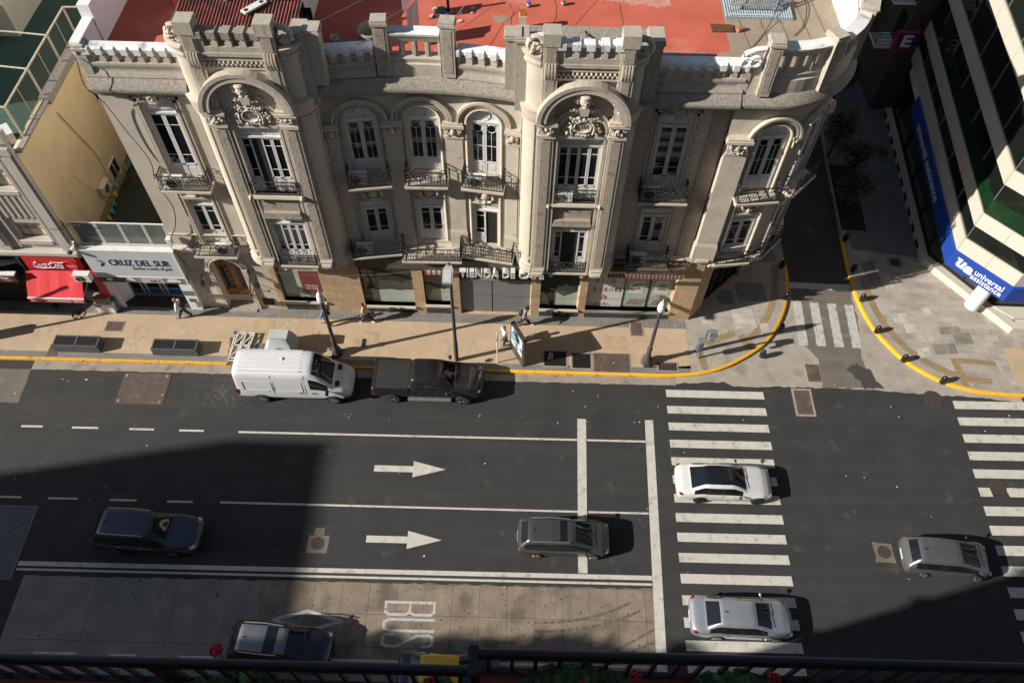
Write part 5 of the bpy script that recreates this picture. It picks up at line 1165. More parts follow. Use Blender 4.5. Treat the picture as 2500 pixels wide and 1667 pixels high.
mb = MB(); mb.lathe([(.12,.14),(.12,1.9),(.10,1.95),(.075,8.3),(.07,8.5)], (-3.17,24.2,0), 12); mb.build('mast', mat('slate_paint', (.055,.062,.07), .45, .1, 4), t, 50)
mb = MB(); mb.prism([(-3.42,23.1),(-2.98,23.1),(-2.95,23.9),(-3.05,24.2),(-3.3,24.2),(-3.45,23.9)], 8.3, 8.42); mb.bar((-3.17,24.3,8.32),(-3.17,23.8,8.36),.12); mb.build('lamp_head', mat('grey_lamp_housing', (.42,.44,.45), .5, .06, 4), t)
mb = MB(); mb.box(-3.37,23.15,8.42,-3.03,23.85,8.435); mb.build('lamp_lid', mat('pale_lamp_lid', (.55,.56,.57), .4), t)
t = thing('sign_mast', 'tall pole with a board outside the left edge that throws a long shadow', 'sign pole', (-32,24.2,.14)); mb = MB(); mb.lathe([(.09,.14),(.07,7.2)], (-32,24.2,0), 10); mb.build('pole', M['steel'], t, 50); mb = MB(); mb.box(-32.2,23.9,1.3,-31.8,24.5,2.7); mb.build('board', M['steel'], t)
t = thing('advert_panel', 'tall free standing advert panel with a snow scene poster on dark legs', 'advert panel', (.15,24.5,.14))
A_, B_ = Vector((.5,23.86)), Vector((-.2,25.14)); ux = (A_-B_).normalized(); nn = Vector((-ux.y, ux.x)); nn = -nn if nn.x > 0 else nn
F = Matrix(((ux.x,-nn.x,0,(A_.x+B_.x)/2),(ux.y,-nn.y,0,(A_.y+B_.y)/2),(0,0,1,.14),(0,0,0,1)))
mb = MB(F); hw = .73; mb.box(-hw,-.0,0,hw,.22,.75); mb.box(-hw,0,.75,-hw+.07,.22,2.45); mb.box(hw-.07,0,.75,hw,.22,2.45); mb.box(-hw,0,2.36,hw,.22,2.45); mb.box(-hw+.07,.03,.75,hw-.07,.19,2.36); mb.build('panel_case', mat('dark_bronze_case', (.055,.05,.044), .5, .1, 3), t)
mb = MB(F); mb.box(hw-.004,.02,.1,hw+.02,.2,2.4); mb.build('panel_edge', mat('sunlit_bronze', (.28,.22,.12), .5), t)  # paler copy of the case bronze, sunlight put into its colour
mb = MB(F); mb.box(-hw+.08,-.02,.8,hw-.08,.0,2.32); rnd = random.Random(8); pcs = [mat('poster_ice', (.55,.66,.72), .3, .2, 3), mat('poster_sea', (.12,.32,.42), .3), mat('poster_dark', (.05,.09,.14), .3), mat('poster_red', (.4,.1,.06), .3)]
mb.cm = 0
for k in range(16): mb.cm = 1+k % 2; x, z = rnd.uniform(-.5,.5), rnd.uniform(1.1,2.1); mb.poly([(x-.15,-.024-k*.0004,z),(x+.12,-.024-k*.0004,z-.1),(x+.2,-.024-k*.0004,z+.15),(x-.05,-.024-k*.0004,z+.2)])
for k in range(5): mb.cm = 3; mb.disc((rnd.uniform(-.1,.2),-.033-k*.0004,rnd.uniform(.9,1.2)), .08, 8)
mb.build('poster', pcs, t, fix=False)
mb = MB(F); mb.box(-.2,-.02,.2,-.16,.0,.7); mb.build('panel_latch', M['steel'], t)
t = thing('bus_stop_pole', 'thin pale grey pole with an edge-on round plate beside the advert panel', 'sign pole', (-.9,24.1,.14))
mb = MB(); mb.lathe([(.035,.14),(.035,3.1)], (-.9,24.1,0), 8); mb.build('pole', M['white_metal'], t, 50)
mb = MB(); mb.M = T3(-.9,24.1,2.75) @ Matrix.Rotation(R_(88),4,'Z'); mb.lathe([(.3,-.01),(.3,.01)], (0,0,0), 20)
mb.v = [mb.M @ (Matrix.Rotation(R_(90),4,'X') @ (mb.M.inverted() @ p)) for p in mb.v]; mb.M = None; mb.build('sign_plate', M['alu'], t)
t = thing('signal_pole', 'slim leaning corner pole carrying a grey camera box and head', 'pole', (10.42,24.78,.14))
mb = MB(); mb.tube([(10.42,24.78,.14),(10.4,24.8,1.2),(10.36,24.75,2.85)], .055, 8); mb.build('pole', mat('pole_grey', (.12,.12,.12), .5), t, 50)
mb = MB(); mb.box(10.45,24.5,2.55,10.85,24.8,2.95); mb.box(10.5,24.42,2.3,10.75,24.52,2.6); mb.tube([(10.36,24.7,2.75),(10.5,24.6,2.8)], .03, 5); mb.build('signal_head', mat('blue_grey_box', (.17,.20,.24), .5, .1, 4), t)
t = thing('litter_bin', 'blue grey rounded litter bin strapped to the corner pole', 'litter bin', (10.2,24.72,1.1))
mb = MB(); mb.prism([(10.02,24.6),(10.1,24.52),(10.3,24.52),(10.36,24.6),(10.36,24.75),(10.3,24.82),(10.1,24.82),(10.02,24.75)], 1.15, 1.95); mb.build('bin_body', mat('bin_grey', (.10,.115,.14), .5, .1, 4), t); mb = MB(); mb.prism([(9.98,24.58),(10.08,24.48),(10.32,24.48),(10.4,24.58),(10.4,24.77),(10.32,24.86),(10.08,24.86),(9.98,24.77)], 1.95, 2.06); mb.build('bin_lid', mat('bin_lid_grey', (.2,.22,.25), .5), t)
# bollards
first = None
for x, y, lb in ((15.36,26.87,'black bollard on the left kerb beside the side street zebra'),(14.0,25.01,'black bollard on the left kerb at the middle of the corner curve'),(16.05,29.16,'black bollard on the left kerb at the edge of the building shadow'),(16.2,31.6,'shaded black bollard on the left kerb farthest up the side street'),(20.55,29.2,'black bollard on the right kerb just outside the shadow'),(20.9,26.9,'black bollard on the right kerb beside the zebra end'),(21.95,24.97,'black bollard on the right kerb midway round the curve'),(23.75,23.6,'black bollard on the right kerb nearest the main road'),(20.55,33.93,'shaded black bollard at the end of the right yellow kerb'),(20.52,31.44,'shaded black bollard on the right kerb beside the pale stain')):
    if first is None:
        first = thing('bollard', lb, 'bollard', (x,y,.14), 'black bollards along the corner kerbs')
        mb = MB(); mb.lathe([(.13,.0),(.14,.08),(.165,.2),(.165,.36),(.13,.5),(.06,.58),(.01,.6)], (0,0,0), 14); o = mb.build('bollard_body', mat('glossy_black_iron', (.014,.013,.012), .25, .2, 5), None, 60); o.parent = first
        mb = MB(); mb.lathe([(.155,.0),(.155,.05),(.13,.07)], (0,0,0), 14); o = mb.build('bollard_foot', M['iron'], None, 50); o.parent = first
    else: b = dup(first, Matrix.Identity(4), lb); b.location = (x,y,.14)
# ventilation boxes
vb = None
for x, y, lb in ((-24.3,24.4,'dark metal ventilation box nearer the left edge of the pavement'),(-18.8,24.33,'dark metal ventilation box nearer the white timber frames')):
    if vb is None:
        vb = thing('vent_box', lb, 'ventilation box', (x,y,.14), 'ventilation boxes on the pavement')
        mb = MB(); mb.prismy([(-1.28,0),(1.28,0),(1.24,.55),(-1.24,.55)], -.36, .36); mb.cm = 0
        for x0, x1 in ((-1.24,-1.16),(-.05,.05),(1.16,1.24)): mb.box(x0,-.36,.55,x1,.36,.6)
        for y0, y1 in ((-.37,-.29),(.29,.37)): mb.box(-1.24,y0,.55,1.24,y1,.6)
        o = mb.build('box_frame', mat('slate_metal', (.095,.10,.105), .6, .15, 3, grime=(.15,.14,.13), gscale=2, gamt=.38)); o.parent = vb
        mb = MB()
        for x0 in (-1.15,.06):
            mb.box(x0,-.29,.552,x0+1.09,.29,.56)
            for k in range(24): mb.box(x0,-.28+k*.024,.56,x0+1.09,-.272+k*.024,.585)
        o = mb.build('louvre', mat('black_louvre', (.025,.025,.026), .7)); o.parent = vb
    else: b = dup(vb, Matrix.Identity(4), lb); b.location = (x,y,.14)
# timber frames
tf = thing('timber_frames', 'pile of white and brown timber lattice frames on the pavement by the van', 'timber', (-15.5,24.5,.14))
mb = MB(); rnd = random.Random(2)
for L_ in range(3):
    c, z = Vector((-15.5+.12*L_,24.4+.1*L_)), .2+.09*L_; a = .12-.1*L_; ca, sa = math.cos(a), math.sin(a)
    q = lambda u, v: (c.x+u*ca-v*sa, c.y+u*sa+v*ca, z)
    mb.cm = 0 if L_ else 1
    for v in (-.85,0,.85): mb.bar(q(-.5,v), q(.5,v+.08), .07)
    for u in (-.45,.0,.45): mb.bar(q(u,-.95), q(u+.05,.95), .07)
    mb.cm = 0
    for u, v in ((-.45,-.85),(0,0),(-.45,0),(0,-.85)): mb.bar(q(u,v), q(u+.45,v+.85), .05)
mb.build('lattice', [mat('white_timber', (.62,.60,.56), .8, .15, 6), mat('bare_timber', (.22,.13,.08), .85, .2, 6)], tf)
t = thing('plastic_crate_sheet', 'pale corrugated sheet lying beside the timber frames', 'sheet', (-14.4,24.7,.15)); mb = MB()
for k in range(9): mb.box(-14.75+k*.075,24.25,.145,-14.72+k*.075,24.95,.19)
mb.box(-14.75,24.25,.145,-14.1,24.95,.165); mb.build('corrugated_sheet', mat('dull_zinc', (.30,.31,.29), .5, .1, 4), t)
# bell shaped recycling container
t = thing('recycling_container', 'grey bell shaped plastic recycling container behind the white van', 'container', (-12.95,24.55,.14))
secs = []; cx, cy = -12.9, 24.5
for z, hx, hy, r in ((.16,.82,.62,.1),(.7,.84,.64,.12),(1.0,.78,.6,.14),(1.3,.62,.46,.14),(1.45,.55,.38,.12),(1.62,.5,.3,.08)):
    P = []
    for sx, sy, a0 in ((1,-1,-90),(1,1,0),(-1,1,90),(-1,-1,180)):
        for k in range(4): a = R_(a0+30*k); P.append((cx+sx*(hx-r)+r*math.cos(a), cy+sy*(hy-r)+r*math.sin(a)+(z > 1.1)*.12, z))
    secs.append(P)
mb = MB()
for A, B in zip(secs, secs[1:]):
    ia, ib = [mb.P(p) for p in A], [mb.P(p) for p in B]
    for j in range(16): mb.face((ia[j], ia[(j+1)%16], ib[(j+1)%16], ib[j]))
mb.poly(secs[-1]); mb.build('container_body', mat('grey_container_plastic', (.40,.43,.44), .45, .06, 2, grime=(.3,.31,.3), gscale=3, gamt=.35), t, 40)
mb = MB(); mb.box(-13.42,24.28,1.63,-12.38,24.86,1.7); mb.build('container_lid', mat('pale_container_lid', (.48,.51,.51), .4, .05, 2), t)
mb = MB(); mb.M = T3(-12.9,23.93,1.12) @ Matrix.Rotation(R_(-32),4,'X'); mb.prismy([(-.2,-.05),(-.05,.08),(.0,-.02),(.12,.06),(.22,-.04),(.1,-.1),(.0,-.16)], -.03, .02); mb.build('torn_sticker', M['dark'], t)
t = thing('kerb_rubble', 'broken dark stones heaped at the foot of the lamp post', 'rubble', (-10.3,24.5,.14)); mb = MB(); rnd = random.Random(6)
for k in range(9): mb.ball((-10.2+rnd.uniform(-.6,.9),24.5+rnd.uniform(-.35,.3),.18), (rnd.uniform(.05,.16),rnd.uniform(.05,.12),rnd.uniform(.04,.1)), 5, 4)
mb.build('stones', M['grimy'], t)
# covers, plates and grates set in the ground
def cover(name, label, x0, y0, x1, y1, z, m, frame=.06, kind='cover', group=None, ribs=0):
    t = thing(name, label, kind, ((x0+x1)/2,(y0+y1)/2,z), group); mb = MB()
    mb.box(x0,y0,z-.05,x1,y1,z+.006); mb.build('lid', m, t)
    if frame: mb = MB(); [mb.box(*q) for q in ((x0-frame,y0-frame,z-.05,x1+frame,y0,z+.008),(x0-frame,y1,z-.05,x1+frame,y1+frame,z+.008),(x0-frame,y0,z-.05,x0,y1,z+.008),(x1,y0,z-.05,x1+frame,y1,z+.008))]; mb.build('frame', M['gutter'], t)
    if ribs:
        mb = MB()
        for k in range(ribs): x = x0+(x1-x0)*(k+.5)/ribs; mb.box(x-.012,y0+.02,z+.006,x+.012,y1-.02,z+.014)
        mb.build('ribs', M['steel'] if ribs > 30 else M['black'], t)
    return t
cover('pavement_grate', 'black grate holding a pale torn patch just right of the advert panel', 1.72, 23.98, 2.95, 24.95, .15, M['dark'], .1, 'grate', 'pavement grates', 22)
cover('pavement_grate', 'plain black grate between the patched grate and the brown plate', 3.3, 23.88, 4.32, 24.85, .15, M['dark'], .1, 'grate', 'pavement grates', 18)
t = thing('torn_sticker', 'pale torn sheet lying on the black grate', 'sheet', (2.0,24.6,.17)); mb = MB(); mb.prism(rag([(1.86,24.35),(2.2,24.4),(2.22,24.8),(2.02,24.88),(1.95,24.6),(1.86,24.35)], .03, .12)[:-1], .168, .172); mb.build('sheet', M['concrete'], t)
cover('service_plate', 'large brown steel plate set in the pavement edge', 4.5, 23.68, 6.5, 24.9, .15, M['rust'], .04, 'plate')
cover('service_cover', 'brown cover beside the shop wall with the dark stone border', 6.72, 26.2, 7.36, 27.15, .15, M['rust'], .07)
cover('service_cover', 'pair of rusty hatch lids right of the globe lamp post', 8.1, 23.88, 9.12, 24.38, .15, M['cover'], .08, ribs=6)
cover('service_cover', 'brown square cover under the lamp shadow near the left vent box', -23.3, 25.55, -22.36, 26.18, .15, M['rust'], .05)
cover('service_cover', 'small dark slot cover in the pavement above the timber frames', -15.95, 25.3, -15.72, 25.75, .15, M['dark'], 0)
cover('service_cover', 'small dark slot cover left of the tall slim mast', -8.6, 24.9, -8.38, 25.45, .15, M['dark'], .03)
cover('service_cover', 'dark square plate at the far left kerb behind the vent box', -26.0, 23.75, -25.45, 24.5, .15, M['rust'], 0)
cover('service_cover', 'square dark hatch in the shaded right pavement', 23.0, 31.9, 23.6, 32.5, .148, M['cover'], .2)
cover('road_plate', 'large rusty steel plate bolted over the roadway at the left', -21.37, 20.93, -18.8, 22.86, .012, M['rust'], 0, 'plate')
mb = MB(); [mb.lathe([(.09,.018),(.09,.03),(.05,.045)], (x,y,0), 10) for x, y in ((-21.2,22.7),(-19.0,22.72),(-21.2,21.1),(-18.98,21.08))]
bolts = []
for x, y in ((-21.2,22.7),(-19.0,22.72),(-21.2,21.1),(-18.98,21.08)): mb = MB(); mb.lathe([(.09,.018),(.09,.03),(.05,.045)], (x,y,0), 10); o = mb.build('bolt', M['gutter']); par(o, [q for q in bpy.data.objects if q.name.startswith('road_plate')][0])
cover('road_hatch', 'rusty hatch with crumbling concrete rim at the asphalt edge', 15.45, 21.4, 16.3, 22.9, .012, M['rust'], .12)
cover('road_hatch', 'rusty hatch set in the pale concrete corner', 16.4, 23.5, 17.15, 24.62, .014, M['rust'], .03)
cover('street_grating', 'wide steel grating across the left edge of the roadway', -27.5, 11.4, -23.4, 14.95, .012, M['dark'], .04, 'grating', None, 60)
def manhole(label, x, y, r, m, rim=None, z=.012):
    t = thing('manhole_cover', label, 'manhole cover', (x,y,z)); mb = MB(); mb.lathe([(r,-.02),(r,z-.004),(r*.93,z),(r*.9,z-.003),(r*.3,z-.003),(r*.27,z+.001),(.001,z+.001)], (x,y,0), 26)
    for k in range(14): a = k*.449; mb.box(x+r*.6*math.cos(a)-.02,y+r*.6*math.sin(a)-.02,z-.003,x+r*.6*math.cos(a)+.02,y+r*.6*math.sin(a)+.02,z+.004)
    mb.build('lid', m, t)
    if rim: mb = MB(); mb.poly([(p[0],p[1],z-.006) for p in rim]); mb.build('rim', M['patch'], t)
manhole('bronze round manhole at the concrete edge by the right zebra', 23.05, 22.57, .55, M['cover'])
manhole('round manhole in a broken concrete square in the middle of the junction', 18.28, 13.85, .33, M['cover'], rag([(17.77,13.35),(18.75,13.3),(18.72,14.25),(17.77,14.33),(17.77,13.35)], .05)[:-1])
manhole('round manhole breaking one stripe of the right zebra', 24.97, 17.45, .42, M['cover'])
manhole('small round cover above the middle of the junction', 18.35, 18.05, .16, M['cover'])
manhole('round manhole in a concrete square at the shadow edge in the near lane', -9.25, 13.5, .33, M['cover'], rag([(-9.75,13.0),(-8.75,13.02),(-8.75,13.9),(-9.0,13.9),(-9.02,14.3),(-9.5,14.3),(-9.5,13.9),(-9.75,13.88),(-9.75,13.0)], .03)[:-1])
t = thing('wheel_grate', 'round spoked iron tree grate in the pavement below the kiosk', 'grate', (-25.15,26.66,.15)); mb = MB(); mb.ring((-25.15,26.66,.155), (1,0,0), (0,1,0), .36, .025, 24, 5); mb.lathe([(.09,.15),(.07,.17)], (-25.15,26.66,0), 10)
for k in range(7): a = k*.897; mb.bar((-25.15,26.66,.157), (-25.15+.35*math.cos(a),26.66+.35*math.sin(a),.157), .025)
mb.build('spokes', M['iron'], t)
# overhead wire and facade cables
t = thing('facade_cable', 'black cable looping down the left edge of the old facade', 'cable', (-17.8,27.3,9)); mb = MB(); P = spline([(-18.0,27.2,17.2),(-17.9,26.7,16.2),(-17.75,27.15,15.0),(-17.5,27.3,13.4),(-17.1,27.35,11.6),(-17.15,27.1,10.6)], 5); mb.tube(P, .022, 4); P = spline([(-17.2,27.2,10.0),(-17.0,27.25,8.6),(-17.35,27.25,7.2),(-17.9,27.15,6.3),(-18.0,27.1,5.6),(-17.6,27.0,4.4)], 5); mb.tube(P, .025, 4); mb.build('cable', M['black'], t)
t = thing('junction_box', 'small white junction box where the facade cables meet', 'box', (-18.0,27.1,6.2)); mb = MB(); mb.box(-18.1,27.0,5.95,-17.85,27.3,6.4); mb.build('box', M['white_metal'], t)
t = thing('overhead_wire', 'thin wire strung from the mast head across the shop fronts', 'wire', (-8,26.5,5)); mb = MB(); P = [(-13.0+10*k/12, 26.3-2.1*k/12+.0, 4.9+3.4*k/12-.5*math.sin(math.pi*k/12)) for k in range(13)]; mb.tube(P, .012, 4); mb.build('wire', M['black'], t)
t = thing('tv_antenna', 'rusty television antenna at the corner of the terrace', 'antenna', (-23.15,27.3,5.5)); mb = MB(); mb.tube([(-23.1,27.3,5.0),(-23.1,27.25,7.4)], .025, 5); mb.tube([(-23.8,27.2,7.0),(-22.2,27.25,7.1)], .02, 4)
for k in range(8): mb.tube([(-23.75+k*.14,26.95,7.0),(-23.75+k*.14,27.5,7.0)], .012, 4)
mb.build('antenna_rods', M['iron'], t)
t = thing('security_camera', 'black and white camera bracket at the edge of the terrace', 'camera', (-23.3,26.9,5.6)); mb = MB(); mb.ball((-23.35,26.8,5.45), (.16,.12,.1), 8, 6); mb.cm = 1; mb.tube([(-23.3,27.0,5.5),(-23.1,27.0,5.7),(-23.05,27.1,6.0)], .08, 6); mb.build('camera_body', [M['black'], M['white_metal']], t, 50)
for s_, lb in ((-1,'iron lantern left of the arched wooden door'),(1,'iron lantern right of the arched wooden door')):
    x = -15.78+s_*1.5; t = thing('wall_lantern', lb, 'lantern', (x,27.2,2.7), 'lanterns beside the arched door'); mb = MB(); mb.tube([(x,27.45,3.1),(x,27.2,3.2),(x,27.05,3.0)], .03, 5); mb.build('lantern_arm', M['iron'], t); mb = MB(); mb.lathe([(.05,2.5),(.14,2.62),(.16,2.9),(.05,3.05)], (x,27.05,0), 6); mb.build('lantern_body', mat('lantern_glass', (.03,.035,.045), .2), t)
# ================================================================ VEHICLES
def paint(name, c, metal=.0, rough=.28): return mat(name, c, rough, .03, 2, metal=metal, coat=.6)
M['carglass'] = mat('tinted_car_glass', (.012,.014,.017), .03, .2, 1, spec=.6)
M['tyre'] = mat('tyre_rubber', (.018,.017,.016), .85, .2, 8); M['rim'] = mat('alloy_rim', (.45,.44,.42), .3, .08, 6, metal=.8)
M['tail'] = mat('red_lamp_lens', (.22,.008,.010), .15, .1, 8); M['head'] = mat('clear_lamp_lens', (.55,.57,.6), .1, .1, 8, metal=.4)
M['plate'] = mat('number_plate', (.55,.55,.55), .5)
def lerp_st(S, x):
    for a, b in zip(S, S[1:]):
        if a[0] <= x <= b[0]:
            f = (x-a[0])/(b[0]-a[0]) if b[0] > a[0] else 0
            return [x]+[p+(q-p)*f for p, q in zip(a[1:], b[1:])]
    return list(S[-1])
def shell(name, S, wheels, wr, cls, mats, root, F, glass_low=.03, sub=2):
    """body loft: stations S = (x, half width, ztop, half top width, zbelt, zbottom); cls(x, row) names the face class"""
    xs = [s[0] for s in S]
    for xc in wheels:
        for o in (-1.22,-.95,-.5,.5,.95,1.22):
            x = xc+o*wr
            if all(abs(x-q) > .07 for q in xs): xs.append(x)
    xs.sort(); rings = []; bm = bmesh.new()
    for x in xs:
        _, w_, zt, wt, zb, z0 = lerp_st(S, x); a = 0
        for xc in wheels:
            ra = wr*1.16
            if abs(x-xc) < ra: a = max(a, math.sqrt(ra*ra-(x-xc)**2)+wr)
        p1 = max(z0+.02, a); p2 = max(z0+.22, a+.06); p3 = max(z0+.4*(zb-z0)+.2*(zb-z0), p2+.06); p3 = min(p3, zb-.06)
        drop = max(.02, (zt-zb)*.13)
        half = [(w_*.72, max(z0,a-.02)), (w_*.965, p1), (w_, p2), (w_*1.0, p3), (w_*.965, zb), (wt*1.05, zt-drop*1.5), (wt*.88, zt-drop*.3), (wt*.45, zt)]
        ring = [(x,-y,z) for y, z in half]+[(x,0,zt+.004)]+[(x,y,z) for y, z in half[::-1]]
        rings.append([bm.verts.new(p) for p in ring])
    names = []; n = len(rings[0])
    def ci(k):
        if k not in names: names.append(k)
        return names.index(k)
    for i in range(len(rings)-1):
        xm = (xs[i]+xs[i+1])/2
        for j in range(n-1):
            f = bm.faces.new((rings[i][j], rings[i+1][j], rings[i+1][j+1], rings[i][j+1])); r = j if j < 8 else n-2-j
            f.material_index = ci(cls(xm, r)); f.smooth = True
        f = bm.faces.new((rings[i][n-1], rings[i+1][n-1], rings[i+1][0], rings[i][0])); f.material_index = ci('under')
    for r_ in (rings[0], rings[-1][::-1]):
        for j in range(8): f = bm.faces.new((r_[j], r_[j+1], r_[n-2-j], r_[n-1-j]) if n-2-j != j+1 else (r_[j], r_[j+1], r_[n-1-j])); f.material_index = ci('paint'); f.smooth = True
    bmesh.ops.recalc_face_normals(bm, faces=bm.faces)
    me = bpy.data.meshes.new('cage'); bm.to_mesh(me); bm.free(); o = bpy.data.objects.new('cage', me); col.objects.link(o)
    for k in names: me.materials.append(M['black'])
    md = o.modifiers.new('s', 'SUBSURF'); md.levels = sub; md.render_levels = sub
    dg = bpy.context.evaluated_depsgraph_get(); em = bpy.data.meshes.new_from_object(o.evaluated_get(dg)); bpy.data.objects.remove(o); bpy.data.meshes.remove(me)
    parts = {}
    for k in names:
        i = names.index(k); mb = MB(F); mp = {}
        for p in em.polygons:
            if p.material_index != i: continue
            g = []
            for v in p.vertices:
                if v not in mp: mp[v] = mb.P(em.vertices[v].co)
                g.append(mp[v])
            mb.face(g)
        if not mb.f: continue
        nm, mt = mats[k]; parts[k] = part(mb, nm, mt, root, 50, .02, False) if k in ('glass','pillar') else mb.build(nm, mt, root, 50, fix=False)
    bpy.data.meshes.remove(em); return parts
def wheel(F, x, y, r, wd, root, rimm=None, spokes=5):
    s_ = 1 if y > 0 else -1; Q = F @ T3(x,y,r) @ Matrix.Rotation(R_(90),4,'X')
    mb = MB(Q); mb.lathe([(r*.6,-wd/2),(r*.9,-wd/2),(r,-wd/2+.04),(r,wd/2-.04),(r*.9,wd/2),(r*.6,wd/2)], (0,0,0), 22); o = mb.build('wheel', M['tyre'], root, 40)
    mb = MB(Q); e = wd/2*(-s_); mb.lathe([(r*.64,e),(r*.62,e*.75),(.02,e*.6)], (0,0,0), 20); mb.cm = 1
    mb.cm = 0
    mb2 = MB(Q); mb2.lathe([(r*.66,e*1.0),(r*.60,e*1.03),(r*.58,e*.9)], (0,0,0), 20)
    for k in range(spokes):
        a = 2*math.pi*k/spokes
        for d_ in (-.13,.13): mb2.bar((.03*math.cos(a),.03*math.sin(a),e*.95), (r*.6*math.cos(a+d_),r*.6*math.sin(a+d_),e*1.0), .035)
    mb2.lathe([(.06,e*.9),(.05,e*1.02)], (0,0,0), 8)
    mb.build('wheel_well', M['black'], o); mb2.build('rim', rimm or M['rim'], o, 40)
    return o
def extra(F, root, name, m, boxes=(), balls=(), tubes=()):
    mb = MB(F)
    for b in boxes: mb.box(*b)
    for c, r in balls: mb.ball(c, r, 10, 7)
    for p, r in tubes: mb.tube(p, r, 5)
    return mb.build(name, m, root, 45)
def car(name, label, cat, x0, yc, ang, L_, W_, H_, roof_r, roof_f, ws, base_r, wheels, wr=.32, rear='notch', pm=None, roofm=None, sun_roof=None, rails=False, chrome_=False, hood=.98, belt=.93, rimm=None, pil=None, clear=.2, gold=False):
    root = thing(name, label, cat, (x0+L_/2, yc, 0)); F = T3(x0, yc, 0)
    if ang: F = T3(x0+L_/2, yc, 0) @ Matrix.Rotation(R_(ang),4,'Z') @ T3(-L_/2, 0, 0)
    w_ = W_/2; rw = w_*(.66 if rear == 'notch' else .70); h = H_; zb = belt
    S = [(0,w_*.72,zb-.14,w_*.62,zb-.22,.46), (.05,w_*.84,zb-.04,w_*.7,zb-.12,.36)]
    if rear == 'notch': S += [(.18,w_*.93,zb+.06,w_*.76,zb-.03,.28), (base_r-.08,w_*.98,zb+.10,w_*.78,zb,clear), (base_r,w_*.985,zb+.12,w_*.76,zb,clear), (roof_r,w_,h-.05,rw*.94,zb,clear)]
    else: S += [(.12,w_*.92,zb+.08,w_*.76,zb,.3), (base_r,w_*.96,zb+.14,w_*.75,zb,clear+.06), (roof_r-.04,w_*.985,h-.08,rw*.97,zb,clear)]
    S += [(roof_r+.12,w_,h-.02,rw,zb,clear), ((roof_r+roof_f)/2,w_,h,rw*1.03,zb-.02,clear), (roof_f-.12,w_,h-.03,rw,zb-.03,clear), (roof_f,w_,h-.06,rw*.97,zb-.03,clear), (ws,w_*.985,hood+.06,w_*.76,zb-.05,clear), (ws+.09,w_*.98,hood+.035,w_*.77,zb-.05,clear), (ws+(L_-ws)*.6,w_*.95,hood-.06,w_*.74,zb-.13,clear+.02), (L_-.2,w_*.86,hood-.20,w_*.66,zb-.26,.24), (L_-.05,w_*.74,hood-.34,w_*.58,zb-.36,.3), (L_,w_*.66,hood-.44,w_*.5,zb-.42,.36)]
    gr, gf = base_r+.12 if rear == 'notch' else base_r+.22, ws-.12
    pil = pil or [(roof_r+.15, roof_r+.27), ((roof_r+roof_f)/2+.1, (roof_r+roof_f)/2+.2)]
    xsx = sorted(set([q for p in pil for q in p]+[gr, gf]+([sun_roof[0], sun_roof[1]] if sun_roof else [])))
    for q in xsx: 
        if all(abs(q-s[0]) > .035 for s in S): S.append(tuple(lerp_st(sorted(S), q)))
    S.sort()
    def cls(x, r):
        if r == 4 and gr < x < gf: return 'pillar' if any(a < x < b for a, b in pil) else 'glass'
        if r >= 6:
            if roof_f < x < ws: return 'screen'
            if base_r < x < roof_r-(.0 if rear == 'notch' else .04): return 'rear'
            if sun_roof and sun_roof[0] < x < sun_roof[1] and r >= 6: return 'sun'
            if roof_r-.05 < x < roof_f: return 'roof'
        if r == 5 and gold and roof_r-.05 < x < roof_f: return 'roof'
        if r <= 1: return 'sill'
        return 'paint'
    mats = dict(paint=('body',pm), roof=('roof',roofm or pm), pillar=('window_pillar',M['black']), glass=('side_window',M['carglass']), screen=('windscreen',M['carglass']), rear=('rear_window',M['carglass']), sun=('sunroof',M['carglass']), sill=('sill',M['black'] if cat == 'suv' else pm), under=('underbody',M['dark']))
    shell(name, S, wheels, wr, cls, mats, root, F)
    for xc in wheels:
        for s_ in (-1,1): wheel(F, xc, s_*(w_-.11), wr, .21, root, rimm)
    for s_ in (-1,1):
        e = s_*w_
        extra(F, root, 'headlight', M['head'], balls=[((L_-.27,e*.72,zb-.26),(.20,.14,.06))]); extra(F, root, 'taillight', M['tail'], balls=[((.2,e*.80,zb-.08),(.14,.13,.07))])
        extra(F, root, 'wing_mirror', sv if pm is sv else M['black'], balls=[((ws-.33,e*1.10,zb+.05),(.06,.09,.065))], tubes=[([(ws-.28,e*.94,zb+.0),(ws-.33,e*1.08,zb+.03)],.02)])
        for xx in ((roof_r+roof_f)/2-.45,(roof_r+roof_f)/2+.55): extra(F, root, 'door_handle', M['chrome'] if chrome_ else pm, boxes=[(xx,e*1.0-.012,zb-.16,xx+.18,e*1.0+.012,zb-.12)])
        if rails: extra(F, root, 'roof_rail', M['alu'], tubes=[([(roof_r+.1,s_*rw*.96,h-.02),((roof_r+roof_f)/2,s_*rw*1.0,h+.045),(roof_f-.2,s_*rw*.96,h-.01)],.024)])
    extra(F, root, 'number_plate', M['plate'], boxes=[(-.012,-.26,.55,.01,.26,.68)]); extra(F, root, 'grille', M['chrome'] if chrome_ else M['black'], boxes=[(L_-.08,-.42,.5,L_-.0,.42,.60)])
    extra(F, root, 'aerial', M['black'], balls=[((roof_r+.25,0,h+.0),(.09,.025,.05))])
    extra(F, root, 'wiper', M['black'], tubes=[([(ws+.05,-.5,hood+.09),(ws-.14,.1,hood+.17)],.012),([(ws+.05,.05,hood+.09),(ws-.14,.55,hood+.16)],.012)])
    # shut lines
    mb = MB(F)
    for xx in (roof_r+.05,(roof_r+roof_f)/2+.15,ws-.35):
        for s_ in (-1,1): mb.bar((xx,s_*(w_+.001),clear+.25),(xx+.02,s_*(w_*.968),zb-.03),.012)
    part(mb, 'shut_line', M['black'], root, None, .02)
    return root
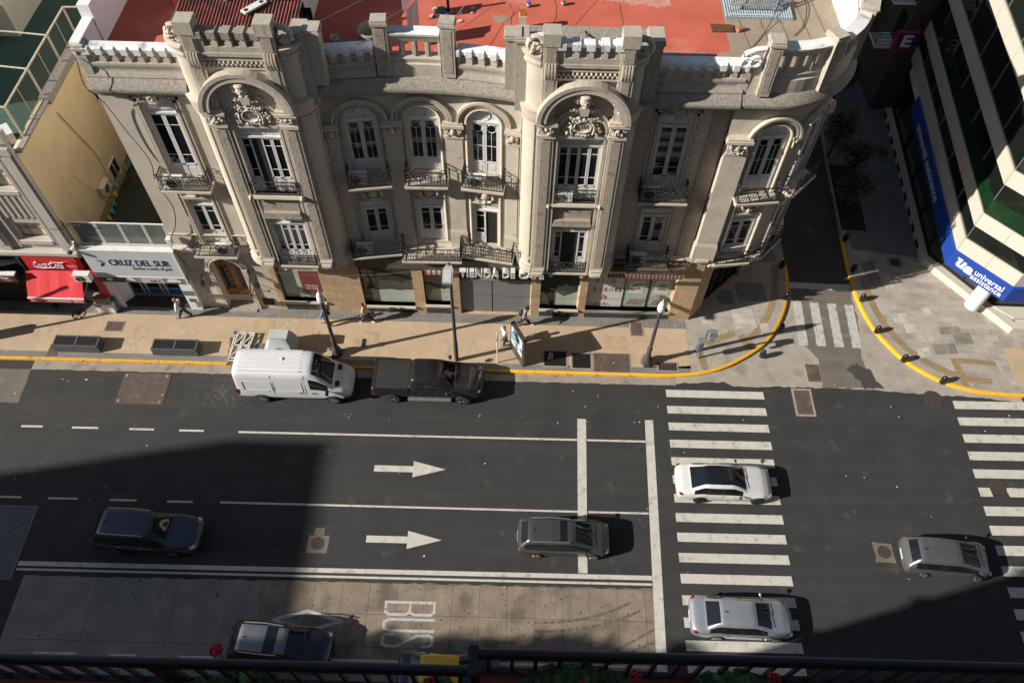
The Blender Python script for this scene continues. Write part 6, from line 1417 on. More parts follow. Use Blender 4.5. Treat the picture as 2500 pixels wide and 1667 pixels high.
wh = paint('white_car_paint', (.66,.66,.65)); sv = paint('silver_car_paint', (.50,.53,.57), .65, .3); gy = paint('grey_car_paint', (.085,.09,.09), .45, .28); dk = paint('dark_blue_grey_paint', (.055,.065,.08), .4, .25); bk = paint('black_car_paint', (.016,.018,.022), .0, .2); ylw = paint('taxi_yellow', (.75,.46,.02))
car('parked_car' if False else 'white_sedan', 'white sedan with a black glass roof crossing the zebra', 'car', 8.3, 17.03, 0, 4.82, 1.84, 1.44, 1.32, 2.78, 3.4, .68, (1.18,4.06), .335, pm=wh, roofm=M['carglass'], rimm=mat('dark_rim', (.12,.115,.11), .35, .1, 6, metal=.7))
car('silver_sedan', 'silver sedan crossing the zebra in the nearest lane', 'car', 8.32, 10.35, -1.0, 4.66, 1.8, 1.46, 1.25, 2.78, 3.58, .68, (1.2,3.9), .325, pm=sv, chrome_=True)
car('grey_estate', 'dark grey estate car with sunroof waiting before the stop line', 'car', .42, 13.92, -.3, 4.45, 1.74, 1.5, .52, 2.66, 3.58, .16, (.9,3.63), .315, 'hatch', gy, sun_roof=(1.95,2.4), rails=True, rimm=mat('bronze_rim', (.5,.38,.26), .35, .1, 6, metal=.6))
car('grey_hatchback', 'silver grey hatchback with red lamps driving towards the right zebra', 'car', 18.78, 13.45, -3.5, 4.12, 1.74, 1.5, .55, 2.36, 3.42, .2, (.98,3.48), .31, 'hatch', paint('mid_grey_car_paint', (.17,.175,.175), .55, .28))
car('dark_suv', 'dark blue grey off road car with chrome trim in the shaded lane', 'suv', -19.72, 13.6, -2.0, 5.05, 1.88, 1.82, .62, 2.98, 3.66, .12, (1.05,3.83), .38, 'hatch', dk, rails=True, chrome_=True, hood=1.14, belt=1.12, clear=.3)
car('silver_roof_suv', 'silver roofed off road car with sunroof beside the BUS lettering', 'suv', -12.2, 8.55, -4.5, 4.52, 1.86, 1.68, .6, 2.62, 3.4, .14, (.88,3.6), .36, 'hatch', bk, paint('silver_roof_paint', (.21,.22,.23), .6, .35), sun_roof=(1.75,2.3), rails=True, hood=1.06, belt=1.04, clear=.28)
TX = car('yellow_taxi', 'black taxi with a yellow roof half hidden by the balcony rail', 'taxi', -4.68, 7.6, 0, 4.42, 1.74, 1.48, 1.05, 2.62, 3.4, .55, (.9,3.5), .31, pm=paint('taxi_black', (.012,.02,.045)), roofm=ylw, pil=[(1.2,1.3),(1.95,2.05)], gold=True)
# ---- van
root = thing('white_van', 'white panel van with high ribbed roof parked at the kerb', 'van', (-11.6,22.25,0)); F = T3(-14.6,22.25,0)
S = [(0,.90,2.45,.74,1.3,.5),(.06,.98,2.56,.80,1.3,.42),(.3,1.0,2.62,.82,1.3,.38),(2.5,1.01,2.64,.84,1.3,.36),(3.6,1.01,2.64,.84,1.28,.36),(4.0,1.01,2.6,.82,1.26,.36),(4.42,1.0,2.36,.80,1.24,.36),(4.8,1.0,1.85,.82,1.2,.36),(5.08,.99,1.45,.84,1.16,.36),(5.18,.98,1.38,.83,1.14,.36),(5.6,.94,1.2,.78,1.02,.34),(5.92,.84,.98,.68,.84,.34),(6.05,.72,.74,.58,.66,.36)]
for q in (4.0,4.1,4.86): 
    if all(abs(q-s[0]) > .03 for s in S): S.append(tuple(lerp_st(S, q))); S.sort()
def cls(x, r):
    if r >= 6 and 4.1 < x < 5.08: return 'screen'
    if r == 4 and 3.95 < x < 4.9: return 'glass'
    if r >= 5 and .3 < x < 3.6: return 'roof'
    if r <= 1: return 'sill'
    if x > 5.7 and r == 2: return 'sill'
    return 'paint'
vw = paint('van_white_paint', (.68,.69,.71))
shell('white_van', S, (1.25,5.05), .35, cls, dict(paint=('body',vw), roof=('roof',vw), glass=('side_window',M['carglass']), screen=('windscreen',M['carglass']), sill=('side_trim',mat('grey_trim', (.12,.125,.13), .6)), under=('underbody',M['dark'])), root, F)
for xc in (1.25,5.05):
    for s_ in (-1,1): wheel(F, xc, s_*.90, .35, .23, root, M['steel'], 6)
mb = MB(F)
for k in range(7): y = -.66+k*.22; mb.box(.35,y-.012,2.615,3.55,y+.012,2.665)
mb.build('roof_rib', vw, root); extra(F, root, 'roof_vent', vw, balls=[((2.55,.1,2.66),(.1,.1,.06))])
mb = MB(F)
for x0, x1, z0, z1 in ((.45,1.95,1.25,1.95),(2.05,3.55,1.25,1.95)):
    for a, b in (((x0,z0),(x1,z0)),((x1,z0),(x1,z1)),((x1,z1),(x0,z1)),((x0,z1),(x0,z0))):
        for s_ in (-1,1):
            f = lambda z: s_*(1.005-.17*max(0,(z-1.28))/1.35-.01)
            mb.bar((a[0],f(a[1]),a[1]),(b[0],f(b[1]),b[1]),.022)
mb.box(.6,-1.02,1.18,1.75,-.985,1.22)
for xx in (2.0,3.7): mb.bar((xx,-1.008,.5),(xx,-.995,1.25),.014); mb.bar((xx,-.99,1.28),(xx,-.83,2.5),.014)
part(mb, 'panel_groove', mat('groove_grey', (.50,.51,.53), .5), root, None)
for xx in (3.35,4.0): extra(F, root, 'door_handle', M['black'], boxes=[(xx,-1.03,1.05,xx+.22,-1.0,1.11)])
for s_ in (-1,1):
    extra(F, root, 'wing_mirror', M['black'], balls=[((4.85,s_*1.16,1.35),(.1,.12,.17))], tubes=[([(4.9,s_*.95,1.25),(4.85,s_*1.12,1.3)],.04)]); extra(F, root, 'headlight', M['head'], balls=[((5.78,s_*.70,.88),(.2,.14,.1))])
    extra(F, root, 'taillight', M['tail'], boxes=[(.0,s_*.95-.05,.8,.12,s_*.95+.05,1.25)]); extra(F, root, 'bonnet_vent', M['black'], boxes=[(5.2,s_*.52-.17,1.375,5.42,s_*.52+.17,1.385)])
extra(F, root, 'front_bumper', mat('black_bumper', (.02,.02,.022), .55), boxes=[(5.88,-.7,.36,6.08,.7,.62)])
# ---- pickup
root = thing('dark_pickup', 'dark double cab pickup with a covered bed parked behind the white van', 'pickup', (-4.6,22.45,0)); F = T3(-7.5,22.45,0)
pk = paint('dark_brown_grey_paint', (.028,.026,.025), .3, .2)
S = [(0,.93,1.28,.86,1.18,.6),(.05,.98,1.33,.90,1.2,.55),(.2,1.0,1.36,.92,1.22,.5),(1.98,1.0,1.36,.92,1.22,.45),(2.02,.985,1.4,.9,1.22,.45),(2.05,.985,1.5,.76,1.22,.45),(2.12,1.0,1.86,.70,1.22,.45),(2.35,1.0,1.91,.72,1.22,.45),(2.95,1.0,1.93,.73,1.2,.45),(3.0,1.0,1.93,.73,1.2,.45),(3.6,1.0,1.9,.72,1.2,.45),(3.74,1.0,1.86,.70,1.2,.45),(4.38,.99,1.36,.84,1.18,.45),(4.46,.99,1.34,.86,1.17,.45),(5.2,.97,1.27,.84,1.1,.45),(5.65,.93,1.14,.78,1.0,.45),(5.84,.84,.98,.7,.86,.5),(5.9,.78,.84,.62,.76,.52)]
for q in (2.4,2.9,3.05,4.2,3.15,3.5): 
    if all(abs(q-s[0]) > .03 for s in S): S.append(tuple(lerp_st(sorted(S), q))); S.sort()
def cls(x, r):
    if r >= 5:
        if .2 < x < 1.98: return 'bed'
        if 2.05 < x < 2.12 and r >= 6: return 'rear'
        if 3.74 < x < 4.38 and r >= 6: return 'screen'
        if 3.15 < x < 3.5 and r >= 6: return 'sun'
        if 2.12 < x < 3.74: return 'roof'
    if r == 4 and 2.35 < x < 4.25: return 'pillar' if 2.9 < x < 3.05 else 'glass'
    return 'paint'
shell('dark_pickup', S, (1.1,4.85), .40, cls, dict(paint=('body',pk), roof=('roof',pk), bed=('bed_cover',mat('black_vinyl_cover', (.035,.034,.034), .7, .1, 4)), rear=('rear_window',M['carglass']), sun=('sunroof',M['carglass']), screen=('windscreen',M['carglass']), glass=('side_window',M['carglass']), pillar=('window_pillar',pk), under=('underbody',M['dark'])), root, F)
for xc in (1.1,4.85):
    for s_ in (-1,1): wheel(F, xc, s_*.90, .40, .27, root)
mb = MB(F)
for k in range(18): mb.box(.3,-.82+k*.095,1.352,1.9,-.80+k*.095,1.37)
mb.build('bed_cover_rib', M['black'], root)
for s_ in (-1,1):
    extra(F, root, 'running_board', M['alu'], boxes=[(1.9,s_*1.02-.09,.42,4.2,s_*1.02+.09,.48)]); extra(F, root, 'wing_mirror', M['black'], balls=[((4.05,s_*1.16,1.32),(.1,.13,.12))])
    extra(F, root, 'headlight', M['head'], balls=[((5.62,s_*.74,.98),(.18,.12,.1))]); extra(F, root, 'taillight', M['tail'], boxes=[(-.01,s_*.88-.06,.8,.1,s_*.88+.06,1.15)]); extra(F, root, 'bed_rail', M['black'], boxes=[(.12,s_*.93-.03,1.33,1.96,s_*.93+.03,1.385)])
    for xx in (2.5,3.35): extra(F, root, 'door_handle', M['chrome'], boxes=[(xx,s_*1.01-.015,1.05,xx+.2,s_*1.01+.015,1.1)])
extra(F, root, 'rear_bumper', M['chrome'], boxes=[(-.08,-.85,.5,.06,.85,.66)]); extra(F, root, 'front_bumper', pk, boxes=[(5.75,-.8,.5,5.93,.8,.66)]); extra(F, root, 'grille', M['black'], boxes=[(5.84,-.5,.66,5.9,.5,.86)])
t = thing('dashboard_badge', 'red and blue oval sticker behind the pickup windscreen', 'sticker', (-3.45,22.5,1.6)); mb = MB(F); mb.M = F @ T3(4.1,-.15,1.6) @ Matrix.Rotation(R_(38),4,'Y'); mb.lathe([(.16,.03),(.16,.034)], (0,0,0), 16); mb.cm = 1; mb.lathe([(.11,.034),(.11,.038)], (0,0,0), 16); mb.build('sticker', [mat('badge_red', (.4,.03,.04), .5), mat('badge_blue', (.08,.12,.4), .5)], t)
# ---- motorcycle in the shade
t = thing('red_motorcycle', 'red motorcycle parked in the shaded side street', 'motorcycle', (22.7,44.5,.14)); F = T3(22.7,44.5,.14,R_(-65))
mb = MB(F @ T3(0,0,0)); 
for x in (-.65,.65):
    mb = MB(F @ T3(x,0,.31) @ Matrix.Rotation(R_(90),4,'X')); mb.lathe([(.2,-.06),(.31,-.05),(.31,.05),(.2,.06)], (0,0,0), 18); mb.build('wheel', M['tyre'], t)
extra(F, t, 'fuel_tank', paint('red_bike_paint', (.45,.02,.03)), balls=[((.15,0,.85),(.28,.15,.14)),((.62,0,.62),(.2,.07,.08))]); extra(F, t, 'seat', M['black'], balls=[((-.35,0,.82),(.38,.14,.08))]); extra(F, t, 'engine', M['steel'], boxes=[(-.2,-.13,.35,.25,.13,.7)]); extra(F, t, 'handlebar', M['black'], tubes=[([(.42,-.36,1.02),(.5,0,1.0),(.42,.36,1.02)],.02),([(.5,0,1.0),(.65,0,.35)],.03)])
# ================================================================ PEOPLE
def skin(F, V, E_, R, m, name, parent, lv=1):
    me = bpy.data.meshes.new('sk'); me.from_pydata([tuple(v) for v in V], E_, []); o = bpy.data.objects.new('sk', me); col.objects.link(o)
    o.modifiers.new('skin', 'SKIN'); md = o.modifiers.new('s', 'SUBSURF'); md.levels = lv; md.render_levels = lv
    for i, r in enumerate(R): me.skin_vertices[0].data[i].radius = r if isinstance(r, tuple) else (r,r)
    me.skin_vertices[0].data[0].use_root = True
    dg = bpy.context.evaluated_depsgraph_get(); em = bpy.data.meshes.new_from_object(o.evaluated_get(dg)); bpy.data.objects.remove(o); bpy.data.meshes.remove(me)
    mb = MB(F); idx = [mb.P(v.co) for v in em.vertices]
    for p in em.polygons: mb.face([idx[v] for v in p.vertices])
    bpy.data.meshes.remove(em); return mb.build(name, m, parent, 80)
def person(label, x, y, head, pose, top, bottom, hairm, pack=None, sleeve=.5, shoe=None, cap=None):
    """pose: leg swing of left/right (deg), knee bend, arm swing, elbow bend, trunk lean; local +x is forward"""
    t = thing('person', label, 'person', (x,y,.145), 'people walking on the pavement'); F = T3(x,y,.145,R_(head))
    ln = R_(pose.get('lean',4)); up = lambda h: Vector((math.sin(ln)*h, 0, math.cos(ln)*h))
    P0 = Vector((0,0,.90)); ch = P0+up(.40); nk = P0+up(.56); hd = nk+Vector((.03+math.sin(ln)*.1,0,.13))
    V = [P0, P0+up(.18), ch, nk, hd, hd+Vector((.02,0,.12))]; E_ = [(0,1),(1,2),(2,3),(3,4),(4,5)]; R = [(.15,.115),(.135,.105),(.17,.115),.058,.085,.075]
    JT = {}
    for s_, nm in ((1,'l'),(-1,'r')):
        a, k = R_(pose['leg'+nm]), R_(pose['knee'+nm]); hip = P0+Vector((0,s_*.09,-.06)); kn = hip+Vector((math.sin(a)*.42,0,-math.cos(a)*.42)); an = kn+Vector((math.sin(a-k)*.41,0,-math.cos(a-k)*.41)); fa = a-k; toe = an+Vector((math.cos(fa)*.17,s_*.02,-.05+math.sin(fa)*.12))
        i = len(V); V += [hip,kn,an,toe]; E_ += [(0,i),(i,i+1),(i+1,i+2),(i+2,i+3)]; R += [.088,.06,.042,.038]; JT['leg'+nm] = (hip,kn,an,toe)
        b, e, o_ = R_(pose['arm'+nm]), R_(pose['el'+nm]), pose.get('out'+nm, .07); sh = ch+Vector((0,s_*.19,.08)); el = sh+Vector((math.sin(b)*.28,s_*o_,-math.cos(b)*.28)); wr = el+Vector((math.sin(b+e)*.25,s_*.0-(s_*.10 if e > 1.6 else 0),-math.cos(b+e)*.25))
        i = len(V); V += [sh,el,wr]; E_ += [(2,i),(i,i+1),(i+1,i+2)]; R += [.066,.045,.03]; JT['arm'+nm] = (sh,el,wr)
        dv = (wr-el).normalized(); si = Vector((0,s_,0)); fwd = dv.cross(si).normalized(); pl = wr+dv*.07; i2 = len(V); V.append(pl); E_.append((i+2,i2)); R.append((.034,.02))
        for q, (off, L_) in enumerate(((-.028,.07),(-.010,.08),(.010,.075),(.028,.055))):
            j = len(V); V += [pl+fwd*off+dv*.03, pl+fwd*off*1.1+dv*L_*.8-si*.02]; E_ += [(i2,j),(j,j+1)]; R += [.010,.008]
        j = len(V); V += [wr+dv*.03-fwd*.035, wr+dv*.075-fwd*.055-si*.01]; E_ += [(i+2,j),(j,j+1)]; R += [.012,.009]
    skin(F, V, E_, R, M['skin'], 'body', t, 1)
    # head detail
    extra(F, t, 'face', M['skin'], balls=[(hd+Vector((.1,0,.04)),(.022,.016,.022)),(hd+Vector((.075,.088,.03)) - Vector((.075,0,0)),(.015,.012,.028)),(hd+Vector((0,-.088,.03)),(.015,.012,.028))])
    extra(F, t, 'eye', M['dark'], balls=[(hd+Vector((.082,.033,.065)),(.008,.013,.008)),(hd+Vector((.082,-.033,.065)),(.008,.013,.008))]); extra(F, t, 'mouth', mat('lips', (.3,.12,.1), .6), balls=[(hd+Vector((.088,0,.0)),(.008,.025,.007))])
    extra(F, t, 'hair', hairm, balls=[(hd+Vector((-.02,0,.09)),(.105,.098,.10))])
    if cap: extra(F, t, 'cap', cap, balls=[(hd+Vector((.0,0,.115)),(.115,.105,.085)),(hd+Vector((.11,0,.10)),(.07,.08,.015))])
    # clothes
    sv_, se, sr = [P0+Vector((0,0,-.06)),P0+up(.18),ch,P0+up(.50)], [(0,1),(1,2),(2,3)], [(.215,.165),(.205,.165),(.235,.17),.09]
    for nm in 'lr':
        sh, el, wr = JT['arm'+nm]; i = len(sv_); sv_ += [sh, sh.lerp(el,.75) if sleeve <= .5 else el]; se += [(2,i),(i,i+1)]; sr += [.105,.088]
        if sleeve > .5: sv_.append(el.lerp(wr,.85)); se.append((i+1,i+2)); sr.append(.062)
    skin(F, sv_, se, sr, top, 'shirt', t)
    lv_, le, lr = [P0+Vector((0,0,.04)),P0+Vector((0,0,-.05))], [(0,1)], [(.195,.155),(.2,.16)]
    for nm in 'lr':
        hip, kn, an, toe = JT['leg'+nm]; i = len(lv_); lv_ += [hip+Vector((0,0,-.06)),kn,an.lerp(kn,.06)]; le += [(1,i),(i,i+1),(i+1,i+2)]; lr += [.125,.098,.078]
        extra(F, t, 'shoe', shoe or M['black'], balls=[((an+toe)/2+Vector((.02,0,-.02)),(.135,.05,.048))])
    skin(F, lv_, le, lr, bottom, 'trousers', t)
    if pack:
        b = MB(F @ Matrix.Translation(P0+up(.30)+Vector((-.21,0,.0))) @ Matrix.Rotation(ln,4,'Y')); b.ball((0,0,0),(.11,.16,.23),10,8); b.ball((-.07,0,-.06),(.07,.13,.13),8,6)
        for s_ in (-1,1): b.tube([(.02,s_*.1,.18),(.16,s_*.11,.2),(.27,s_*.11,.08),(.2,s_*.13,-.12)], .018, 5)
        b.build('backpack', pack, t, 60)
    return t
cl = lambda n, c: mat(n, c, .85, .1, 9)
walkA = dict(legl=24,kneel=4,legr=-22,kneer=18,arml=-24,ell=14,armr=26,elr=22,lean=7)
walkB = dict(legl=-15,kneel=16,legr=14,kneer=3,arml=22,ell=25,armr=-20,elr=15,lean=5)
person('man in a white shirt with a black backpack striding past the courier shop', -18.95, 26.62, 178, dict(walkA, lean=10, armr=22, elr=12, arml=8), cl('white_shirt', (.70,.71,.74)), cl('charcoal_trousers', (.05,.05,.055)), cl('grey_hair', (.22,.2,.19)), M['black'], .9)
person('person in blue patterned clothes behind the left globe lamp post', -10.72, 26.36, 180, walkB, cl('blue_print_shirt', (.12,.2,.36)), mat('blue_print_trousers', (.20,.25,.36), .85, .5, 25), cl('brown_hair', (.09,.05,.03)), M['black'], .9)
person('person in a cream top and dark jeans with black hair by the paper covered window', -8.45, 26.62, 165, dict(walkA, lean=6, arml=10, armr=14), cl('cream_top', (.60,.44,.26)), cl('dark_jeans', (.025,.04,.075)), M['hair'], None, .4, M['white_metal'])
person('man in a black cap raising one arm with a dark backpack by the shutter', .52, 26.68, -6, dict(legl=30,kneel=6,legr=-26,kneer=24,arml=118,ell=110,armr=26,elr=30,lean=10,outl=.12), cl('grey_tee', (.27,.27,.27)), cl('black_trousers', (.02,.02,.022)), M['hair'], M['black'], .4, M['white_metal'], M['black'])
person('man in a white shirt and jeans with brown hair left of the advert panel', -.52, 25.35, 205, dict(legl=10,kneel=4,legr=-9,kneer=10,arml=16,ell=35,armr=20,elr=50,lean=2), cl('white_short_shirt', (.72,.72,.74)), cl('blue_jeans', (.045,.06,.10)), cl('auburn_hair', (.16,.075,.035)), None, .5, cl('tan_shoes', (.28,.13,.07)))
# ================================================================ ROOF TOP THINGS
SH_ = thing('roof_shed', 'roof shed with a rusty red corrugated sheet roof behind the left tower', 'shed', (-11.4,30,16.6))
mb = MB(); mb.box(-13.6,28.5,16.6,-9.15,40,18.2); mb.poly([(-9.15,28.5,18.2),(-9.15,40,18.2),(-9.15,40,19.6),(-9.15,28.5,18.45)]); mb.build('wall', M['white_wall'], SH_)
mb = MB(); N = 72
for k in range(N):
    xa, xb = -13.9+4.9*k/N, -13.9+4.9*(k+1)/N; f = lambda q: .035*(1 if q % 2 else -1)
    mb.poly([(xa,27.75,18.42+f(k)),(xb,27.75,18.42+f(k+1)),(xb,40,19.65+f(k+1)),(xa,40,19.65+f(k))])
m_, n_, L_n, tc_, out_, b_, mixc_, ramp_, noise_ = M_('rusty_corrugated', (.30,.095,.07), .75, .3, 2, grime=(.13,.075,.055), gscale=1.6, gamt=.5, streak=1)
mb.build('corrugated_roof', m_, SH_, fix=False)
mb = MB(); mb.box(-13.95,27.7,18.2,-13.88,40,18.5); mb.build('roof_edge', M['rust'], SH_)
mb = MB(); mb.box(-9.14,29.2,16.9,-9.1,30.0,18.1); o = mb.build('shed_window', M['glass_room'], SH_)
for y in (29.15,29.65): mb = MB(); mb.box(-9.1,y,16.95,-8.75,y+.04,18.05); mb.build('shutter', M['iron'], o)
t = thing('vent_pipe', 'grey metal flue standing on the corrugated roof', 'pipe', (-12.0,29.3,18.5)); mb = MB(); mb.lathe([(.1,18.4),(.1,20.6)], (-11.98,29.25,0), 12); mb.build('flue', M['steel'], t, 50)
t = thing('roof_board', 'white board with two dark holes lying on the corrugated roof', 'board', (-10.9,28.9,18.6)); mb = MB(); mb.M = T3(-10.75,28.75,18.62,R_(50)); mb.box(-.55,-.16,0,.55,.16,.07); mb.build('board', M['white_metal'], t); mb2 = MB(); mb2.M = mb.M; mb2.lathe([(.1,.071),(.02,.075)], (.38,0,0), 10); mb2.build('hole_rim', M['dark'], t); mb2 = MB(); mb2.M = mb.M; mb2.lathe([(.1,.071),(.02,.075)], (-.38,0,0), 10); mb2.build('hole_rim', M['dark'], t)
t = thing('roof_slab', 'white slab strip lying near the foot of the grey flue', 'slab', (-11.9,30,18.7)); mb = MB(); mb.box(-12.7,29.9,18.68,-11.3,30.25,18.76); mb.build('slab', M['white_wall'], t)
t = thing('roof_hatch', 'black square hatch box on the corrugated roof by the white wall', 'hatch', (-9.7,29.6,18.7)); mb = MB(); mb.box(-10.1,29.3,18.6,-9.4,30.0,18.95); mb.build('hatch_box', M['black'], t)
t = thing('roof_stairhouse', 'red roof step block behind the far left parapet', 'stair block', (-15,32,16.6)); mb = MB(); mb.box(-15.4,31.7,16.6,-14.1,33,17.3); mb.box(-14.3,31.2,16.6,-13.95,31.7,17.0); mb.build('block', M['redroof'], t)
t = thing('paint_bucket', 'white and blue paint bucket on the red roof', 'bucket', (-8.0,29.4,16.6)); mb = MB(); mb.lathe([(.15,16.61),(.18,17.0),(.16,17.0),(.14,16.7)], (-7.9,29.3,0), 14); mb.build('bucket', M['white_metal'], t, 50); mb = MB(); mb.lathe([(.166,16.72),(.176,16.86)], (-7.9,29.3,0), 14); mb.build('bucket_label', mat('label_purple', (.09,.07,.28), .5), t, 50)
t = thing('water_basin', 'round pale concrete basin behind the middle parapet', 'basin', (-6.6,29.9,16.6)); mb = MB(); mb.lathe([(.55,16.6),(.6,17.2),(.5,17.2),(.42,16.8)], (-6.4,29.6,0), 20); mb.build('basin', M['concrete'], t, 50)
CLN = thing('clothes_line', 'thin clothes lines strung across the red roof', 'clothes line', (-4,30,18)); mb = MB(); mb.tube([(-8.1,27.5,18.8),(-5.5,30.5,18.6),(-3.5,33.5,18.9)], .012, 4); mb.tube([(-5.4,27.9,18.8),(-4.0,30.2,18.4),(-2,34,18.8)], .012, 4); mb.tube([(-2.75,27.9,18.8),(-.5,33,19.2)], .012, 4); mb.build('line', M['white_metal'], CLN)
for x, y, w_, h_, a, lb in ((-4.55,29.6,.95,1.45,68,'white sheet hanging on the clothes line over the red roof'),(-5.0,31.3,.8,1.2,68,'folded white cloth at the top edge of the photo')):
    t = thing('hanging_sheet', lb, 'sheet', (x,y,17)); mb = MB(); F = T3(x,y,18.35,R_(a))
    for i in range(10):
        for j in range(6):
            q = lambda u, v: F @ Vector(((u-.5)*w_, .05*math.sin(u*9+v*2)+.12*v*v*(u-.3), -v*h_*(1-.08*math.sin(u*3))))
            mb.poly([q(i/10,j/6),q((i+1)/10,j/6),q((i+1)/10,(j+1)/6),q(i/10,(j+1)/6)])
    mb.build('cloth', mat('white_cotton', (.75,.75,.77), .9, .04, 4), t, 80, fix=False)
t = thing('roof_chimney', 'small cream chimney with an orange cap on the red roof', 'chimney', (0,30.9,16.6)); mb = MB(); mb.prism([(-.16,30.55),(.16,30.55),(.16,30.9),(-.16,30.9)], 16.6, 17.3); mb.build('stack', mat('cream_paint', (.56,.50,.40), .8, .08, 4), t); mb = MB(); mb.box(-.12,30.6,17.3,.12,30.85,17.65); mb.build('cap', mat('orange_brick', (.58,.19,.04), .8, .1, 5), t)
t = thing('scrap_heap', 'scattered paper scraps and a green lid round a post on the roof', 'rubbish', (-3.2,31.8,16.6)); mb = MB(); rnd = random.Random(12); mb.tube([(-3.3,31.9,16.6),(-3.3,31.9,18.0)], .07, 6); mb.build('post', M['iron'], t); mb = MB()
for k in range(16): mb.M = T3(-3.1+rnd.uniform(-.9,.9),31.7+rnd.uniform(-.6,.5),16.62+k*.001,rnd.uniform(0,3)); s_ = rnd.uniform(.05,.12); mb.box(-s_,-s_*.7,0,s_,s_*.7,.02)
part(mb, 'scraps', M['white_paper'], t, None); mb = MB(); mb.lathe([(.25,16.64),(.2,16.72),(.02,16.74)], (-3.6,31.9,0), 14); mb.build('lid', mat('dull_green', (.08,.16,.11), .6), t)
for x, y, c, lb in ((.25,32.4,(.12,.14,.35),'small blue and white tin on the red roof near the top edge'),(1.8,32.6,(.25,.18,.12),'small brown tin on the red roof near the top edge')): t = thing('tin', lb, 'tin', (x,y,16.6)); mb = MB(); mb.lathe([(.1,16.61),(.1,16.85)], (x,y,0), 12); mb.build('can', mat('tin_paint', c, .5), t, 50); mb = MB(); mb.lathe([(.103,16.7),(.103,16.76)], (x,y,0), 12); mb.build('tin_label', M['white_paper'], t, 50)
t = thing('old_mattress', 'brown stained mat lying where the red paint meets bare roof', 'mat', (8.75,31.2,16.6)); mb = MB(); mb.prism(rag([(8.25,30.85),(9.2,30.85),(9.2,31.35),(8.25,31.4),(8.25,30.85)], .02)[:-1], 16.61, 16.67); mb.build('mat', mat('brown_stain', (.13,.06,.02), .8, .3, 5), t)
t = thing('broken_brick', 'broken orange brick beside the brown mat', 'brick', (9.5,31.1,16.6)); mb = MB(); mb.M = T3(9.5,31.0,16.61,.5); mb.box(-.17,-.09,0,.17,.09,.16); mb.build('brick', mat('brick_orange', (.45,.15,.08), .85, .15, 6), t)
SK = thing('roof_skylight', 'blue grey corrugated sheet skylight with a wire mesh guard', 'skylight', (10.4,32.4,16.6)); mb = MB()
for k in range(56):
    xa = 8.95+3.0*k/56; f = lambda q: .02*(1 if q % 2 else -1); mb.poly([(xa,31.85,16.72+f(k)),(xa+3.0/56,31.85,16.72+f(k+1)),(xa+3.0/56,33.15,16.76+f(k+1)),(xa,33.15,16.76+f(k))])
mb.box(8.95,31.85,16.61,11.95,31.9,16.7); mb.build('corrugated_sheet', mat('blue_grey_sheet', (.30,.36,.40), .5, .08, 3), SK, fix=False)
mb = MB(); q = [(9.15,32.25,17.05),(11.1,32.25,17.05),(11.5,33.0,17.1),(9.55,33.0,17.1)]
for a, b in zip(q, q[1:]+q[:1]): mb.bar(a, b, .05)
for k in range(22): f = k/22; mb.tube([Vector(q[0]).lerp(Vector(q[1]),f), Vector(q[3]).lerp(Vector(q[2]),min(1,f+.15))], .008, 4); mb.tube([Vector(q[0]).lerp(Vector(q[1]),f), Vector(q[3]).lerp(Vector(q[2]),max(0,f-.15))], .008, 4)
for p in q: mb.tube([p,(p[0],p[1],16.7)], .02, 4)
mb.build('mesh_guard', M['grimy'], SK); mb = MB(); mb.box(9.1,31.95,16.76,11.2,31.98,16.79); mb.build('sealant_strip', M['white_metal'], SK)
t = thing('roof_pipes', 'two blue grey metal tubes lying on the bare roof', 'pipe', (12,33,16.7)); mb = MB(); mb.tube([(11.2,32.6,16.95),(13.1,33.9,17.0)], .05, 6); mb.tube([(11.35,32.5,16.95),(13.2,33.75,17.0)], .05, 6); mb.build('tubes', M['steel'], t)
t = thing('roof_cables', 'loose black cables trailing over the bare roof', 'cable', (11,31,16.7)); mb = MB(); mb.tube(spline([(9.7,29.6,16.65),(10.6,31,16.66),(11.2,32.2,16.9),(11.6,33.4,17.0)],4), .018, 4); mb.tube(spline([(11.8,30.7,16.65),(12.3,31.4,16.65),(12.7,32.8,16.7),(12.6,34,16.7)],4), .022, 4); mb.build('cable', M['black'], t)
t = thing('pigeon', 'dark pigeon perched on the right tower battlement', 'bird', (2.55,26.6,19.1)); F = T3(2.5,26.6,19.1,R_(150)); mb = MB(F); mb.ball((0,0,.13),(.13,.07,.075),10,8); mb.ball((.12,0,.23),(.05,.045,.05),8,6); mb.tube([(.07,0,.17),(.12,0,.23)],[.05,.035],6); mb.poly([(-.09,-.04,.13),(-.26,-.05,.08),(-.26,.05,.08),(-.09,.04,.13)]); mb.tube([(.16,0,.225),(.2,0,.215)],[.014,.005],5)
for s_ in (-1,1): mb.tube([(.01,s_*.03,.08),(.02,s_*.03,.0),(.06,s_*.03,.0)], .008, 4)
mb.build('plumage', mat('pigeon_grey', (.035,.03,.035), .6, .3, 20), t, 60)
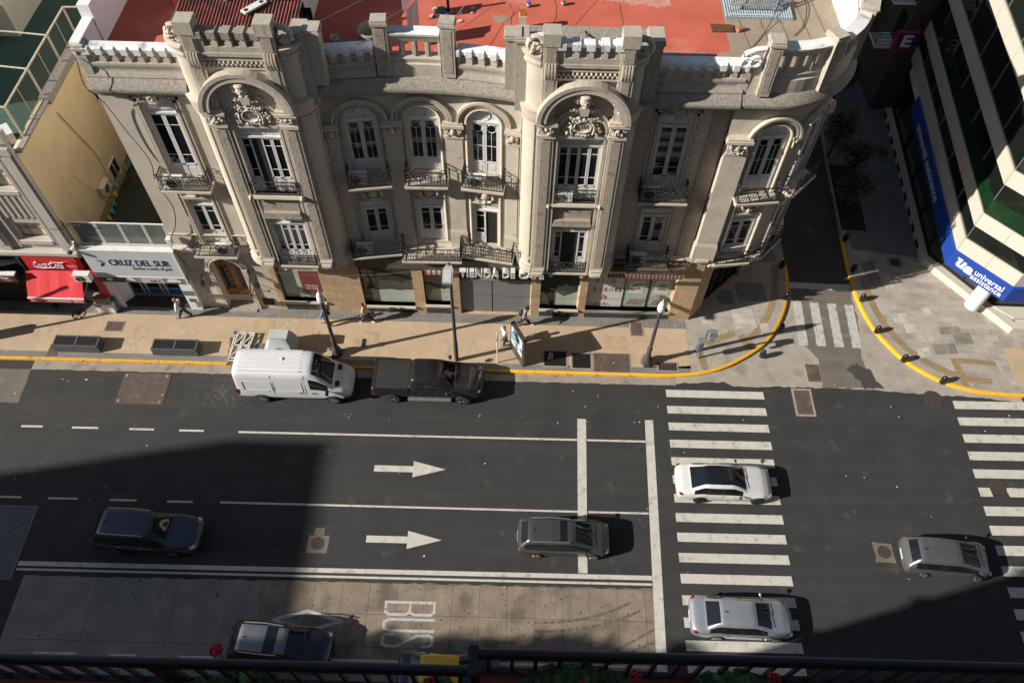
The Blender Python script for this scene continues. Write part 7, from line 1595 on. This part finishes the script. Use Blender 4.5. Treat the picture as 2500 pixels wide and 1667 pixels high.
# ================================================================ AIR CONDITIONERS
ac0 = None
def ac(label, M4, rusty=False):
    global ac0
    if ac0 is None:
        ac0 = thing('air_conditioner', label, 'air conditioner', (0,0,0), 'air conditioner units')
        mb = MB(); mb.box(-.42,-.16,.06,.42,.16,.62); mb.box(-.44,-.18,.58,.44,.18,.63); mb.box(-.35,-.14,0,-.28,.14,.06); mb.box(.28,-.14,0,.35,.14,.06); o = mb.build('casing', mat('ac_white', (.70,.70,.67), .5, .04, 4, grime=(.45,.33,.22), gscale=5, gamt=.33)); o.parent = ac0
        mb = MB(); mb.disc((-.1,-.165,.33), .24, 20)
        for r in (.24,.17,.1): mb.ring((-.1,-.17,.33), (1,0,0), (0,0,1), r, .012, 18, 4)
        o = mb.build('fan_grille', mat('ac_grille', (.10,.10,.095), .6, .2, 6)); o.parent = ac0; ac0.matrix_basis = M4
        return ac0
    r = dup(ac0, Matrix.Identity(4), label); r.matrix_basis = M4; return r
ac('white air conditioner on the top left balcony by the facade cables', T3(-16.2,27.0,10.26)); ac('white air conditioner on the lower left balcony above the arched door', T3(-15.15,27.0,5.52)); ac('white air conditioner behind the upper balcony rail beside the left tower', T3(-7.55,27.35,10.47))
ac('white air conditioner on the shaded balcony right of the right tower', T3(6.3,27.3,10.07)); ac('white air conditioner hung beside the red awning below the script sign', T3(-23.4,26.65,3.3)); ac('white air conditioner on the yellow wall above the bunting', T3(-22.95,31.5,5.2,R_(90))); ac('white air conditioner on the green roof beside the mesh fence', T3(-24.0,28.6,11.47,R_(-50)))
ac('pale air conditioner above the dark sign at the left photo edge', T3(-28.4,26.75,4.0)); ac('white air conditioner on the lower shaded balcony right of the right tower', T3(6.35,27.3,5.32)); ac('white air conditioner on the first floor balcony at the left of the concave front', T3(-7.9,27.2,5.62)); ac('white air conditioner on the upper balcony next to the right tower in the concave front', T3(-1.95,27.4,10.47)); ac('white air conditioner on the right tower upper balcony', T3(2.1,26.55,10.46))
# ================================================================ BALCONY UNDER THE CAMERA
BR = thing('balcony_railing', 'black iron balcony railing across the bottom of the photo', 'railing', (0,.9,32.3))
M['nearblack'] = mat('black_railing_paint', (.018,.019,.023), .45, .15, 10)
def rail_run(x0, y0, z0, x1, y1, z1, h, n, skipw=0):
    mb = MB(); mb.tube([(x0,y0,z0),(x1,y1,z1)], .024, 12); mb.build('handrail', M['nearblack'], BR, 60)
    mb = MB(); mb.bar((x0,y0,z0-.075),(x1,y1,z1-.075),.03,.02); mb.build('under_rail', M['nearblack'], BR)
    mb = MB(); mb.bar((x0,y0,z0-h),(x1,y1,z1-h),.03,.03); mb.build('bottom_rail', M['nearblack'], BR)
    for k in range(n):
        f = (k+.5)/n; x, y, z = x0+(x1-x0)*f, y0+(y1-y0)*f, z0+(z1-z0)*f; mb = MB(); mb.box(x-.0095,y-.0095,z-h,x+.0095,y+.0095,z-.05); mb.build('baluster', M['nearblack'], BR)
rail_run(-3.6,.88,33.3,-.17,.885,33.3,.42,28); rail_run(-.15,.97,33.3,3.8,.97,33.3,.40,32)
for x, y in ((-.16,.93),(-1.75,.885),(2.02,.97)): mb = MB(); mb.box(x-.022,y-.022,31.6,x+.022,y+.022,33.3); mb.build('newel', M['nearblack'], BR)
mb = MB(); mb.bar((-.16,.86,33.3),(-.16,1.0,33.3),.05); mb.build('rail_return', M['nearblack'], BR)
RB = thing('red_balcony', 'terracotta red balcony ledge below the black railing', 'balcony', (0,.4,32)); mb = MB(); mb.box(-6,-.75,31.7,-.18,.87,32.85); mb.box(-.18,-.75,31.7,6,.955,32.885); mb.build('ledge', mat('terracotta_paint', (.34,.085,.08), .8, .1, 2, grime=(.17,.05,.045), gscale=2, gamt=.4), RB)
rnd = random.Random(31)
M['petal'] = mat('red_petals', (.50,.012,.02), .6, .2, 9); M['leafg'] = mat('geranium_leaf', (.07,.15,.03), .6, .3, 6); M['leafd'] = mat('geranium_leaf_dark', (.03,.075,.02), .6, .3, 6)
def geranium(label, x, y, z, w_, n, flowers, seed):
    rnd = random.Random(seed); t = thing('geranium', label, 'plant', (x,y,z), 'geraniums along the balcony rail')
    mb = MB()
    for k in range(n):
        a, q = rnd.uniform(0,6.28), rnd.random()**.5; px, py_, pz = x+w_*q*math.cos(a), y+.09*q*math.sin(a), z+.02+.22*(1-q*q*.8)*rnd.uniform(.5,1); r = rnd.uniform(.014,.028); tl = (rnd.uniform(-.4,.4), rnd.uniform(-.4,.4)); mb.cm = rnd.randint(0,1)
        mb.poly([(px+r*(1+.18*math.cos(5*b))*math.cos(b), py_+r*(1+.18*math.cos(5*b))*math.sin(b), pz+r*(tl[0]*math.cos(b)+tl[1]*math.sin(b))) for b in [i*.524 for i in range(12)]])
    mb.build('foliage', [M['leafg'], M['leafd']], t, fix=False)
    for fx, fy, fz in flowers:
        mb = MB()
        for k in range(26): a, b = rnd.uniform(0,6.28), rnd.uniform(-1,1); r = .028; c = Vector((x+fx+r*math.cos(a)*math.sqrt(1-b*b), y+fy+r*math.sin(a)*math.sqrt(1-b*b), z+fz+r*b*.7)); mb.ball(c, (.011,.011,.008), 5, 4)
        mb.build('flower_head', M['petal'], t); mb = MB(); mb.tube([(x+fx,y+fy,z+fz),(x+fx*.8,y+fy*.6,z+.1)], .003, 4); mb.build('flower_stem', M['leafg'], t)
geranium('geranium with three red flower heads at the middle of the rail', .38, .90, 32.89, .30, 460, [(-.17,.10,.27),(.03,.10,.25),(.16,.10,.25),(.02,-.02,.2),(.30,.02,.2)], 1)
geranium('geranium with one bright red flower in front of the zebra stripes', 1.22, .90, 32.89, .2, 260, [(.18,.03,.22)], 2)
geranium('geranium at the far left of the rail with a few red petals', -1.5, .82, 32.8, .26, 300, [(-.28,.08,.3)], 3)
geranium('geranium with a red head poking above the left handrail', -1.41, .88, 32.8, .12, 60, [(-.02,.05,.58)], 4)
geranium('small geranium left of the taxi behind the balusters', -.36, .84, 32.8, .1, 120, [(-.02,.05,.2)], 5)
# worn places on the red roof
mb = MB(); mb.poly([(p[0],p[1],16.604) for p in rag([(-1.25,31.2),(-.7,31.1),(-.55,31.5),(-.9,31.75),(-1.3,31.6),(-1.25,31.2)], .05, .1)[:-1]]); part(mb, 'roof_patch', M['roof_beige'], HB, None)
mb = MB()
for P in ([(-.45,31.0,16.605),(-.5,31.5,16.605),(-.45,32.0,16.605),(-.6,32.6,16.605)],[(1.2,30.6,16.605),(1.5,31.8,16.605),(1.45,33.0,16.605)],[(4.2,29.8,16.605),(4.4,31.2,16.605),(4.3,33,16.605)],[(-6.5,30.6,16.605),(-5.4,31.4,16.605),(-4.9,32.5,16.605)]): mb.tube(rag([p[:2] for p in P], .04, .2) and [(x,y,16.605) for x, y in rag([p[:2] for p in P], .04, .2)], .012, 4)
part(mb, 'roof_crack', M['rust'], HB, None)
mb = MB(); mb.poly([(p[0],p[1],16.6035) for p in rag([(3.4,33.0),(6.2,32.6),(6.8,32.9),(6.3,33.4),(4.0,33.6),(3.4,33.0)], .12, .15)[:-1]]); part(mb, 'roof_scuff', mat('pale_roof_scuff', (.56,.27,.22), .9, .2, 4, grime=(.55,.14,.085), gscale=3, gamt=.5), HB, None)
